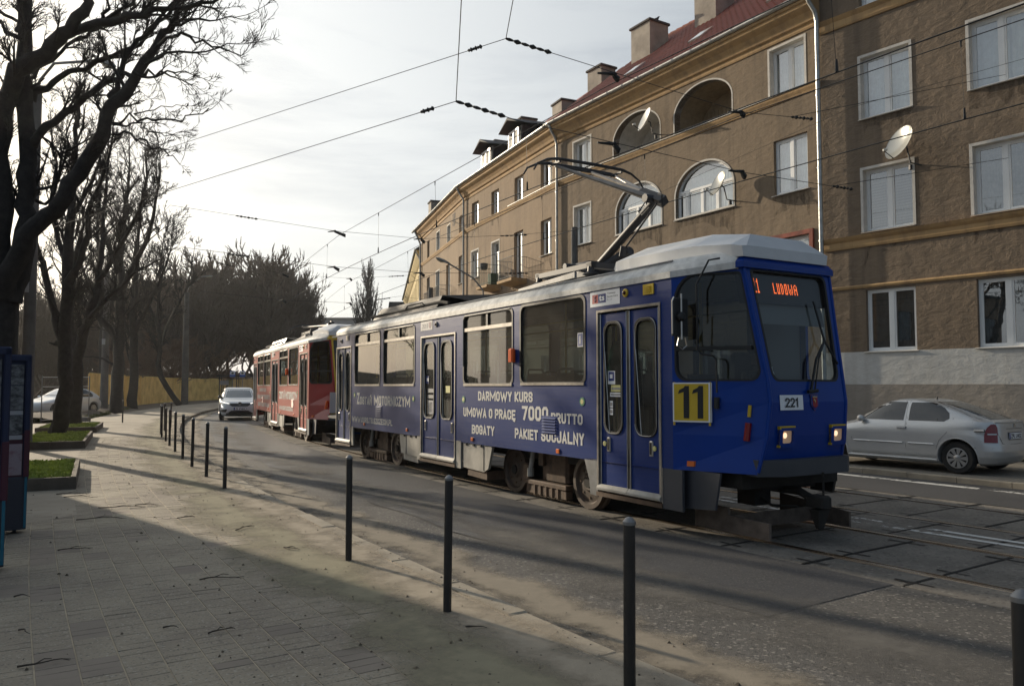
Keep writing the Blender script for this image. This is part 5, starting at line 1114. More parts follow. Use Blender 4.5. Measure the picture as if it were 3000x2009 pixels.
    sk([(-2.44, .27), (-2.26, .27), (-2.26, .72), (-2.44, .72)], M_skirtl); sk([(-2.22, .30), (-1.50, .28), (-1.36, .34), (-1.22, .72), (-2.22, .72)], M_skirtl, .02, .06); sk([(-2.1, .18), (-1.45, .16), (-1.45, .29), (-2.1, .3)], M_bog, .05, .5)
    sk([(-4.05, .28), (-3.9, .28), (-3.9, .72), (-4.05, .72)], M_skirtl); sk([(-4.92, .66), (-4.85, .34), (-4.08, .32), (-4.08, .70), (-4.92, .72)], M_skirtl, .02, .06); sk([(-4.8, .22), (-4.1, .2), (-4.1, .33), (-4.8, .35)], M_skirtl, .05, .5)
    sk([(-7.72, .30), (-7.60, .30), (-7.60, .72), (-7.72, .72)], M_skirtl)
    for x in (-2.1, -1.85, -1.6, -4.7, -4.4, -4.15): MB().bbox(x, x + .05, .0, .03, .66, .70, .008).build('latch', M_under, t)
    MB().box(-1.5, -1.496, .013, .022, .3, .72).build('panel_gap', M_under, t); MB().box(-4.6, -4.596, .013, .022, .33, .72).build('panel_gap', M_under, t)
    # life guard, coupler
    lg = MB(); lg.prism([(2.75, .08), (3.80, .07), (3.80, .24), (3.25, .25), (3.25, .33), (2.75, .34)], .40, .43); lg.prism([(2.75, .08), (3.70, .07), (3.70, .24), (2.75, .34)], 1.77, 1.80); lg.box(3.2, 3.22, .43, 1.77, .08, .24); lg.build('life_guard', mat('guard_brown', (.12, .09, .07), .8, var=.4, vscale=8), t)
    sk([(3.05, .40), (3.35, .40), (3.42, .72), (3.02, .72)], M_under, 1.95, 1.99, 'skirt_flap')
    eq = MB().box(2.9, 3.4, .75, 1.6, .5, .74); eq.box(3.0, 3.25, .8, 1.05, .32, .5); eq.build('equipment', M_black, t)
    cp = MB(); cp.tube([(2.9, 1.1, .5), (3.6, 1.1, .50), (3.75, 1.1, .44)], .045, 8); cp.bbox(3.72, 3.94, 1.03, 1.19, .36, .48, .02); cp.tube([(3.1, .9, .45), (3.4, .9, .34), (3.7, .95, .36)], .016, 5); cp.tube([(3.86, 1.15, .72), (3.86, 1.15, .45)], .012, 5)
    cp.loft([[(3.78, 1.02, .34), (3.9, 1.02, .34), (3.9, 1.2, .34), (3.78, 1.2, .34)], [(3.82, 1.07, .14), (3.86, 1.07, .14), (3.86, 1.15, .14), (3.82, 1.15, .14)]], True, True); cp.build('coupler', M_under, t)
    # roof equipment
    pod = MB()
    def pr(x, ya, yb, z0, zm, z1, i=.28): return [(x, ya, z0), (x, ya - .02, zm), (x, ya + i, z1), (x, yb - i, z1), (x, yb + .02, zm), (x, yb, z0)]
    pod.loft([pr(1.32, .42, 1.78, 3.10, 3.12, 3.14), pr(1.42, .38, 1.82, 3.07, 3.20, 3.26), pr(1.70, .36, 1.82, 3.05, 3.20, 3.36), pr(2.85, .36, 1.80, 3.04, 3.18, 3.34), pr(3.38, .38, 1.76, 2.99, 3.12, 3.26), pr(3.52, .40, 1.72, 2.98, 3.09, 3.10, .05)], True, True)
    pod.build('climate_unit', M_podw, roof); MB().box(2.3, 3.4, .5, 1.7, 2.95, 3.05).build('climate_base', M_under, roof)
    tr_ = MB(); tr_.loft([[(x, .42, 3.09), (x + dx_, .55, 3.34), (x + dx_, 1.65, 3.34), (x, 1.78, 3.09)] for x, dx_ in ((-7.55, .2), (-6.5, 0), (-4.15, 0))], True, False, closed=False); tr_.face([(-7.55, .42, 3.09), (-7.35, .55, 3.34), (-7.35, 1.65, 3.34), (-7.55, 1.78, 3.09)])
    tr_.build('roof_trough', M_podb if kind == 'blue' else M_podw, roof); MB().face([(-4.2, .46, 3.09), (-4.2, .57, 3.325), (-4.2, 1.63, 3.325), (-4.2, 1.74, 3.09)]).build('trough_mouth', M_black, roof)
    MB().loft([[(-4.2, .52, 3.345), (-4.2, 1.68, 3.345)], [(-3.2, .9, 3.13), (-3.2, 1.68, 3.33)]], closed=False).build('trough_flap', M_black, roof)
    MB().tube([(-7.3, .27, 3.13), (-5, .27, 3.14), (-3.6, .27, 3.15), (-3.3, .27, 3.1)], .03, 6).build('roof_cable', M_under, roof); MB().tube([(-5.2, .24, 3.15), (-5.1, .24, 3.2), (-4.4, .24, 3.2), (-4.3, .24, 3.15)], .014, 5).build('roof_handle', M_under, roof)
    MB().prism([(-.95, 3.06), (-.95, 3.1), (.55, 3.18), (.55, 3.1)], .32, .36).build('mounting_rail', M_skirt, roof); MB().prism([(-.95, 3.06), (-.95, 3.1), (.55, 3.18), (.55, 3.1)], 1.8, 1.84).build('mounting_rail', M_skirt, roof)
    pg_ = MB()
    up = kind == 'blue'; kx, kzz = (1.36, 4.12) if up else (.95, 3.42); hx_, hz_ = (-.2, 4.86) if up else (-.9, 3.5)
    for x, y in ((-.55, .45), (-.55, 1.75), (.75, .45), (.75, 1.75)): pg_.lathe([(.04, 0), (.12, .03), (.05, .07), (.04, .14)], (x, y, 3.1), 'z', 12)
    pg_.box(-.6, .8, .42, .5, 3.22, 3.29); pg_.box(-.6, .8, 1.7, 1.78, 3.22, 3.29); pg_.box(-.62, -.52, .42, 1.78, 3.22, 3.3); pg_.box(.68, .8, .42, 1.78, 3.22, 3.3); pg_.bbox(-.25, .15, .85, 1.35, 3.22, 3.44, .03); pg_.tube([(-.1, .6, 3.36), (-.1, 1.6, 3.36)], .05, 8)
    pgo = pg_.build('pantograph', M_pant, t, smooth=40)
    MB().tube([(0, 1.1, 3.36), (kx, 1.1, kzz)], [.066, .055], 12).build('lower_arm', M_pant, pgo, smooth=40)
    sp_ = MB(); L0, L1 = Vector((.1, 1.1, 3.33)), Vector((.80, 1.1, 3.50)); pts = [L0.lerp(L1, i / 40) for i in range(41)]; sp_.tube(pts, [.06 + .016 * (i % 2) for i in range(41)], 12); sp_.build('spring', M_pant, pgo)
    MB().tube([(.74, 1.0, 3.42), (.78, 1.0, 3.56)], .05, 6).build('spring_end', M_pant, pgo); MB().tube([(.76, 1.0, 3.5), (kx + .12, 1.0, kzz - .1)], .014, 5).build('control_rod', M_pant, pgo)
    kn = MB(); d_ = Vector((hx_ - kx, 0, hz_ - kzz)).normalized(); kn.tube([Vector((kx, 1.1, kzz)) + d_ * .35, Vector((kx, 1.1, kzz)) - d_ * .16], [.075, .085], 4); kn.tube([(kx - .05, .93, kzz), (kx - .05, 1.27, kzz)], .06, 8); kn.build('knuckle', M_pant, pgo)
    for y2 in (.52, 1.62):
        MB().tube([Vector((kx - .1, 1.1 + (.05 if y2 > 1 else -.05), kzz + .03)), Vector((hx_, y2, hz_))], [.048, .022], 10).build('upper_arm', M_panta, pgo, smooth=40)
    MB().tube([Vector((kx - .3, 1.1, kzz + .16)), Vector((hx_ + .1, 1.1, hz_ - .04))], [.04, .02], 8).build('upper_arm', M_panta, pgo, smooth=40)
    MB().tube([(hx_, .5, hz_), (hx_, 1.64, hz_)], .02, 6).build('cross_tube', M_pant, pgo)
    for k, dx in enumerate((-.16, .12)):
        zc = hz_ + .075 if up else hz_ + .05
        MB().tube([(hx_ + dx, .06, zc - .22), (hx_ + dx, .12, zc - .12), (hx_ + dx, .30, zc - .03), (hx_ + dx, .48, zc), (hx_ + dx, 1.1, zc + .008), (hx_ + dx, 1.66, zc), (hx_ + dx, 1.84, zc - .04), (hx_ + dx, 2.0, zc - .13), (hx_ + dx, 2.08, zc - .25)], [.012, .015, .018, .024, .026, .024, .018, .015, .012], 8).build('collector_strip', M_pant, pgo, smooth=40)
    for y in (.5, 1.64): MB().box(hx_ - .16, hx_ + .14, y - .015, y + .015, hz_ + .02, hz_ + .05).build('strip_carrier', M_pant, pgo)
    cb_ = MB(); cb_.tube([(kx - .1, 1.0, kzz - .02), (kx - .2, .95, kzz - .16), (kx - .1, .93, kzz - .22), (kx + .02, .95, kzz - .14)], .009, 5); cb_.tube([(kx + .14, 1.0, kzz + .02), (kx + .26, .96, kzz - .02), (kx + .24, .98, kzz - .13), (kx + .1, 1.0, kzz - .12)], .01, 5); cb_.build('cable', M_rub, pgo)
    return t
tramB = tram('blue tram car in front showing 11 LUDOWA with silver lettering on its side', 'tram', (.302, 11.0, 0), 30.4, 'blue')
tramR = tram('red tram car with yellow front coupled behind the blue one', 'tram', (-6.79, 24.1, 0), 25.3, 'red')
# ------------------------------------------------------------ cars
M_tyre = mat('tyre', (0.018, 0.018, 0.018), 0.85, bump=.002, bscale=60)
M_hub = mat('hub_silver', (0.42, 0.42, 0.42), 0.35, metal=.6)
M_cargl = mat('car_glass_dark', (0.012, 0.015, 0.017), 0.05, spec=0.9)
M_chrome = mat('chrome', (0.6, 0.6, 0.6), 0.12, metal=1.0)
M_cblk = mat('car_black_plastic', (0.02, 0.02, 0.02), 0.5)
M_silver = mat('car_silver_paint', (0.60, 0.60, 0.59), 0.28, metal=0.35, coat=0.5, var=.05, vscale=2)
M_cwhite = mat('car_white_paint', (0.62, 0.64, 0.66), 0.3, metal=0.1, coat=0.6)
M_tail = mat('tail_lamp', (0.18, 0.004, 0.006), 0.12, coat=.6)
M_lampc = mat('car_lamp_clear', (0.5, 0.52, 0.52), 0.08, spec=.8); M_drl = mat('car_daylight', (.8, .8, .75), .3, emit=(1, .95, .85), estr=3.0)
M_plateb = mat('plate_blue', (0.01, 0.03, 0.25), .5)
def boolean_cut(o, cutters):
    for c in cutters:
        m = o.modifiers.new('b', 'BOOLEAN'); m.operation = 'DIFFERENCE'; m.object = c; m.solver = 'EXACT'
    dg = bpy.context.evaluated_depsgraph_get(); me = bpy.data.meshes.new_from_object(o.evaluated_get(dg)); old = o.data; o.modifiers.clear(); o.data = me; bpy.data.meshes.remove(old)
    for c in cutters: bpy.data.objects.remove(c)
class Car:
    def __init__(s, prof, wb, wr, track, n=(6.5, 4.5)):
        a = np.array(prof, float); s.z = a[:, 0]; s.xf = a[:, 1]; s.xr = a[:, 2]; s.w = a[:, 3]; s.nn = a[:, 4]; s.wb = wb; s.wr = wr; s.tr = track
    def at(s, z): i = lambda A: float(np.interp(z, s.z, A)); return i(s.xf), i(s.xr), i(s.w), i(s.nn)
    def side(s, x, z, off=0.0, sg=1):
        xf, xr, w_, n = s.at(z); xc, a = (xf + xr) / 2, (xf - xr) / 2; q = min(.999, abs((x - xc) / a)); return (x, sg * (w_ * (1 - q ** n) ** (1 / n) + off), z)
    def end(s, y, z, off=0.0, e=1):
        xf, xr, w_, n = s.at(z); xc, a = (xf + xr) / 2, (xf - xr) / 2; q = min(.985, abs(y / w_)); return (xc + e * (a * (1 - q ** n) ** (1 / n) + off), y, z)
    def ring(s, z, N=64):
        xf, xr, w_, n = s.at(z); xc, a = (xf + xr) / 2, (xf - xr) / 2; P = []
        for i in range(N):
            t = 2 * math.pi * i / N; c, si = math.cos(t), math.sin(t); t2 = 0
            P.append((xc + a * math.copysign(abs(c) ** (2 / n), c), w_ * math.copysign(abs(si) ** (2 / n), si), z))
        return P
    def patch(s, rows, f, name, m, par, off=.006, nx_=8):
        """rows: (z, a, b); f(a, z, off) gives the point"""
        mb = MB(); zs = [r_[0] for r_ in rows]; out = []
        for k in range(len(rows) - 1):
            for q in (0, .5): out.append((rows[k][0] * (1 - q) + rows[k + 1][0] * q, rows[k][1] * (1 - q) + rows[k + 1][1] * q, rows[k][2] * (1 - q) + rows[k + 1][2] * q))
        out.append(rows[-1]); mb.loft([[f(a + (b - a) * j / nx_, z, off) for j in range(nx_ + 1)] for z, a, b in out], closed=False); return mb.build(name, m, par, smooth=60)
    def build(s, name, label, cat, P, rz, m, group=None, arch=.07, spokes=10, hubm=None):
        t = thing(name, label, cat, P, rz, group); s.t = t
        zz = sorted(set(list(s.z) + [float(v) for v in np.linspace(s.z[0], s.z[-1], 26)])); b = MB(); b.loft([s.ring(z) for z in zz], True, True); bo = b.build('body', m, t)
        cs = [MB().cyl((sx * s.wb / 2, -1.2, s.wr + .01), (0, 1, 0), s.wr + arch, 2.4, 28).build('c', m) for sx in (1, -1)]
        bo.parent = None; bo.matrix_world = Matrix.Identity(4); boolean_cut(bo, cs); bo.parent = t
        bm = bmesh.new(); bm.from_mesh(bo.data)
        for f in bm.faces: f.smooth = True
        for e in bm.edges:
            if len(e.link_faces) != 2 or e.calc_face_angle(0) > R(28): e.smooth = False
        bm.to_mesh(bo.data); bm.free()
        MB().box(-s.wb / 2 - .45, s.wb / 2 + .45, -s.tr / 2 + .12, s.tr / 2 - .12, .2, .62).build('chassis', M_cblk, t)
        r_ = s.wr
        tm = MB().lathe([(r_ * .60, -.09), (r_ * .92, -.10), (r_ * .985, -.075), (r_, -.03), (r_, .03), (r_ * .985, .08), (r_ * .9, .1), (r_ * .5, .1)], axis='y', n=32).mesh('wheel', M_tyre, 40)
        hb = MB(); hb.lathe([(r_ * .62, -.085), (r_ * .60, -.065), (r_ * .1, -.05)], axis='y', n=32, cap=True)
        rimm = hb.mesh('rim', M_cblk, 40); sp = MB(); sp.lathe([(r_ * .63, -.08), (r_ * .64, -.1), (r_ * .58, -.103), (r_ * .57, -.08)], axis='y', n=32, cap=False); sp.lathe([(r_ * .20, -.06), (r_ * .2, -.10), (r_ * .1, -.112), (.001, -.114)], axis='y', n=16, cap=False)
        for k in range(spokes):
            a = 2 * math.pi * k / spokes; wd = .55 * math.pi * 2 / spokes
            P_ = [(r_ * .18 * math.cos(a - wd * .8), r_ * .18 * math.sin(a - wd * .8)), (r_ * .6 * math.cos(a - wd * .55), r_ * .6 * math.sin(a - wd * .55)), (r_ * .6 * math.cos(a + wd * .55), r_ * .6 * math.sin(a + wd * .55)), (r_ * .18 * math.cos(a + wd * .8), r_ * .18 * math.sin(a + wd * .8))]
            sp.loft([[(x, -.06, z) for x, z in P_], [(x, -.10, z) for x, z in P_]], True, True)
        spm = sp.mesh('hubcap', hubm or M_hub, 35)
        for sx in (1, -1):
            for sy in (1, -1):
                o = bpy.data.objects.new('wheel', tm); col.objects.link(o); o.parent = t; o.location = (sx * s.wb / 2, sy * (s.tr / 2), r_)
                if sy > 0: o.rotation_euler = (0, 0, math.pi)
                for me, nm in ((rimm, 'rim'), (spm, 'hubcap')):
                    q = bpy.data.objects.new(nm, me); col.objects.link(q); q.parent = o
        return t
    def seam(s, pts, sg, par, r_=.0035, m=None, name='panel_gap', off=.001): return MB().tube([s.side(x, z, off, sg) for x, z in pts], r_, 4).build(name, m or M_cblk, par)

# silver five-door parked on the far pavement
pr = [(.17, 1.92, -1.80, .74, 5), (.22, 2.00, -1.90, .82, 6), (.34, 2.09, -1.99, .85, 6.5), (.46, 2.12, -2.03, .858, 6.5), (.55, 2.115, -2.02, .858, 6.5), (.66, 2.09, -1.985, .855, 6.5), (.73, 2.02, -1.98, .852, 6), (.78, 1.86, -1.98, .846, 5.5), (.84, 1.55, -1.98, .836, 5), (.90, 1.22, -1.975, .822, 5), (.95, .98, -1.97, .805, 5), (1.00, .88, -1.955, .785, 5), (1.035, .82, -1.80, .768, 5), (1.10, .71, -1.62, .745, 5), (1.20, .53, -1.36, .705, 5), (1.30, .34, -1.06, .662, 5), (1.37, .16, -.80, .625, 4.5), (1.405, .0, -.58, .58, 4), (1.42, -.12, -.42, .5, 3.5)]
c = Car(pr, 2.606, .305, 1.46)
CP = (8.42, 16.62, -0.06); CH = R(90 + 35.5)
car = c.build('parked_car', 'silver hatchback parked on the far pavement in front of the pale grey plinth', 'car', CP, CH, M_silver, arch=.055, spokes=9)
for sg in (1, -1):
    f = lambda a, z, o, sg=sg: c.side(a, z, o, sg)
    c.patch([(.99, -.26, .76), (1.03, -.26, .73), (1.2, -.27, .44), (1.33, -.28, .17), (1.355, -.29, .06)], f, 'side_window', M_cargl, car, off=.004)
    c.patch([(.99, -1.06, -.36), (1.05, -1.15, -.36), (1.15, -1.13, -.36), (1.25, -1.02, -.36), (1.33, -.86, -.37), (1.35, -.76, -.38)], f, 'side_window', M_cargl, car, off=.004)
    c.seam([(-.93, 1.0), (-.86, 1.33)], sg, car, .010, M_cblk, 'window_bar', .004)
    for P_ in ([(.80, .30), (.84, .6), (.82, .9), (.78, .97), (.40, 1.24), (.12, 1.365), (-.26, 1.375), (-.30, 1.3), (-.31, .9), (-.33, .5), (-.30, .30)], [(-.33, .9), (-.34, 1.37), (-.75, 1.37), (-1.06, 1.26), (-1.22, 1.05), (-1.12, .78), (-.98, .62), (-.92, .45)], [(-.95, .30), (.85, .30)], [(1.45, .86), (.9, .95)], [(-1.62, .52), (-1.9, .52)], [(-1.56, .99), (-1.9, .99)]): c.seam(P_, sg, car)
    c.seam([(.78, .545), (-.26, .545)], sg, car, .016, M_silver, 'side_moulding', .008); c.seam([(-.38, .545), (-.88, .545)], sg, car, .016, M_silver, 'side_moulding', .008)
    c.seam([(.92, .24), (-.92, .24)], sg, car, .03, M_silver, 'sill_moulding', .0)
    for x in (-.12, -.86): MB().bbox(x - .09, x + .09, 0, .03, -.018, .018, .008).build('door_handle', M_silver, car).matrix_local = Matrix.Translation(c.side(x, .845, .0, sg)) @ Matrix.Diagonal((1, sg, 1, 1))
    for x in (-.12, -.86): MB().bbox(x - .1, x + .1, -.004, .003, -.03, .026, .004).build('handle_recess', M_cblk, car).matrix_local = Matrix.Translation(c.side(x, .842, .0, sg)) @ Matrix.Diagonal((1, sg, 1, 1))
    mi = MB(); mi.tube([(0, 0, 0), (-.02, .08, .02), (-.03, .17, .03), (-.03, .20, .03)], [.03, .065, .07, .03], 10); mo = mi.build('mirror', M_silver, car, smooth=60); mo.matrix_local = Matrix.Translation(c.side(.64, .98, .0, sg)) @ Matrix.Diagonal((1, sg, 1, 1))
    # wheel arch lips
    for sx in (1, -1):
        MB().tube([c.side(sx * 1.303 + .365 * math.cos(a), .315 + .365 * math.sin(a), .004, sg) for a in np.linspace(-.15, math.pi + .15, 20)], .012, 5).build('wheel_arch', M_silver, car)
    # tail lamps wrapping the corner
    def corner(a, z, o, sg=sg):
        xf, xr, w_, n = c.at(z); xc, aa = (xf + xr) / 2, (xf - xr) / 2; t_ = R(a); cc, si = math.cos(t_), math.sin(t_)
        return (xc + (aa + o) * math.copysign(abs(cc) ** (2 / n), cc), sg * (w_ + o) * abs(si) ** (2 / n), z)
    c.patch([(.62, 133, 158), (.68, 134, 159), (.8, 136, 158), (.9, 138, 156), (.96, 143, 152)], corner, 'tail_lamp', M_tail, car, off=.007)
    c.patch([(.765, 140, 156), (.79, 140, 156)], corner, 'reversing_lamp', M_lampc, car, off=.009, nx_=4)
    c.patch([(.60, 36, 58), (.66, 34, 57), (.735, 33, 52)], corner, 'headlight', M_lampc, car, off=.006)
e = lambda a, z, o: c.end(a, z, o, -1)
c.patch([(1.04, -.62, .62), (1.1, -.64, .64), (1.2, -.60, .60), (1.3, -.55, .55), (1.365, -.48, .48)], e, 'rear_window', M_cargl, car, off=.004)
c.patch([(.97, -.52, .52), (1.05, -.60, .60), (1.2, -.56, .56), (1.33, -.48, .48), (1.37, -.44, .44)], lambda a, z, o: c.end(a, z, o, 1), 'windscreen', M_cargl, car, off=.005)
for yy in (-.40, .40): pass
MB().tube([c.end(y, .995, .012, -1) for y in np.linspace(-.6, .6, 9)], .016, 6).build('boot_lip', M_silver, car, smooth=60)
MB().tube([c.end(y, z, .002, -1) for y, z in ((-.62, .97), (-.56, .7), (-.53, .60), (0, .585), (.53, .60), (.56, .7), (.62, .97))], .004, 4).build('tailgate_gap', M_cblk, car)
MB().tube([c.end(y, .875, .004, -1) for y in np.linspace(-.33, .33, 5)], .004, 4).build('tailgate_crease', M_cblk, car)
def plate_on(c, car, txt, e_, z0, yc=0.0):
    p_ = c.end(yc, z0 + .055, .012, e_); q = MB().bbox(-.006, .006, -.26, .26, -.057, .057, .003).build('licence_plate', M_white, car); sl_ = math.atan2(c.end(yc, z0 + .11, 0, e_)[0] - c.end(yc, z0, 0, e_)[0], .11)
    q.matrix_local = Matrix.Translation(p_) @ Matrix.Rotation(sl_, 4, 'Y') @ Matrix.Rotation(0 if e_ > 0 else math.pi, 4, 'Z')
    text_obj(txt, -.20, .235, -.038, .076, .0, M_tblk, q, bold=.03, f=lambda a, b, d: (.0075, a, d)); MB().face([(.0072, -.258, -.053), (.0072, -.215, -.053), (.0072, -.215, .053), (.0072, -.258, .053)]).build('plate_band', M_plateb, q)
    MB().bbox(-.004, .002, -.275, .275, -.07, .07, .003).build('plate_frame', M_cblk, q)
plate_on(c, car, 'ZPL U452', -1, .68)
em = c.end(0, .93, .008, -1); MB().lathe([(.035, 0), (.035, .006), (.028, .008)], (0, 0, 0), 'x', 18, True).build('badge', M_chrome, car).matrix_local = Matrix.Translation(em) @ Matrix.Rotation(math.pi, 4, 'Z')
MB().tube([(-.55, .2, 1.40), (-.57, .2, 1.47)], [.02, .004], 6).build('roof_aerial', M_cblk, car).location = (0, -.2, 0)

# white crossover coming towards the camera
pr = [(.20, 2.05, -2.05, .80, 5), (.28, 2.20, -2.18, .87, 5), (.40, 2.26, -2.25, .90, 5), (.55, 2.27, -2.26, .905, 5), (.70, 2.24, -2.24, .905, 5), (.80, 2.17, -2.20, .90, 4.6), (.86, 2.06, -2.18, .895, 4.4), (.92, 1.85, -2.17, .885, 4.2), (.97, 1.50, -2.16, .875, 4.2), (1.02, 1.12, -2.15, .855, 4.2), (1.06, .95, -2.12, .835, 4.4), (1.15, .78, -1.95, .80, 4.4), (1.3, .50, -1.60, .74, 4.4), (1.42, .26, -1.2, .68, 4), (1.50, .02, -.8, .62, 4), (1.54, -.2, -.5, .5, 3.5)]
s_ = Car(pr, 2.72, .36, 1.56); sh = R(-90 + 21)

suv = s_.build('moving_car', 'white crossover with lit daytime lights driving towards the camera beside the red tram', 'car', (-13.5, 38.8, 0), R(-69), M_cwhite, arch=.06, spokes=5)
fe = lambda a, z, o: s_.end(a, z, o, 1)
s_.patch([(1.05, -.66, .66), (1.1, -.69, .69), (1.3, -.62, .62), (1.43, -.56, .56), (1.47, -.53, .53)], fe, 'windscreen', mat('windscreen_reflecting', (.10, .13, .15), .06, spec=.9), suv, off=.006, nx_=12)
s_.patch([(.665, -.34, .34), (.70, -.40, .40), (.78, -.52, .52), (.80, -.54, .54)], fe, 'grille', M_cblk, suv, off=.008, nx_=10)
s_.patch([(.29, -.60, .60), (.34, -.60, .60), (.44, -.42, .42), (.47, -.38, .38)], fe, 'lower_grille', M_cblk, suv, off=.008, nx_=10)
MB().tube([s_.end(y, .80 + .02 * abs(y) / .5, .014, 1) for y in np.linspace(-.52, .52, 9)], .008, 4).build('chrome_bar', M_chrome, suv)
dm_ = MB(); P_ = [s_.end(0, .86, .03, 1), s_.end(.05, .78, .03, 1), s_.end(0, .70, .03, 1), s_.end(-.05, .78, .03, 1)]; dm_.tube(P_ + [P_[0]], .011, 4); dm_.build('badge', M_chrome, suv)
MB().lathe([(.085, 0), (.08, .012)], (0, 0, 0), 'x', 18).build('badge_plate', M_cblk, suv).location = s_.end(0, .785, .008, 1)
for sg in (1, -1):
    g = lambda a, z, o, sg=sg: s_.end(sg * a, z, o, 1)
    s_.patch([(.72, .52, .80), (.78, .5, .83), (.84, .56, .84)], g, 'headlight', M_lampc, suv, off=.008, nx_=6)
    MB().tube([s_.end(sg * y, z, .018, 1) for y, z in ((.46, .79), (.6, .82), (.74, .855), (.82, .87))], [.006, .012, .014, .008], 5).build('daylight_strip', M_drl, suv)
    MB().tube([s_.end(sg * y, z, .018, 1) for y, z in ((.80, .72), (.79, .65), (.74, .63))], [.012, .012, .006], 5).build('daylight_strip', M_drl, suv)
    s_.patch([(.40, .62, .82), (.46, .58, .83), (.53, .56, .83)], g, 'fog_lamp', M_cblk, suv, off=.008, nx_=6)
    mi = MB(); mi.tube([(0, 0, 0), (-.0, .1, .02), (0, .2, .04), (0, .24, .04)], [.03, .075, .08, .03], 10); mi.build('mirror', M_cblk, suv, smooth=60).matrix_local = Matrix.Translation(s_.side(.72, 1.06, .0, sg)) @ Matrix.Diagonal((1, sg, 1, 1))
    f = lambda a, z, o, sg=sg: s_.side(a, z, o, sg)
    s_.patch([(1.07, -1.3, .75), (1.15, -1.35, .66), (1.3, -1.2, .42), (1.42, -.9, .14)], f, 'side_window', M_cargl, suv, off=.005)
    s_.seam([(.95, .3), (-.95, .3)], sg, suv, .04, M_cblk, 'sill', .0)
plate_on(s_, suv, 'ZS 474RK', 1, .50)
s_.patch([(.2, -.7, .7), (.28, -.8, .8)], fe, 'bumper_lip', M_cblk, suv, off=.01, nx_=10)

# white car parked far left behind the trees
pr = [(.18, 2.0, -2.0, .78, 5), (.3, 2.15, -2.12, .86, 6), (.5, 2.2, -2.18, .88, 6), (.65, 2.17, -2.18, .88, 6), (.74, 2.05, -2.16, .875, 5), (.84, 1.6, -2.15, .86, 5), (.92, 1.15, -2.12, .84, 5), (.98, .9, -2.1, .8, 5), (1.1, .66, -1.9, .76, 5), (1.25, .34, -1.6, .7, 5), (1.38, .02, -1.25, .64, 4.5), (1.44, -.2, -.9, .56, 4), (1.46, -.4, -.7, .5, 3.5)]
w_c = Car(pr, 2.68, .33, 1.5); wcar = w_c.build('parked_car', 'white car parked at the left beyond the planted beds, half hidden by two trunks', 'car', (-24.2, 42.3, 0.05), R(-90 - 12), M_cwhite, arch=.055, spokes=10, hubm=M_hub)
for sg in (1, -1):
    f = lambda a, z, o, sg=sg: w_c.side(a, z, o, sg)
    w_c.patch([(.97, -.2, .82), (1.1, -.2, .6), (1.25, -.22, .3), (1.36, -.25, .05)], f, 'side_window', M_cargl, wcar, off=.005)
    w_c.patch([(.97, -1.3, -.3), (1.1, -1.35, -.3), (1.25, -1.2, -.32), (1.36, -.9, -.35)], f, 'side_window', M_cargl, wcar, off=.005)
    mi = MB(); mi.tube([(0, 0, 0), (-.0, .1, .02), (0, .19, .04)], [.03, .07, .03], 8); mi.build('mirror', M_cwhite, wcar, smooth=60).matrix_local = Matrix.Translation(w_c.side(.7, .98, .0, sg)) @ Matrix.Diagonal((1, sg, 1, 1))
    w_c.patch([(.80, -2.1, -1.85), (.88, -2.08, -1.8)], f, 'tail_lamp', M_tail, wcar, off=.008); w_c.patch([(.62, 1.8, 2.05), (.7, 1.75, 2.0)], f, 'headlight', M_lampc, wcar, off=.008)
    for P_ in ([(.85, .3), (.86, .9)], [(-.25, .3), (-.27, .96)], [(-1.0, .45), (-1.2, .9)]): w_c.seam(P_, sg, wcar, .006)
# ------------------------------------------------------------ bollards
M_bol = mat('bollard_dark', (0.022, 0.020, 0.019), 0.45, var=.2, vscale=9)
M_bolc = mat('bollard_cap', (0.20, 0.20, 0.20), 0.4, metal=.4)
bm0 = MB(); bm0.lathe([(.029, -.1), (.029, .915), (.026, .918)], n=20); bme = bm0.mesh('post', M_bol, 40)
bc0 = MB(); bc0.lathe([(.0315, .915), (.0315, .93), (.016, .948), (.001, .953)], n=20, cap=False); bcm = bc0.mesh('cap', M_bolc, 40)
bl = [((1.555, 2.44), 'dark bollard cut off by the right edge of the picture'), ((.555, 3.79), 'rightmost full bollard in the foreground, the tallest looking'), ((-.45, 5.54), 'middle one of the three bollards in the foreground'), ((-1.47, 7.15), 'leftmost of the three bollards in the foreground'),
      ((-4.40, 12.11), 'nearest bollard of the dense row at the kerb'), ((-5.26, 13.6), 'second bollard of the dense row, counted from the near end'), ((-6.16, 15.2), 'third bollard of the dense row, counted from the near end'), ((-7.03, 16.85), 'fourth bollard of the dense row, counted from the near end'), ((-7.88, 18.45), 'fifth bollard of the dense row, counted from the near end'),
      ((-8.75, 20.15), 'sixth bollard of the dense row, counted from the near end'), ((-9.53, 21.7), 'seventh bollard of the dense row, where the kerb swings right'), ((-10.4, 23.4), 'bollard at the far end of the row, left of the kerb bend'), ((-11.12, 24.95), 'leftmost looking bollard of the dense row'), ((-11.8, 26.75), 'bollard half hidden behind the leftmost ones of the row'), ((-12.35, 28.5), 'farthest bollard of the row, only its top showing'), ((-16.2, 32.75), 'lone bollard on the inner edge of the pavement near the earth verge')]
for (x, y), lab in bl:
    t = thing('bollard', lab, 'bollard', (x, y, PZ(y) - .005), rng.uniform(0, 6), 'slim dark bollards on the pavement')
    t.rotation_euler = (rng.uniform(-.008, .008), rng.uniform(-.01, .01), 0)
    for me, nm in ((bme, 'post'), (bcm, 'cap')): o = bpy.data.objects.new(nm, me); col.objects.link(o); o.parent = t

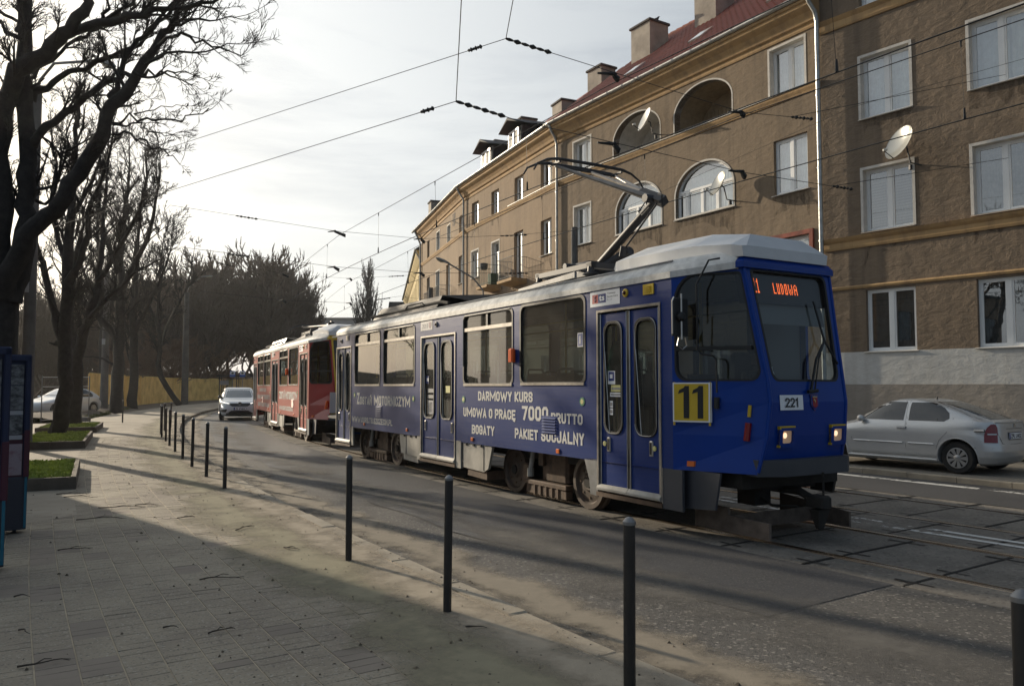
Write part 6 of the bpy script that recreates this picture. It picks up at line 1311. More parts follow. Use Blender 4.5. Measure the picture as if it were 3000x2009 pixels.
# ------------------------------------------------------------ trees
M_bark = mat('bark_dark', (0.032, 0.027, 0.023), 0.95, var=.4, vscale=7, bump=.02, bscale=22, coords='World')
M_bark2 = mat('bark_grey', (0.075, 0.062, 0.05), 0.95, var=.35, vscale=4, bump=.01, bscale=20, coords='World')
M_twigs = mat('twigs_brown', (0.060, 0.045, 0.034), 0.95)
def at(u, v, Y):
    r_ = Vector(((u - 1500) / 2298, math.cos(R(3.126)) + (v - 1004.5) / 2298 * math.sin(R(3.126)), math.sin(R(3.126)) - (v - 1004.5) / 2298 * math.cos(R(3.126)))); return Vector((0, 0, EYE)) + r_ * (Y / r_.y)
class Tree:
    def __init__(s, seed, rmin=.0042): s.rmin = rmin; s.rn = random.Random(seed); s.wood = MB(); s.fine = MB(); s.nseg = 0
    def poly(s, P, rad, n=None):
        mb = s.wood if max(rad) > .022 else s.fine; n = n or (9 if max(rad) > .12 else 6 if max(rad) > .04 else 4 if max(rad) > .015 else 3)
        mb.tube(P, rad, n, caps=False); s.nseg += len(P) - 1
    def smooth(s, P, rad, sub=3, wob=.0):
        n = len(P); out = []; ro = []
        for i in range(n - 1):
            p0, p1, p2, p3 = P[max(i - 1, 0)], P[i], P[i + 1], P[min(i + 2, n - 1)]
            for k in range(sub):
                t = k / sub; q = 0.5 * ((2 * p1) + (p2 - p0) * t + (2 * p0 - 5 * p1 + 4 * p2 - p3) * t * t + (3 * p1 - p0 - 3 * p2 + p3) * t ** 3)
                q += Vector([s.rn.gauss(0, wob) for _ in range(3)]); out.append(q); ro.append((rad[i] * (1 - t) + rad[i + 1] * t) * s.rn.uniform(.95, 1.07))
        out.append(P[-1]); ro.append(rad[-1]); return out, ro
    def limb(s, P, rad, dens=3.0, L=1.1, lev=3, start=.25, up=.25, sub=3, wob=.03):
        P = [Vector(p) for p in P]; Q, rr = s.smooth(P, rad, sub, wob); s.poly(Q, rr)
        tot = sum((b - a).length for a, b in zip(Q, Q[1:])); acc = 0
        for i, (a, b) in enumerate(zip(Q, Q[1:])):
            l = (b - a).length; f = (acc + l / 2) / tot; acc += l
            if f < start: continue
            k = dens * l; k = int(k) + (s.rn.random() < k - int(k))
            for _ in range(k):
                s.shoot(a.lerp(b, s.rn.random()), (b - a).normalized(), L * s.rn.uniform(.5, 1.3) * (1.15 - .5 * f), min(rr[i] * .5, .02 + .012 * L), lev, up)
        s.shoot(Q[-1], (Q[-1] - Q[-2]).normalized(), L * 1.1, rr[-1] * .9, lev, up, .1)
    def shoot(s, p, d, L, r_, lev, up, spread=None):
        rn = s.rn; a = rn.uniform(.38, .9) if spread is None else spread
        q = d.orthogonal().normalized(); q.rotate(Matrix.Rotation(rn.uniform(0, 6.283), 3, d)); v = (d * math.cos(a) + q * math.sin(a)); v.z += up * rn.uniform(.2, 1.2); v.normalize()
        n = 5 if lev >= 2 else 3 if lev == 1 else 2; P = [p.copy()]; step = L / n
        for i in range(n):
            v = (v + Vector([rn.gauss(0, .095) for _ in range(3)]) + Vector((0, 0, up * .12))).normalized(); P.append(P[-1] + v * step)
        r_ = max(r_, s.rmin); rad = [r_ * (1 - .78 * i / n) + s.rmin * .3 for i in range(n + 1)]; s.poly(P, rad)
        if lev <= 0: return
        m = 5 if lev >= 2 else 4
        for _ in range(rn.randint(m - 1, m + 2)):
            t = rn.uniform(.15, 1.0); k = min(n - 1, int(t * n)); s.shoot(P[k].lerp(P[k + 1], t * n - k), (P[k + 1] - P[k]).normalized(), L * rn.uniform(.32, .58), rad[k] * .62, lev - 1, up)
    def finish(s, label, base, mw=None, mf=None, cat='tree', name='bare_tree', group='bare trees on the left'):
        t = thing(name, label, cat, base, 0, group)
        o = s.wood.fast('trunk', mw or M_bark, t); o2 = s.fine.fast('crown', mf or mw or M_bark, t)
        for q in (o, o2):
            q.location = -Vector(base)
            for pl_ in q.data.polygons: pl_.use_smooth = True
        return t
T = Tree(3, .0032)
KT = 11.8 / 17
U = lambda Y, *a: [at(u, v, (Y + dy) * KT) for u, v, dy in a]
_limb = T.limb
T.limb = lambda P, rad, dens=3.0, L=1.1, **k: _limb(P, [x * KT * .9 for x in rad], dens * 1.05, L * KT * 1.15, **k)
T.limb([(-7.95, 11.95, 0.0)] + U(17, (-12, 1150, 0), (0, 980, 0), (8, 860, 0)), [.48, .40, .36, .34], dens=0, sub=3, wob=.01, L=.2, lev=0)
T.limb(U(17, (8, 870, 0), (-2, 700, 0), (2, 450, 0), (12, 300, 0), (45, 215, -.1), (100, 185, -.2), (150, 125, -.3), (205, 85, -.4), (235, 40, -.4), (258, -20, -.3), (275, -120, 0)), [.30, .25, .23, .21, .21, .20, .18, .16, .13, .11, .08], dens=2.2, L=1.3, start=.3)
T.limb(U(17, (14, 880, 0), (60, 760, .1), (80, 640, .2), (84, 520, .3), (78, 400, .3), (72, 200, .4), (68, 0, .5), (64, -160, .6)), [.30, .26, .21, .20, .19, .17, .15, .11], dens=2.4, L=1.3, start=.2)
T.limb(U(16.6, (18, 860, .3), (67, 720, 0), (120, 650, 0), (170, 600, 0), (232, 504, 0), (303, 402, 0), (333, 300, 0), (402, 210, .1), (451, 147, .2), (495, 76, .3), (527, 18, .4), (550, -50, .5)), [.28, .22, .20, .19, .18, .17, .145, .12, .10, .085, .06, .04], dens=1.6, L=1.1, start=.35)
T.limb(U(17, (86, 430, .3), (112, 406, .2), (192, 330, .1), (250, 286, 0), (330, 232, 0), (393, 219, -.2), (437, 216, -.3), (482, 214, -.4)), [.11, .105, .09, .085, .07, .05, .035, .025], dens=3, L=.8)
T.limb(U(17.5, (80, 300, 0), (107, 277, 0), (179, 223, 0), (250, 192, 0), (312, 170, .1), (379, 138, .2), (437, 89, .3), (500, 20, .4), (540, -50, .5)), [.08, .075, .07, .065, .06, .05, .045, .035, .02], dens=3, L=.9)
T.limb(U(16.6, (200, 95, 0), (303, 69, -.1), (379, 49, -.2), (491, 29, -.3), (560, 16, -.4), (640, -2, -.5)), [.11, .10, .09, .06, .05, .03], dens=3, L=.9, start=.15)
T.limb(U(16.6, (303, 69, -.1), (313, 40, -.1), (330, -10, -.2)), [.05, .045, .03], dens=3, L=.7); T.limb(U(16.6, (310, 62, -.1), (360, 25, 0), (415, -15, .1)), [.05, .04, .03], dens=3, L=.7)
T.limb(U(17.6, (92, 230, 0), (187, 147, 0), (250, 103, 0), (303, 72, 0), (400, 20, .1)), [.06, .055, .05, .045, .03], dens=3, L=.8)
T.limb(U(16.6, (328, 370, 0), (388, 337, -.1), (446, 350, -.2), (527, 350, -.3), (589, 333, -.3), (622, 318, -.3)), [.04, .03, .024, .018, .014, .008], dens=5.5, L=.42, lev=2, up=.35)
T.limb(U(16.6, (388, 337, -.1), (429, 328, 0), (478, 319, .1), (545, 312, .2)), [.02, .018, .014, .008], dens=5, L=.4, lev=2)
T.limb(U(16.6, (328, 372, 0), (384, 366, -.1), (429, 375, -.2), (473, 397, -.3), (509, 393, -.3)), [.03, .024, .018, .014, .008], dens=5, L=.4, lev=2, up=.2)
T.limb(U(16.6, (324, 383, 0), (384, 395, -.2), (424, 420, -.3), (469, 433, -.4), (496, 455, -.4), (536, 464, -.5)), [.035, .03, .024, .018, .014, .008], dens=5, L=.38, lev=2, up=.15)
T.limb(U(16.6, (333, 290, 0), (339, 250, .2), (366, 179, .3), (402, 125, .4), (451, 80, .5), (504, 27, .6), (540, -20, .6)), [.08, .07, .06, .055, .045, .035, .02], dens=3, L=.8)
T.limb(U(16.4, (460, 135, 0), (520, 100, 0), (570, 120, -.2), (640, 140, -.3), (720, 150, -.4)), [.05, .04, .03, .02, .01], dens=5, L=.6, lev=2, up=.3); T.limb(U(16.4, (420, 190, 0), (500, 150, 0), (600, 145, -.2), (700, 130, -.3)), [.04, .03, .02, .01], dens=5, L=.6, lev=2)
T.limb(U(16.4, (480, 95, 0), (560, 60, 0), (640, 60, -.2), (720, 45, -.3)), [.05, .035, .02, .01], dens=4, L=.7, lev=2); T.limb(U(16.6, (400, 215, 0), (470, 215, -.1), (530, 205, -.2), (580, 225, -.3)), [.035, .03, .02, .01], dens=5, L=.5, lev=2, up=.0)
for a in ([(60, 80, 0), (20, 50, 0), (-40, 10, 0)], [(62, 130, 0), (25, 90, 0), (-40, 20, .2)], [(60, 330, 0), (20, 300, 0), (-40, 280, 0)], [(70, 20, 0), (40, -40, 0), (10, -100, 0)]): T.limb(U(17.2, *a), [.06, .05, .03], dens=3, L=.7)
for a in ([(80, 560, 0), (130, 600, .3), (160, 560, .5), (190, 470, .7), (205, 360, .9), (240, 280, 1)], [(76, 620, 0), (40, 560, 0), (20, 500, .2)], [(84, 360, 0), (140, 420, .5), (200, 480, .8), (215, 560, 1)], [(60, 600, 0), (110, 560, -.3), (170, 520, -.5), (200, 440, -.7)]): T.limb(U(17.4, *a), [.05, .04, .035, .03, .02, .012][:len(a)], dens=4, L=.7, lev=3)
T.finish('huge dark forking tree at the left edge rising behind the display boards', (-7.95, 11.95, 0))
U = lambda Y, *a: [at(u, v, Y + dy) for u, v, dy in a]

T = Tree(5, .0055)     # tree in the second planted bed
T.limb([(-13.0, 22.6, 0.1)] + U(22.6, (180, 1200, 0), (190, 1100, 0), (188, 980, 0), (196, 860, 0), (200, 740, .1), (206, 620, .2), (215, 500, .3), (228, 380, .4), (240, 280, .5)), [.25, .21, .19, .18, .165, .14, .12, .09, .06, .03], dens=2.6, L=1.4, start=.25)
T.limb(U(22.6, (182, 1000, 0), (168, 940, 0), (152, 880, .1), (134, 784, .2), (112, 740, .3), (100, 640, .4), (92, 540, .5)), [.14, .12, .10, .09, .075, .05, .03], dens=2.4, L=1.0, start=.25)
T.limb(U(22.6, (196, 860, 0), (215, 800, -.2), (250, 720, -.4), (262, 620, -.6), (300, 520, -.8), (330, 400, -1)), [.12, .10, .09, .07, .05, .025], dens=2.6, L=1.0, start=.2)
T.limb(U(22.6, (198, 780, 0), (170, 700, .2), (150, 600, .3), (160, 480, .4), (150, 380, .5)), [.08, .07, .06, .04, .02], dens=2.6, L=.9)
T.limb(U(22.6, (205, 640, 0), (250, 560, .3), (290, 470, .5), (310, 380, .6)), [.07, .06, .04, .02], dens=2.6, L=.9)
T.limb(U(22.6, (178, 1005, 0), (165, 1000, 0), (160, 1008, 0)), [.07, .06, .05], dens=0, L=.15, lev=0)
T.finish('slender upright tree in the middle planted bed with a knobbly left limb', (-13.0, 22.6, 0.1))
T = Tree(9, .0065)     # tree in the third bed
T.limb([(-15.6, 28.0, 0.1)] + U(28, (222, 1180, 0), (224, 1080, 0), (232, 1010, 0), (250, 960, 0), (270, 900, 0), (290, 800, .2), (300, 700, .4), (305, 590, .6), (318, 480, .8)), [.27, .22, .21, .18, .16, .14, .11, .09, .06, .03], dens=2.8, L=1.5, start=.25)
T.limb(U(28, (226, 1040, 0), (215, 980, .2), (205, 900, .4), (212, 800, .6), (235, 700, .8), (250, 600, 1)), [.15, .13, .11, .09, .06, .03], dens=2.2, L=1.2)
T.limb(U(28, (252, 955, 0), (262, 930, -.2), (330, 860, -.5), (400, 800, -.8), (470, 760, -1)), [.10, .09, .07, .05, .02], dens=2.6, L=1.0)
T.limb(U(28, (285, 830, 0), (340, 740, -.3), (390, 650, -.6), (420, 560, -.9)), [.09, .07, .05, .025], dens=2.6, L=1.1)
T.finish('forked tree in the farthest planted bed leaning to the right', (-15.6, 28.0, 0.1))
T = Tree(12, .010)
b4 = Vector((-22.6, 45, 0.05))
T.limb([b4] + U(45, (345, 1100, 0), (347, 1000, 0), (352, 900, 0), (357, 828, 0), (352, 760, .2), (360, 660, .5), (375, 560, .8), (380, 480, 1)), [.40, .32, .28, .26, .24, .20, .15, .09, .05], dens=2.4, L=2.6, start=.25, lev=3)
T.limb(U(45, (346, 1010, 0), (320, 960, -.3), (268, 909, -.6), (223, 864, -1), (190, 820, -1.3)), [.20, .18, .15, .11, .06], dens=1.4, L=2.0)
T.limb(U(45, (354, 860, 0), (390, 780, -.5), (430, 700, -1), (455, 600, -1.4), (470, 500, -1.7)), [.17, .14, .12, .08, .04], dens=1.7, L=2.1)
T.limb(U(45, (352, 800, 0), (310, 700, .4), (290, 600, .7), (300, 500, 1)), [.15, .12, .09, .04], dens=1.7, L=2.1); T.limb(U(45, (345, 1075, 0), (300, 1050, -.2), (262, 1045, -.4)), [.08, .06, .03], dens=1, L=.8, lev=1)
T.limb(U(45, (362, 700, 0), (410, 610, .4), (430, 520, .7), (425, 450, 1)), [.12, .10, .07, .04], dens=1.8, L=1.9)
T.finish('stout tree on the grassy verge beside the concrete pole', b4)
T = Tree(14, .011)
b5 = Vector((-25.6, 53, 0.05))
T.limb([b5] + U(53, (392, 1100, 0), (391, 1000, 0), (393, 900, 0), (398, 800, .3), (405, 700, .6), (415, 600, .9)), [.34, .28, .25, .21, .17, .12, .05], dens=2.3, L=2.6, start=.22)
T.limb(U(53, (391, 980, 0), (430, 900, -.5), (470, 820, -1), (500, 730, -1.5)), [.15, .12, .09, .04], dens=1.6, L=2.1); T.limb(U(53, (391, 1010, 0), (360, 930, .5), (340, 850, 1)), [.12, .09, .05], dens=1.6, L=1.9)
T.limb(U(53, (392, 1085, 0), (380, 1060, 0), (370, 1000, .1)), [.10, .08, .04], dens=1, L=1.2, lev=2)
T.finish('thinner tree on the verge directly right of the stout one', b5)
T = Tree(16, .012); b6 = Vector((-30.5, 60, 0.05))
T.limb([b6] + U(60, (300, 1090, 0), (302, 960, 0), (296, 840, .3), (288, 720, .6), (285, 600, .9), (290, 520, 1)), [.30, .25, .22, .18, .13, .08, .04], dens=1.6, L=2.3, start=.25)
T.limb(U(60, (300, 980, 0), (330, 880, .4), (350, 780, .6), (345, 680, .8)), [.15, .12, .08, .04], dens=1.7, L=2.1); T.limb(U(60, (300, 960, 0), (265, 860, .4), (240, 770, .6), (235, 690, .8)), [.15, .12, .08, .04], dens=1.7, L=2.1)
T.finish('pale thin tree standing farther back between the trunks on the verge', b6)
T = Tree(17, .013); b7 = Vector((-27.0, 64, 0.05))
T.limb([b7] + U(64, (470, 1100, 0), (468, 1000, 0), (462, 900, .3), (470, 800, .6), (480, 700, .9)), [.24, .2, .17, .13, .09, .04], dens=1.8, L=2.2, start=.25)
T.limb(U(64, (468, 1020, 0), (500, 930, .4), (540, 860, .6), (560, 790, .8)), [.12, .1, .07, .04], dens=1.7, L=2.1); T.limb(U(64, (466, 960, 0), (430, 880, .4), (410, 800, .6)), [.12, .1, .05], dens=1.7, L=2.0)
T.finish('small bare tree leaning over the yellow wall near the bend', b7)
# poplar
T = Tree(21, .02); pb_ = Vector(((1076 - 1500) / 2298 * 125, 125, 0)); T.limb([pb_ + Vector((0, 0, h)) for h in (0, 4, 9, 14, 18, 21)], [.5, .42, .32, .2, .1, .04], dens=0, L=.5, lev=1, wob=.02)
for k in range(150):
    h = T.rn.uniform(2.2, 19); a = T.rn.uniform(0, 6.28); rad_ = (1.0 + 1.6 * math.sin(min(1, (h - 1) / 13) * math.pi) ** .7) * T.rn.uniform(.5, 1); p = pb_ + Vector((0, 0, h)); q = p + Vector((math.cos(a) * rad_ * .7, math.sin(a) * rad_ * .7, rad_ * 1.3)); e_ = p + Vector((math.cos(a) * rad_, math.sin(a) * rad_, rad_ * 2.6 if h < 14 else 2.2))
    T.limb([p, q, e_], [.07, .05, .02], dens=2.6, L=.95, lev=1, up=.9, start=.1, wob=.02)
T.finish('tall narrow poplar against the sky between the trams and the terrace', pb_, mf=M_twigs, name='poplar')
# wood behind the wall: many bare trees that read as one mass
rw = random.Random(31); temps = []
for sd in range(5):
    T = Tree(40 + sd); T.limb([Vector((0, 0, 0)), Vector((.2, .1, .3)), Vector((.1, 0, .55)), Vector((.15, .1, .85))], [.016, .012, .009, .004], dens=0, L=.05, lev=0, wob=.0)
    for k in range(26):
        h = T.rn.uniform(.22, .92); a = T.rn.uniform(0, 6.28); p = Vector((.12, .06, h)); sp_ = T.rn.uniform(.15, .34) * (1.1 - .5 * h)
        q = p + Vector((math.cos(a) * sp_, math.sin(a) * sp_, sp_ * 1.1)); T.poly(T.smooth([p, p.lerp(q, .5) + Vector((0, 0, .02)), q], [.006, .004, .002], 2, .006)[0], [.006, .005, .004, .003, .002], 4)
        for _ in range(9): T.shoot(p.lerp(q, T.rn.uniform(.2, 1)), (q - p).normalized(), T.rn.uniform(.06, .16), .002, 1, .6)
    V = np.array([tuple(v) for v in T.wood.v + T.fine.v]); k = len(T.wood.v); F = T.wood.f + [tuple(i + k for i in f) for f in T.fine.f]; V4 = [f for f in F if len(f) == 4]; temps.append((V, np.array(V4)))
    # widen the fine twigs a little: they stand for bundles at this distance
def forest(name, label, spots, m, up=1.0):
    VS = []; FS = []; k = 0
    for x, y, h, wd in spots:
        V, F = temps[rw.randrange(5)]; a = rw.uniform(0, 6.28); c_, s_n = math.cos(a), math.sin(a); W_ = V.copy()
        W_[:, 0] = (V[:, 0] * c_ - V[:, 1] * s_n) * h * wd + x; W_[:, 1] = (V[:, 0] * s_n + V[:, 1] * c_) * h * wd + y; W_[:, 2] = V[:, 2] * h
        VS.append(W_); FS.append(F + k); k += len(V)
    V = np.concatenate(VS); F = np.concatenate(FS); me = bpy.data.meshes.new(name); me.vertices.add(len(V)); me.vertices.foreach_set('co', V.ravel()); me.loops.add(F.size); me.loops.foreach_set('vertex_index', F.ravel())
    me.polygons.add(len(F)); me.polygons.foreach_set('loop_start', np.arange(0, F.size, 4)); me.polygons.foreach_set('loop_total', np.full(len(F), 4)); me.update(); me.materials.append(m)
    o = bpy.data.objects.new(name, me); col.objects.link(o); return tag(o, label, 'wood', kind='stuff')
sp = []
def put(u, Y, h, wd=1.0): sp.append(((u - 1500) / 2298 * Y, Y, h, wd))
for k in range(40):
    u = rw.uniform(330, 800); Y = rw.uniform(84, 112) if u < 640 else rw.uniform(100, 125); vt = np.interp(u, [330, 430, 520, 640, 800], [900, 850, 822, 812, 822]) + rw.uniform(-12, 70); put(u, Y, 1.6 + (1130 - vt) / 2298 * Y, .95)
for k in range(14):
    u = rw.uniform(790, 920); Y = rw.uniform(118, 135); vt = np.interp(u, [790, 860, 925], [820, 850, 915]) + rw.uniform(0, 30); put(u, Y, 1.6 + (1130 - vt) / 2298 * Y, .6)
for k in range(34):
    u = rw.uniform(-60, 340); Y = rw.uniform(62, 95); vt = np.interp(u, [-60, 100, 340], [960, 930, 880]) + rw.uniform(-40, 50); put(u, Y, 1.6 + (1130 - vt) / 2298 * Y, .9)
forest('woodland', 'bare brown wood behind the yellow concrete wall', sp, mat('wood_twigs', (0.115, 0.088, 0.066), .95))
sp2 = [((u - 1500) / 2298 * Y, Y, h, 1.5) for u, Y, h in [(450, 76, 5.2), (500, 80, 6), (400, 72, 5.4), (570, 88, 5.6), (620, 92, 5.6), (350, 66, 4.6), (520, 84, 5)]]
forest('brushwood', 'reddish brushwood leaning over the yellow wall', sp2, mat('brush_twigs', (0.19, 0.125, 0.085), .95))
# understorey: a bank of scrub and leaf litter closing the wood near the ground
bk = MB(); S_ = np.linspace(0, 1, 60); P_ = [(-75, 58), (-60, 92), (-44, 112), (-38, 132), (-30, 150), (10, 190)]
Px = np.interp(S_ * 5, range(6), [p[0] for p in P_]); Py = np.interp(S_ * 5, range(6), [p[1] for p in P_])
bk.loft([[(x, y, -.2), (x, y + .5, 2.6 + 1.6 * mnoise.noise(Vector((i * .31, 0, 0)))), (x + .3, y + 5, 3.6 + 1.6 * mnoise.noise(Vector((i * .5, 3, 0)))), (x, y + 9, -.2)] for i, (x, y) in enumerate(zip(Px, Py))], closed=False)
tag(bk.fast('scrub_bank', mat('scrub', (0.13, 0.10, 0.075), .95, var=.6, vscale=1.2, bump=.3, bscale=3, coords='World')), kind='structure')

# ------------------------------------------------------------ yellow concrete wall, its panels
M_yw = mat('wall_yellow', (0.85, 0.52, 0.15), 0.9, var=.25, vscale=1.2, bump=.004, bscale=20, coords='World', tint=(0.86, 0.56, 0.2))
wl = thing('panel_wall', 'long yellow concrete panel wall curving along the far pavement', 'wall', (-26.7, 49.6, 0))
wp_ = [(-26.7, 49.6), (-29.9, 60), (-32.6, 71.6), (-34.1, 81), (-33.9, 92), (-32.4, 108), (-29, 126)]; ws = [0.0]
for a, b in zip(wp_, wp_[1:]): ws.append(ws[-1] + math.hypot(b[0] - a[0], b[1] - a[1]))
wx = lambda q: Vector((np.interp(q, ws, [p[0] for p in wp_]), np.interp(q, ws, [p[1] for p in wp_]), 0))
q = 0.0; i = 0
while q < ws[-1] - 2.5:
    a, b = wx(q + .02), wx(q + 2.44); d = (b - a).normalized(); n_ = Vector((-d.y, d.x, 0)); h = 2.42 + rng.uniform(-.05, .05) - (.0 if i else .0); lean = rng.uniform(-.04, .05)
    pm = MB(); pts = []
    for z, off in ((0, 0), (.72, lean * .3), (.735, lean * .3 + .012), (h, lean)): pts.append([a + n_ * (off - .05) + Vector((0, 0, z)), b + n_ * (off - .05) + Vector((0, 0, z + (.0 if z < h else rng.uniform(-.03, .03)))), b + n_ * (off + .05) + Vector((0, 0, z)), a + n_ * (off + .05) + Vector((0, 0, z))])
    pm.loft(pts, True, True); o = pm.build('wall_panel', M_yw, wl); o.location = (26.7, -49.6, 0)
    po = MB().tube([wx(q) + Vector((0, 0, 0)), wx(q) + Vector((0, 0, h - .05))], .075, 4).build('wall_post', M_yw, wl); po.location = (26.7, -49.6, 0)
    q += 2.46; i += 1
# added unseen block, aligned with the sun to cast the lower left shadow
C0 = Vector((-10.75, 15.50, 0)); a_ = Vector((-.695, -.719, 0)); b_ = Vector((-.719, .695, 0)); hs_ = thing('shadow_block', 'added house-shaped block out of view, casting the lower left shadow', 'shadow block', C0, math.atan2(a_.y, a_.x))
hb = MB(); plate(hb, 0, 12, 0, 6.6, [(1.5 + k * 2.8, 2.7 + k * 2.8, z, z + 1.5) for k in range(4) for z in (1.0, 3.9)], 0, .2); hb.face([(0, 0, 0), (0, -8, 0), (0, -8, 6.6), (0, 0, 6.6)]); hb.face([(12, 0, 0), (12, -8, 0), (12, -8, 6.6), (12, 0, 6.6)]); hb.face([(0, -8, 0), (12, -8, 0), (12, -8, 6.6), (0, -8, 6.6)]); hb.face([(0, 0, 6.6), (12, 0, 6.6), (12, -8, 6.6), (0, -8, 6.6)]); hb.build('wall', M_wallB, hs_)
for k in range(4):
    for z in (1.0, 3.9): ring(MB(), (1.5 + k * 2.8, 2.7 + k * 2.8, z, z + 1.5), .07, .1, .16).build('window', M_pvc, hs_); pane_face(MB(), (1.5 + k * 2.8, 2.7 + k * 2.8, z, z + 1.5), .13).build('pane', M_cargl, hs_)
MB().box(-.1, 12.1, -8.1, .1, 6.602, 6.75).build('roof', M_slate, hs_)

# ------------------------------------------------------------ planted beds
M_bed = mat('bed_kerb', (0.105, 0.085, 0.065), 0.9, var=.3, vscale=3, bump=.008, bscale=25, coords='World')
M_grass = mat('grass_green', (0.22, 0.29, 0.05), 0.8, var=.35, vscale=5, tint=(0.30, 0.34, 0.07), coords='World'); M_soil = mat('bed_soil', (0.075, 0.07, 0.035), .95, var=.4, vscale=6, bump=.02, bscale=20, coords='World')
for (fx, fy), (bx_, by_), wd, lab, tr_at in (((-6.65, 12.07), (-8.2, 15.0), 1.7, 'nearest kerbed bed of green plants beside the display boards', None), ((-10.5, 19.4), (-12.6, 23.7), 1.5, 'middle kerbed bed with the slender tree standing in it', (-13, 22.6)), ((-13.6, 25.8), (-15.1, 29.1), 1.75, 'farthest kerbed bed with a leaning tree in it', (-15.6, 28))):
    F_ = Vector((fx, fy, 0)); Bv = Vector((bx_, by_, 0)); d = (Bv - F_).normalized(); n_ = Vector((-d.y, d.x, 0)); L_ = (Bv - F_).length; z0 = PZ(fy)
    t = thing('planted_bed', lab, 'flower bed', (fx, fy, z0), 0, 'kerbed planted beds on the left')
    cor = [(0, 0), (L_, 0), (L_, wd), (0, wd)]
    for k in range(4):
        (a0, b0), (a1, b1) = cor[k], cor[(k + 1) % 4]; n = max(1, round(math.hypot(a1 - a0, b1 - b0) / 1.0))
        for j in range(n):
            p0 = d * (a0 + (a1 - a0) * j / n) + n_ * (b0 + (b1 - b0) * j / n); p1 = d * (a0 + (a1 - a0) * (j + 1) / n) + n_ * (b0 + (b1 - b0) * (j + 1) / n); e = (p1 - p0).normalized(); q_ = Vector((-e.y, e.x, 0)); p0 = p0 + e * .004; p1 = p1 - e * .004
            sg = 1; mb = MB(); mb.loft([[p0, p1, p1 + q_ * .08, p0 + q_ * .08], [v + Vector((0, 0, .175)) for v in (p0, p1, p1 + q_ * .08, p0 + q_ * .08)], [v + Vector((0, 0, .188)) for v in (p0 + e * .01 + q_ * .01, p1 - e * .01 + q_ * .01, p1 + q_ * .07 - e * .01, p0 + q_ * .07 + e * .01)]], False, True); mb.build('kerb_stone', M_bed, t)
    sm = MB(); sm.face([d * .07 + n_ * .07 + Vector((0, 0, .15)), d * (L_ - .07) + n_ * .07 + Vector((0, 0, .15)), d * (L_ - .07) + n_ * (wd - .07) + Vector((0, 0, .15)), d * .07 + n_ * (wd - .07) + Vector((0, 0, .15))]); sm.build('soil', M_soil, t)
    gm = MB()
    for _ in range(9000 if fy < 20 else 5000):
        a, b = rng.uniform(.1, L_ - .1), rng.uniform(.1, wd - .1); p = d * a + n_ * b
        if mnoise.noise(Vector((p.x * 3 + fx, p.y * 3, 1))) < -.25 and rng.rand() < .8: continue
        if tr_at and (p + F_ - Vector((*tr_at, 0))).length < .3: continue
        k = len(gm.v); an = rng.uniform(0, 6.28); s_l = rng.uniform(.012, .026); h = rng.uniform(.03, .075); lx, ly = rng.uniform(-.04, .04), rng.uniform(-.04, .04)
        gm.v += [(p.x - s_l * math.cos(an), p.y - s_l * math.sin(an), .148), (p.x + s_l * math.cos(an), p.y + s_l * math.sin(an), .148), (p.x + lx + s_l * .7 * math.cos(an), p.y + ly + s_l * .7 * math.sin(an), .15 + h), (p.x + lx - s_l * .7 * math.cos(an), p.y + ly - s_l * .7 * math.sin(an), .15 + h * .9)]; gm.f.append((k, k + 1, k + 2, k + 3))
    tag(gm.fast('green_plants', M_grass, t), kind='stuff')
gv = MB()
for _ in range(9000):
    a, b = rng.uniform(0, 1), rng.rand(); p = Vector((-19.3, 35.5, 0)).lerp(Vector((-25.6, 53, 0)), a) + Vector((-.93, -.36, 0)) * (b ** 1.3 * 3.0); k = len(gv.v); an = rng.uniform(0, 6.28); s_l = rng.uniform(.03, .07); h = rng.uniform(.05, .2)
    if mnoise.noise(Vector((p.x * .6, p.y * .6, 4))) < -.05: continue
    gv.v += [(p.x - s_l * math.cos(an), p.y - s_l * math.sin(an), .02), (p.x + s_l * math.cos(an), p.y + s_l * math.sin(an), .02), (p.x + s_l, p.y, .05 + h)]; gv.f.append((k, k + 1, k + 2))
tag(gv.fast('verge_grass', mat('verge_green', (0.10, 0.12, 0.035), .9, var=.4, vscale=1, coords='World'), None), kind='stuff')
# rough bank of earth and leaf litter at the foot of the verge trees
eb = MB(); N_ = 26
eb.loft([[Vector((-18.6, 33.5, .0)).lerp(Vector((-25.3, 54, 0)), i / N_) + Vector((-.93, -.36, 0)) * w_ + Vector((0, 0, .02 + .32 * math.sin(min(1, w_ / 3.4) * math.pi * .7) * (1 + .5 * mnoise.noise(Vector((i * .5, w_, 2)))))) for w_ in (0, .5, 1.2, 2.2, 3.4, 5)] for i in range(N_ + 1)], closed=False); tag(eb.fast('earth_bank', M_earth), kind='structure')

# ------------------------------------------------------------ display boards at the left edge
M_bfr = mat('board_frame_blue', (0.006, 0.012, 0.045), .6, var=.2, vscale=3); M_bmag = mat('board_magenta', (0.055, 0.006, 0.02), .5, var=.3, vscale=3); M_bdk = mat('board_base', (0.03, 0.032, 0.045), .6); M_bcy = mat('board_edge_cyan', (0.01, 0.13, 0.20), .4)
def picmat(name, sc_, c0, c1, thr):
    def b(t, p, tcn):
        n = t.noise(t.mapping(tcn, (1, 1, 1.6)), sc_, 7, .7); t.l.new(t.mix(t.ramp(n, [(thr - .12, 0.0), (thr + .1, 1.0)]), c0, c1), p.inputs['Base Color'])
    return mat(name, c0, .35, build=b)
M_pic = picmat('old_photograph', 7, (.02, .02, .025), (.20, .21, .22), .52); M_picp = picmat('pink_print', 5, (.16, .05, .085), (.27, .22, .25), .42); M_cap_ = mat('caption_white', (.34, .34, .36), .5)
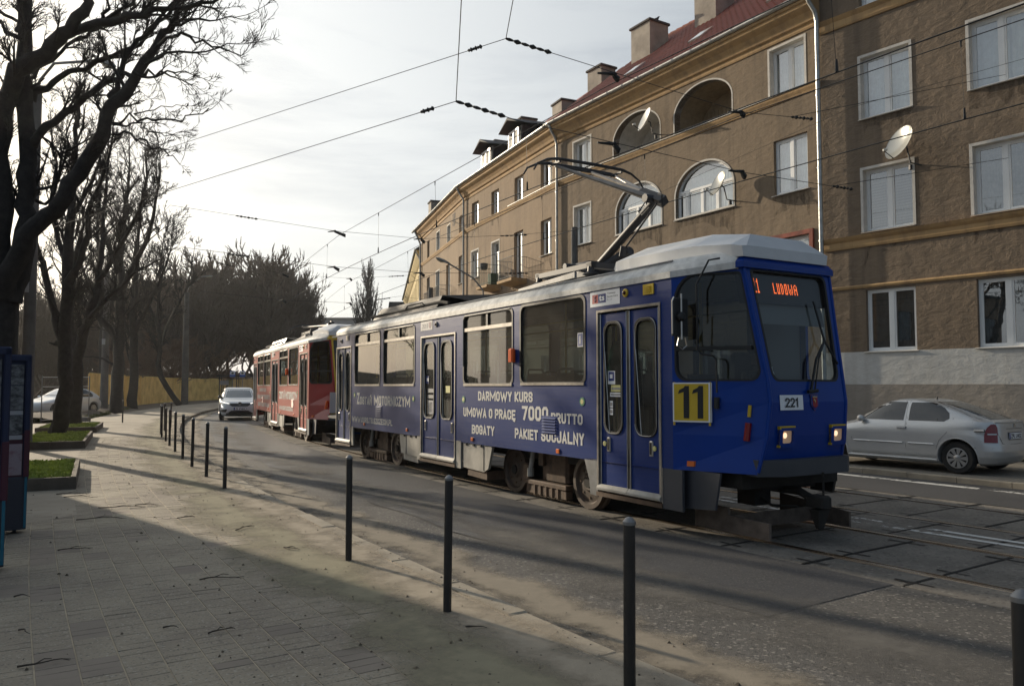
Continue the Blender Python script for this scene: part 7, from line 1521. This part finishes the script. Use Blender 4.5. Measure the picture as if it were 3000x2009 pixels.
for P0, lab, sd in (((-4.30, 6.74), 'front display board with dark blue frame cut by the left edge', 0), ((-5.20, 8.50), 'rear display board with black and white photographs in a blue frame', 1)):
    t = thing('display_board', lab, 'display board', (P0[0], P0[1], PZ(P0[1])), math.atan2(.63, .78), 'tall display boards at the left edge')
    W_ = 1.05
    MB().bbox(-W_, 0, .02, .20, .55, 1.88, .02).build('frame', M_bfr, t); MB().box(-W_ - .001, .001, .018, .201, .56, 1.06).build('colour_band', M_bmag, t); MB().bbox(-W_ + .005, -.005, .0, .22, .04, .60, .02).build('base', M_bdk, t)
    for x in (-.035, -W_ + .01): MB().tube([(x + .012, -.004, .06), (x + .012, -.004, .60)], .014, 6).build('edge_strip', M_bcy, t)
    MB().bbox(-.055, .0, -.02, .04, .6, 1.90, .012).build('stile', M_bfr, t); MB().bbox(-W_, -W_ + .09, -.02, .04, .6, 1.90, .012).build('stile', M_bfr, t); MB().bbox(-W_, 0, -.02, .04, 1.84, 1.905, .012).build('rail', M_bfr, t)
    MB().bbox(-.052, .002, -.024, .0, .6, 1.10, .01).build('stile_band', M_bmag, t)
    z = 1.80
    for hgt, m_ in ((.22, M_pic), (.26, M_pic), (.045, M_cap_), (.20, M_pic), (.045, M_cap_)):
        MB().bbox(-W_ + .11, -.068, .004, .018, z - hgt, z, .003).build('picture', m_, t); z -= hgt + .008
    MB().bbox(-W_ + .10, -.064, .004, .017, .62, .95, .003).build('picture', M_picp, t)
    for x in (-.1, -W_ + .1): MB().tube([(x, .1, 0), (x, .1, .06)], .02, 6).build('foot', M_iron, t)

# ------------------------------------------------------------ poles, lamps, wires
M_pole = mat('pole_concrete', (0.115, 0.11, 0.105), .85, var=.3, vscale=2, bump=.003, bscale=30); M_pgrey = mat('pole_steel_grey', (0.16, 0.16, 0.155), .6, var=.25, vscale=3); M_lamp = mat('lamp_housing', (0.20, 0.21, 0.21), .45); M_lens = mat('lamp_lens', (.45, .42, .33), .2)
def pole(label, P, h, r0, r1, m, name='catenary_pole', group='poles carrying lamps and tram wires'):
    t = thing(name, label, 'pole', P, 0, group); MB().tube([(0, 0, -.1), (0, 0, h * .5), (0, 0, h)], [r0, (r0 + r1) / 2, r1], 14).build('shaft', m, t, smooth=50); return t
def lamp_arm(t, pts, head_dir, r_=.035, L=.62):
    MB().tube(pts, r_, 8).build('arm', M_pgrey, t, smooth=50); p = Vector(pts[-1]); d = Vector(head_dir).normalized(); q = Vector((-d.y, d.x, 0)).normalized(); hd_ = MB(); upv = q.cross(d) * -1
    if upv.z < 0: upv = -upv
    rings = []
    for f_, w_, h_ in ((-.05, .05, .05), (.12, .08, .07), (.45, .13, .09), (.8, .13, .08), (1, .05, .03)): rings.append([p + d * L * f_ + q * w_ * math.cos(a) + upv * h_ * math.sin(a) * (1 if math.sin(a) > 0 else .45) for a in np.linspace(0, 2 * math.pi, 13)[:-1]])
    hd_.loft(rings, True, True); ho = hd_.build('lamp_head', M_lamp, t, smooth=50); lb = MB(); lb.loft([[p + d * L * f_ + q * w_ * math.cos(a) - upv * (.035 + h_ * math.sin(a)) for a in np.linspace(0, math.pi, 9)] for f_, w_, h_ in ((.35, .06, .02), (.55, .1, .06), (.8, .09, .05), (.93, .03, .01))], closed=False); lb.build('lamp_glass', M_lens, ho, smooth=60)
pn = pole('grey concrete pole carrying a street lamp beside the huge left tree', (-11.85, 19.2, 0), 9.1, .15, .115, M_pole); q_ = at(285, 178, 18.0) - Vector((-11.85, 19.2, 0)); e_ = at(352, 200, 17.7) - Vector((-11.85, 19.2, 0))
lamp_arm(pn, [(0, 0, 9.0), (.13, -.1, 9.2), (.7, -.5, 9.45), tuple(q_)], e_ - q_)
for z in (3.9, 1.9): MB().bbox(-.06, .06, -.165, -.15, z, z + .35, .004).build('sticker', M_cap_, pn)
p1_ = pole('tall concrete pole with a number plate behind the stout verge tree', (-24.6, 47.4, 0), 8.6, .24, .15, M_pole); MB().box(-.1, .1, -.24, -.22, 4.1, 4.45).build('number_plate', M_cap_, p1_)
p2_ = pole('thick grey lamp pole in front of the yellow wall at the bend', (-27.9, 67, 0), 9.6, .30, .2, M_pole); lamp_arm(p2_, [(0, 0, 9.4), (.1, 0, 10.0), (.7, 0, 10.6), (1.3, -.1, 10.95)], (1, -.1, .05), L=.95)
pA = path(19.0, 8.6); pBp = path(35.2, 8.45); pL = path(28.2, 8.95)
pa_ = pole('dark catenary pole standing before the arched house behind the tram roof', (pA.x, pA.y, 0), 6.95, .13, .11, M_pole); pb2 = pole('short looking catenary pole before the far tan house', (pBp.x, pBp.y, 0), 6.65, .14, .12, M_pole)
pl2 = pole('curved street lamp on a slim mast in front of the balconies', (pL.x, pL.y, 0), 5.5, .09, .07, M_pgrey, name='street_lamp'); lh = path(29.0, 7.6, 7.0) - Vector((pL.x, pL.y, 0)); lh2 = path(29.2, 7.05, 7.25) - Vector((pL.x, pL.y, 0)); lamp_arm(pl2, [(0, 0, 5.45), (-.02, .02, 5.8), (lh.x * .3, lh.y * .3, 6.35), tuple(lh)], lh2 - lh)
M_wire = mat('wire_dark', (0.012, 0.012, 0.012), .6)
def wire(name, label, pts, r_=.007, group=None, cat='wire'):
    o = MB().tube(pts, r_, 4).build(name, M_wire); return tag(o, label, cat, group)
SS = list(np.arange(-12, 60, 1.5)) + list(np.arange(60, 105, 5))
ORD = ['first', 'second', 'third', 'fourth', 'fifth', 'sixth', 'seventh', 'eighth', 'ninth', 'tenth', 'eleventh', 'twelfth']
DL = {'near': ['dropper wire over the blue tram track, %s from behind the camera' % o_ for o_ in ORD], 'far': ['dropper wire over the empty far track, %s from behind the camera' % o_ for o_ in ORD]}
for k_, s_t in ((2, 'before the top windows of the nearest house'), (3, 'left of the open loggias'), (4, 'over the far end of the red tiled roof'), (5, 'against the open sky beside the far tan house')): DL['near'][k_] = 'dropper wire over the blue tram, ' + s_t
for off, nm in ((.72, 'near'), (3.4, 'far')):
    wire('contact_wire', 'lower dark contact wire following the %s' % ('track of the blue tram' if nm == 'near' else 'empty far track'), [path(s, off, 4.98) for s in SS], .0085, 'overhead line along the tracks')
    D_ = [-7, -2.5, 2.25, 8.3, 12.0, 15.7, 21, 26, 31, 37, 43, 50]
    def zm(s): k = min(max(s, -11.9), 100); a = [x for x in (-13.6, 5.85, 19.5, 29.4, 45, 62, 80, 102)]; i = max(j for j in range(len(a) - 1) if a[j] <= k); f_ = (k - a[i]) / (a[i + 1] - a[i]); return 6.08 - .09 * 4 * f_ * (1 - f_) * ((a[i + 1] - a[i]) / 14) ** 1.0
    wire('messenger_wire', 'upper carrying wire above the %s' % ('track of the blue tram' if nm == 'near' else 'empty far track'), [path(s, off, zm(s)) for s in SS], .0075, 'overhead line along the tracks')
    for s in D_:
        p, q = path(s + rng.uniform(-.1, .1), off, zm(s)), path(s, off, 4.985); o = MB().tube([p, q], .0035, 3).tube([q + Vector((0, 0, .14)), q + Vector((0, 0, .0))], [.012, .018], 5).tube([p, p - Vector((0, 0, .09))], [.014, .008], 5).build('dropper_wire', M_wire)
        tag(o, DL[nm][D_.index(s)], 'wire', 'thin droppers of the overhead line')
def lumps(mb, p, d, n=5, L=.5, r_=.025):
    d = d.normalized()
    for k in range(n): a = p + d * (L * k / n); mb.tube([a, a + d * (L / n * .45), a + d * (L / n * .9)], [r_ * .5, r_ * (1.2 if k % 2 else .8), r_ * .5], 6)
def span(name, label, pts, clamps=(), buckles=(), r_=.0055, grp='cross spans of the overhead line'):
    t = thing(name, label, 'wire', pts[0], 0, grp); o0 = Vector(pts[0]); P = [Vector(p) - o0 for p in pts]; MB().tube(P, r_, 4).build('wire', M_wire, t)
    for c_, tgt in clamps:
        c_ = Vector(c_) - o0; g = Vector(tgt) - o0; m_ = MB(); dd = (P[-1] - P[0]).normalized(); m_.tube([c_ - dd * .32, c_ + dd * .02], [.014, .03], 6); m_.tube([c_, c_ + Vector((0, 0, -.02)), g + Vector((0, 0, .05)), g], [.05, .035, .05, .02], 8); m_.build('clamp', M_wire, t)
    for b, L in buckles:
        b = Vector(b) - o0; i = min(range(len(P) - 1), key=lambda i: ((P[i] + P[i + 1]) / 2 - b).length); m_ = MB(); lumps(m_, b, P[i + 1] - P[i], 6, L, .028); m_.build('turnbuckle', M_wire, t)
    return t
Pn = Vector((-11.85, 19.2, 0)); sa = 5.85
hookA = SEC['A']; hk = lambda s, z: Vector((hookA[0][0] + math.sin(R(39)) * s, hookA[0][1] - math.cos(R(39)) * s, z)) + Vector((-math.cos(R(39)), -math.sin(R(39)), 0)) * .05
nodeA = path(sa, -1.2, 6.25); nodeB = path(sa, -1.95, 5.25)
wallA = path(sa, 12.0, 8.6); wallB = path(sa, 12.0, 6.7)
span('span_wire', 'upper cross wire of the nearest span with a large forked fitting', [Pn + Vector((.1, 0, 6.45)), nodeA], buckles=[(nodeA.lerp(Pn + Vector((0, 0, 6.45)), .045), .25)])
span('span_wire', 'upper cross wire from the forked fitting to the nearest brown house', [nodeA, path(sa, .34, 6.2), path(sa, 3.35, 6.11), path(sa, 4.6, 6.26), wallA], clamps=[(path(sa, .66, 6.17), path(sa, .72, 6.06)), (path(sa, 3.35, 6.11), path(sa, 3.4, 6.02))], buckles=[(nodeA, .75), (path(sa, 4.6, 6.26), .6)])
span('span_wire', 'lower cross wire of the nearest span running left to the lamp pole', [Pn + Vector((.1, 0, 5.4)), nodeB], buckles=[(nodeB.lerp(Pn + Vector((0, 0, 5.4)), .045), .25)])
span('span_wire', 'lower cross wire from its fitting over the pantograph to the nearest house', [nodeB, path(sa, -1.0, 5.17), path(sa, 3.4, 5.11), path(sa, 5.7, 5.2), wallB], clamps=[(path(sa, .66, 5.13), path(sa, .72, 5.0)), (path(sa, 3.35, 5.12), path(sa, 3.4, 5.0))], buckles=[(nodeB, .75), (path(sa, 5.7, 5.2), .6)])
span('guy_wire', 'guy wire rising out of the picture from the upper forked fitting', [nodeA, nodeA + Vector((1.5, -11, 2.9)), nodeA + Vector((3.0, -24, 5.5))]); span('guy_wire', 'guy wire rising out of the picture from the lower forked fitting', [nodeB, nodeB + Vector((1.2, -11.5, 3.4)), nodeB + Vector((2.8, -24, 6.4))])
sb_ = 19.5; topA = Vector((pA.x, pA.y, 6.85)); lowA_ = Vector((pA.x, pA.y, 5.6)); left2 = Vector((-24.6, 47.4, 0))
span('span_wire', 'upper cross wire of the second span meeting the dark pole behind the tram roof', [left2 + Vector((0, 0, 8.3)), path(sb_, -3.9, 6.5), path(sb_, .6, 6.2), path(sb_, 3.35, 6.2), path(sb_ - .1, 6.3, 6.55), topA], clamps=[(path(sb_, .6, 6.2), path(sb_, .9, 6.04)), (path(sb_, 3.3, 6.2), path(sb_, 3.4, 6.05))], buckles=[(path(sb_, -2.2, 6.38), .6), (path(sb_ - .1, 6.0, 6.5), 1.0)])
span('span_wire', 'lower cross wire of the second span just above the contact wires', [left2 + Vector((0, 0, 6.6)), path(sb_, -3.6, 5.38), path(sb_, .66, 5.13), path(sb_, 3.4, 5.13), path(sb_, 6.6, 5.33), lowA_], clamps=[(path(sb_, .6, 5.13), path(sb_, .72, 5.0)), (path(sb_, 3.3, 5.13), path(sb_, 3.4, 5.0))], buckles=[(path(sb_, -2.4, 5.28), .6), (path(sb_, 6.2, 5.3), .9)])
sc2 = 29.4; topB = Vector((pBp.x, pBp.y, 6.5))
span('span_wire', 'third cross wire with clamps over both tracks near the poplar', [Vector((-27.9, 67, 9.0)), path(sc2, -3.9, 7.0), path(sc2, .6, 6.2), path(sc2, 3.35, 6.16), path(sc2, 6.0, 6.45), topB], clamps=[(path(sc2, .6, 6.2), path(sc2, .8, 6.05)), (path(sc2, 3.35, 6.16), path(sc2, 3.4, 6.05))], buckles=[(path(sc2, -1.9, 6.5), .6), (path(sc2, 5.0, 6.33), .7)])
span('span_wire', 'lowest cross wire over the red tram running to the short far pole', [Vector((-27.9, 67, 7.0)), path(sc2 + 1, -2.5, 5.45), path(sc2, .6, 5.12), path(sc2, 3.4, 5.12), path(sc2, 5.5, 5.5), topB + Vector((0, 0, -.5))], clamps=[(path(sc2, .6, 5.12), path(sc2, .72, 5.0)), (path(sc2, 3.35, 5.12), path(sc2, 3.4, 5.0))], buckles=[(path(sc2, 4.5, 5.3), .6)])
span('span_wire', 'thin stay crossing the tan houses towards the right edge', [topA, Vector((5.2, 15.2, 6.9)) + Vector((1.5, 0, .2)), path(-4, 9, 7.4)], r_=.004)

# ------------------------------------------------------------ tram stop, barrier, kerb-side things far left
st = thing('tram_shelter', 'dark roofed tram stop shelter behind the oncoming white car', 'shelter', (-21.9, 62.5, .1), R(10)); MB().box(-1.4, 1.4, -.8, .8, 2.25, 2.36).build('roof', M_iron, st)
for x in (-1.3, 0, 1.3):
    for y in (-.1, .7): MB().box(x - .03, x + .03, y - .03, y + .03, 0, 2.25).build('post', M_iron, st)
for x0, x1 in ((-1.25, -.05), (.05, 1.25)): MB().face([(x0, .7, .3), (x1, .7, .3), (x1, .7, 2.1), (x0, .7, 2.1)]).build('pane', G_tram, st)
MB().box(-1.25, -.6, -.14, -.1, 1.6, 1.95).build('timetable', M_cap_, st)
for u, lab in ((682, 'left of two blue tram stop signs over the white car'), (711, 'right of two blue tram stop signs over the white car')):
    Y = 60; x = (u - 1500) / 2298 * Y; t = thing('stop_sign', lab, 'sign', (x, Y, .08), R(8), 'blue tram stop signs'); MB().tube([(0, .02, 0), (0, .02, 2.68)], .03, 6).build('post', M_pgrey, t)
    MB().bbox(-.2, .2, -.02, .01, 2.22, 2.68, .01).build('panel', mat('sign_blue', (.02, .09, .38), .4), t); MB().face([(-.16, -.022, 2.40), (.16, -.022, 2.40), (.16, -.022, 2.64), (-.16, -.022, 2.64)]).build('panel_white', M_white, t)
    MB().box(-.09, .09, -.026, -.0235, 2.44, 2.55).box(-.07, .07, -.026, -.0235, 2.575, 2.585).box(-.01, .01, -.026, -.0235, 2.55, 2.60).build('pictogram', M_tblk, t)
fn = thing('barrier_fence', 'light metal temporary fence panel between the bed and the yellow wall', 'fence', (-18.4, 34.2, .1), 0); FA = Vector((0, 0, 0)); FB = Vector((-.75, -1.6, 0)) + Vector((-.35, 0, 0))
for p in (FA, FB): MB().tube([p, p + Vector((0, 0, 1.95))], .022, 6).build('post', M_pgrey, fn)
for z in (.12, .45, .80, 1.15, 1.5, 1.9): MB().tube([FA + Vector((0, 0, z)), FB + Vector((0, 0, z - .02))], .013, 5).build('rail', mat('rail_bright', (.6, .6, .58), .3, metal=.6), fn)
bl_ = MB().bbox(-.35, .35, -.15, .15, 0, .2, .03).build('concrete_foot', M_pole); bl_.location = (-18.6, 34.0, .08); tag(bl_, 'low concrete block holding the foot of the temporary fence', 'concrete block')
# driver and a coat hanging in the tram
dv = thing('person', 'tram driver seated in the dark cab wearing dark clothes', 'person', tramB.matrix_world.translation, 0); dv.location = (.302, 11.0, 0); dv.rotation_euler = (0, 0, R(30.4 - 90))
bm = bmesh.new(); J = {'pel': (3.0, 1.08, 1.36, .14), 'chest': (3.03, 1.08, 1.62, .145), 'neck': (3.06, 1.08, 1.86, .055), 'head': (3.08, 1.08, 1.97, .085), 'top': (3.08, 1.08, 2.07, .07), 'ls': (3.04, .90, 1.76, .06), 'le': (3.18, .84, 1.55, .045), 'lh': (3.38, .92, 1.60, .03), 'rs': (3.04, 1.26, 1.76, .06), 're': (3.18, 1.32, 1.55, .045), 'rh': (3.38, 1.24, 1.60, .03), 'lk': (3.35, .98, 1.38, .075), 'rk': (3.35, 1.18, 1.38, .075), 'lf': (3.36, .98, 1.0, .05), 'rf': (3.36, 1.18, 1.0, .05)}
ed = [('pel', 'chest'), ('chest', 'neck'), ('neck', 'head'), ('head', 'top'), ('chest', 'ls'), ('ls', 'le'), ('le', 'lh'), ('chest', 'rs'), ('rs', 're'), ('re', 'rh'), ('pel', 'lk'), ('lk', 'lf'), ('pel', 'rk'), ('rk', 'rf')]
me = bpy.data.meshes.new('body'); ks = list(J); me.from_pydata([J[k][:3] for k in ks], [(ks.index(a), ks.index(b)) for a, b in ed], []); o = bpy.data.objects.new('body', me); col.objects.link(o); o.modifiers.new('s', 'SKIN'); o.modifiers.new('d', 'SUBSURF').levels = 2
for v, k in zip(me.skin_vertices[0].data, ks): v.radius = (J[k][3], J[k][3] * (.8 if k == 'chest' else 1)); v.use_root = k == 'pel'
dg = bpy.context.evaluated_depsgraph_get(); nm_ = bpy.data.meshes.new_from_object(o.evaluated_get(dg)); o.modifiers.clear(); o.data = nm_; nm_.materials.append(mat('dark_clothes', (.02, .02, .028), .9)); nm_.materials.append(mat('skin', (.42, .25, .18), .6)); o.parent = dv
for p in nm_.polygons:
    p.use_smooth = True; c_ = p.center
    if c_.z > 1.86 or c_.x > 3.33 and c_.z > 1.5: p.material_index = 1
MB().lathe([(.092, 1.99), (.095, 2.04), (.07, 2.09), (.001, 2.11)], (3.07, 1.08, 0), 'z', 14, False).build('hair', mat('hair_dark', (.03, .02, .015), .9), dv)
ct = thing('coat', 'green coat hanging on a yellow pole inside the large front tram window', 'coat', (.302, 11.0, 0)); ct.rotation_euler = (0, 0, R(30.4 - 90)); cm_ = MB(); cm_.lathe([(.03, 2.22), (.09, 2.15), (.13, 1.95), (.15, 1.75), (.14, 1.62), (.02, 1.60)], (.98, .72, 0), 'z', 14); cm_.build('cloth', mat('coat_green', (.015, .10, .06), .9, var=.4, vscale=12), ct, smooth=60)
MB().tube([(.95, .72, .9), (.95, .72, 2.8)], .017, 6).build('hook_pole', M_ypole, ct)

# ------------------------------------------------------------ thin haze of the low winter sun
hm = bpy.data.materials.new('haze'); hm.use_nodes = True; t = NT(hm.node_tree); t.n.clear(); o = t.add('OutputMaterial'); v = t.add('VolumePrincipled')
v.inputs['Color'].default_value = (.85, .86, .88, 1); v.inputs['Density'].default_value = 0.0003; v.inputs['Anisotropy'].default_value = 0.55; t.l.new(v.outputs[0], o.inputs['Volume'])
hz = MB().box(-225, 165, -65, 305, -1.3, 30).fast('haze', hm); tag(hz, kind='stuff')
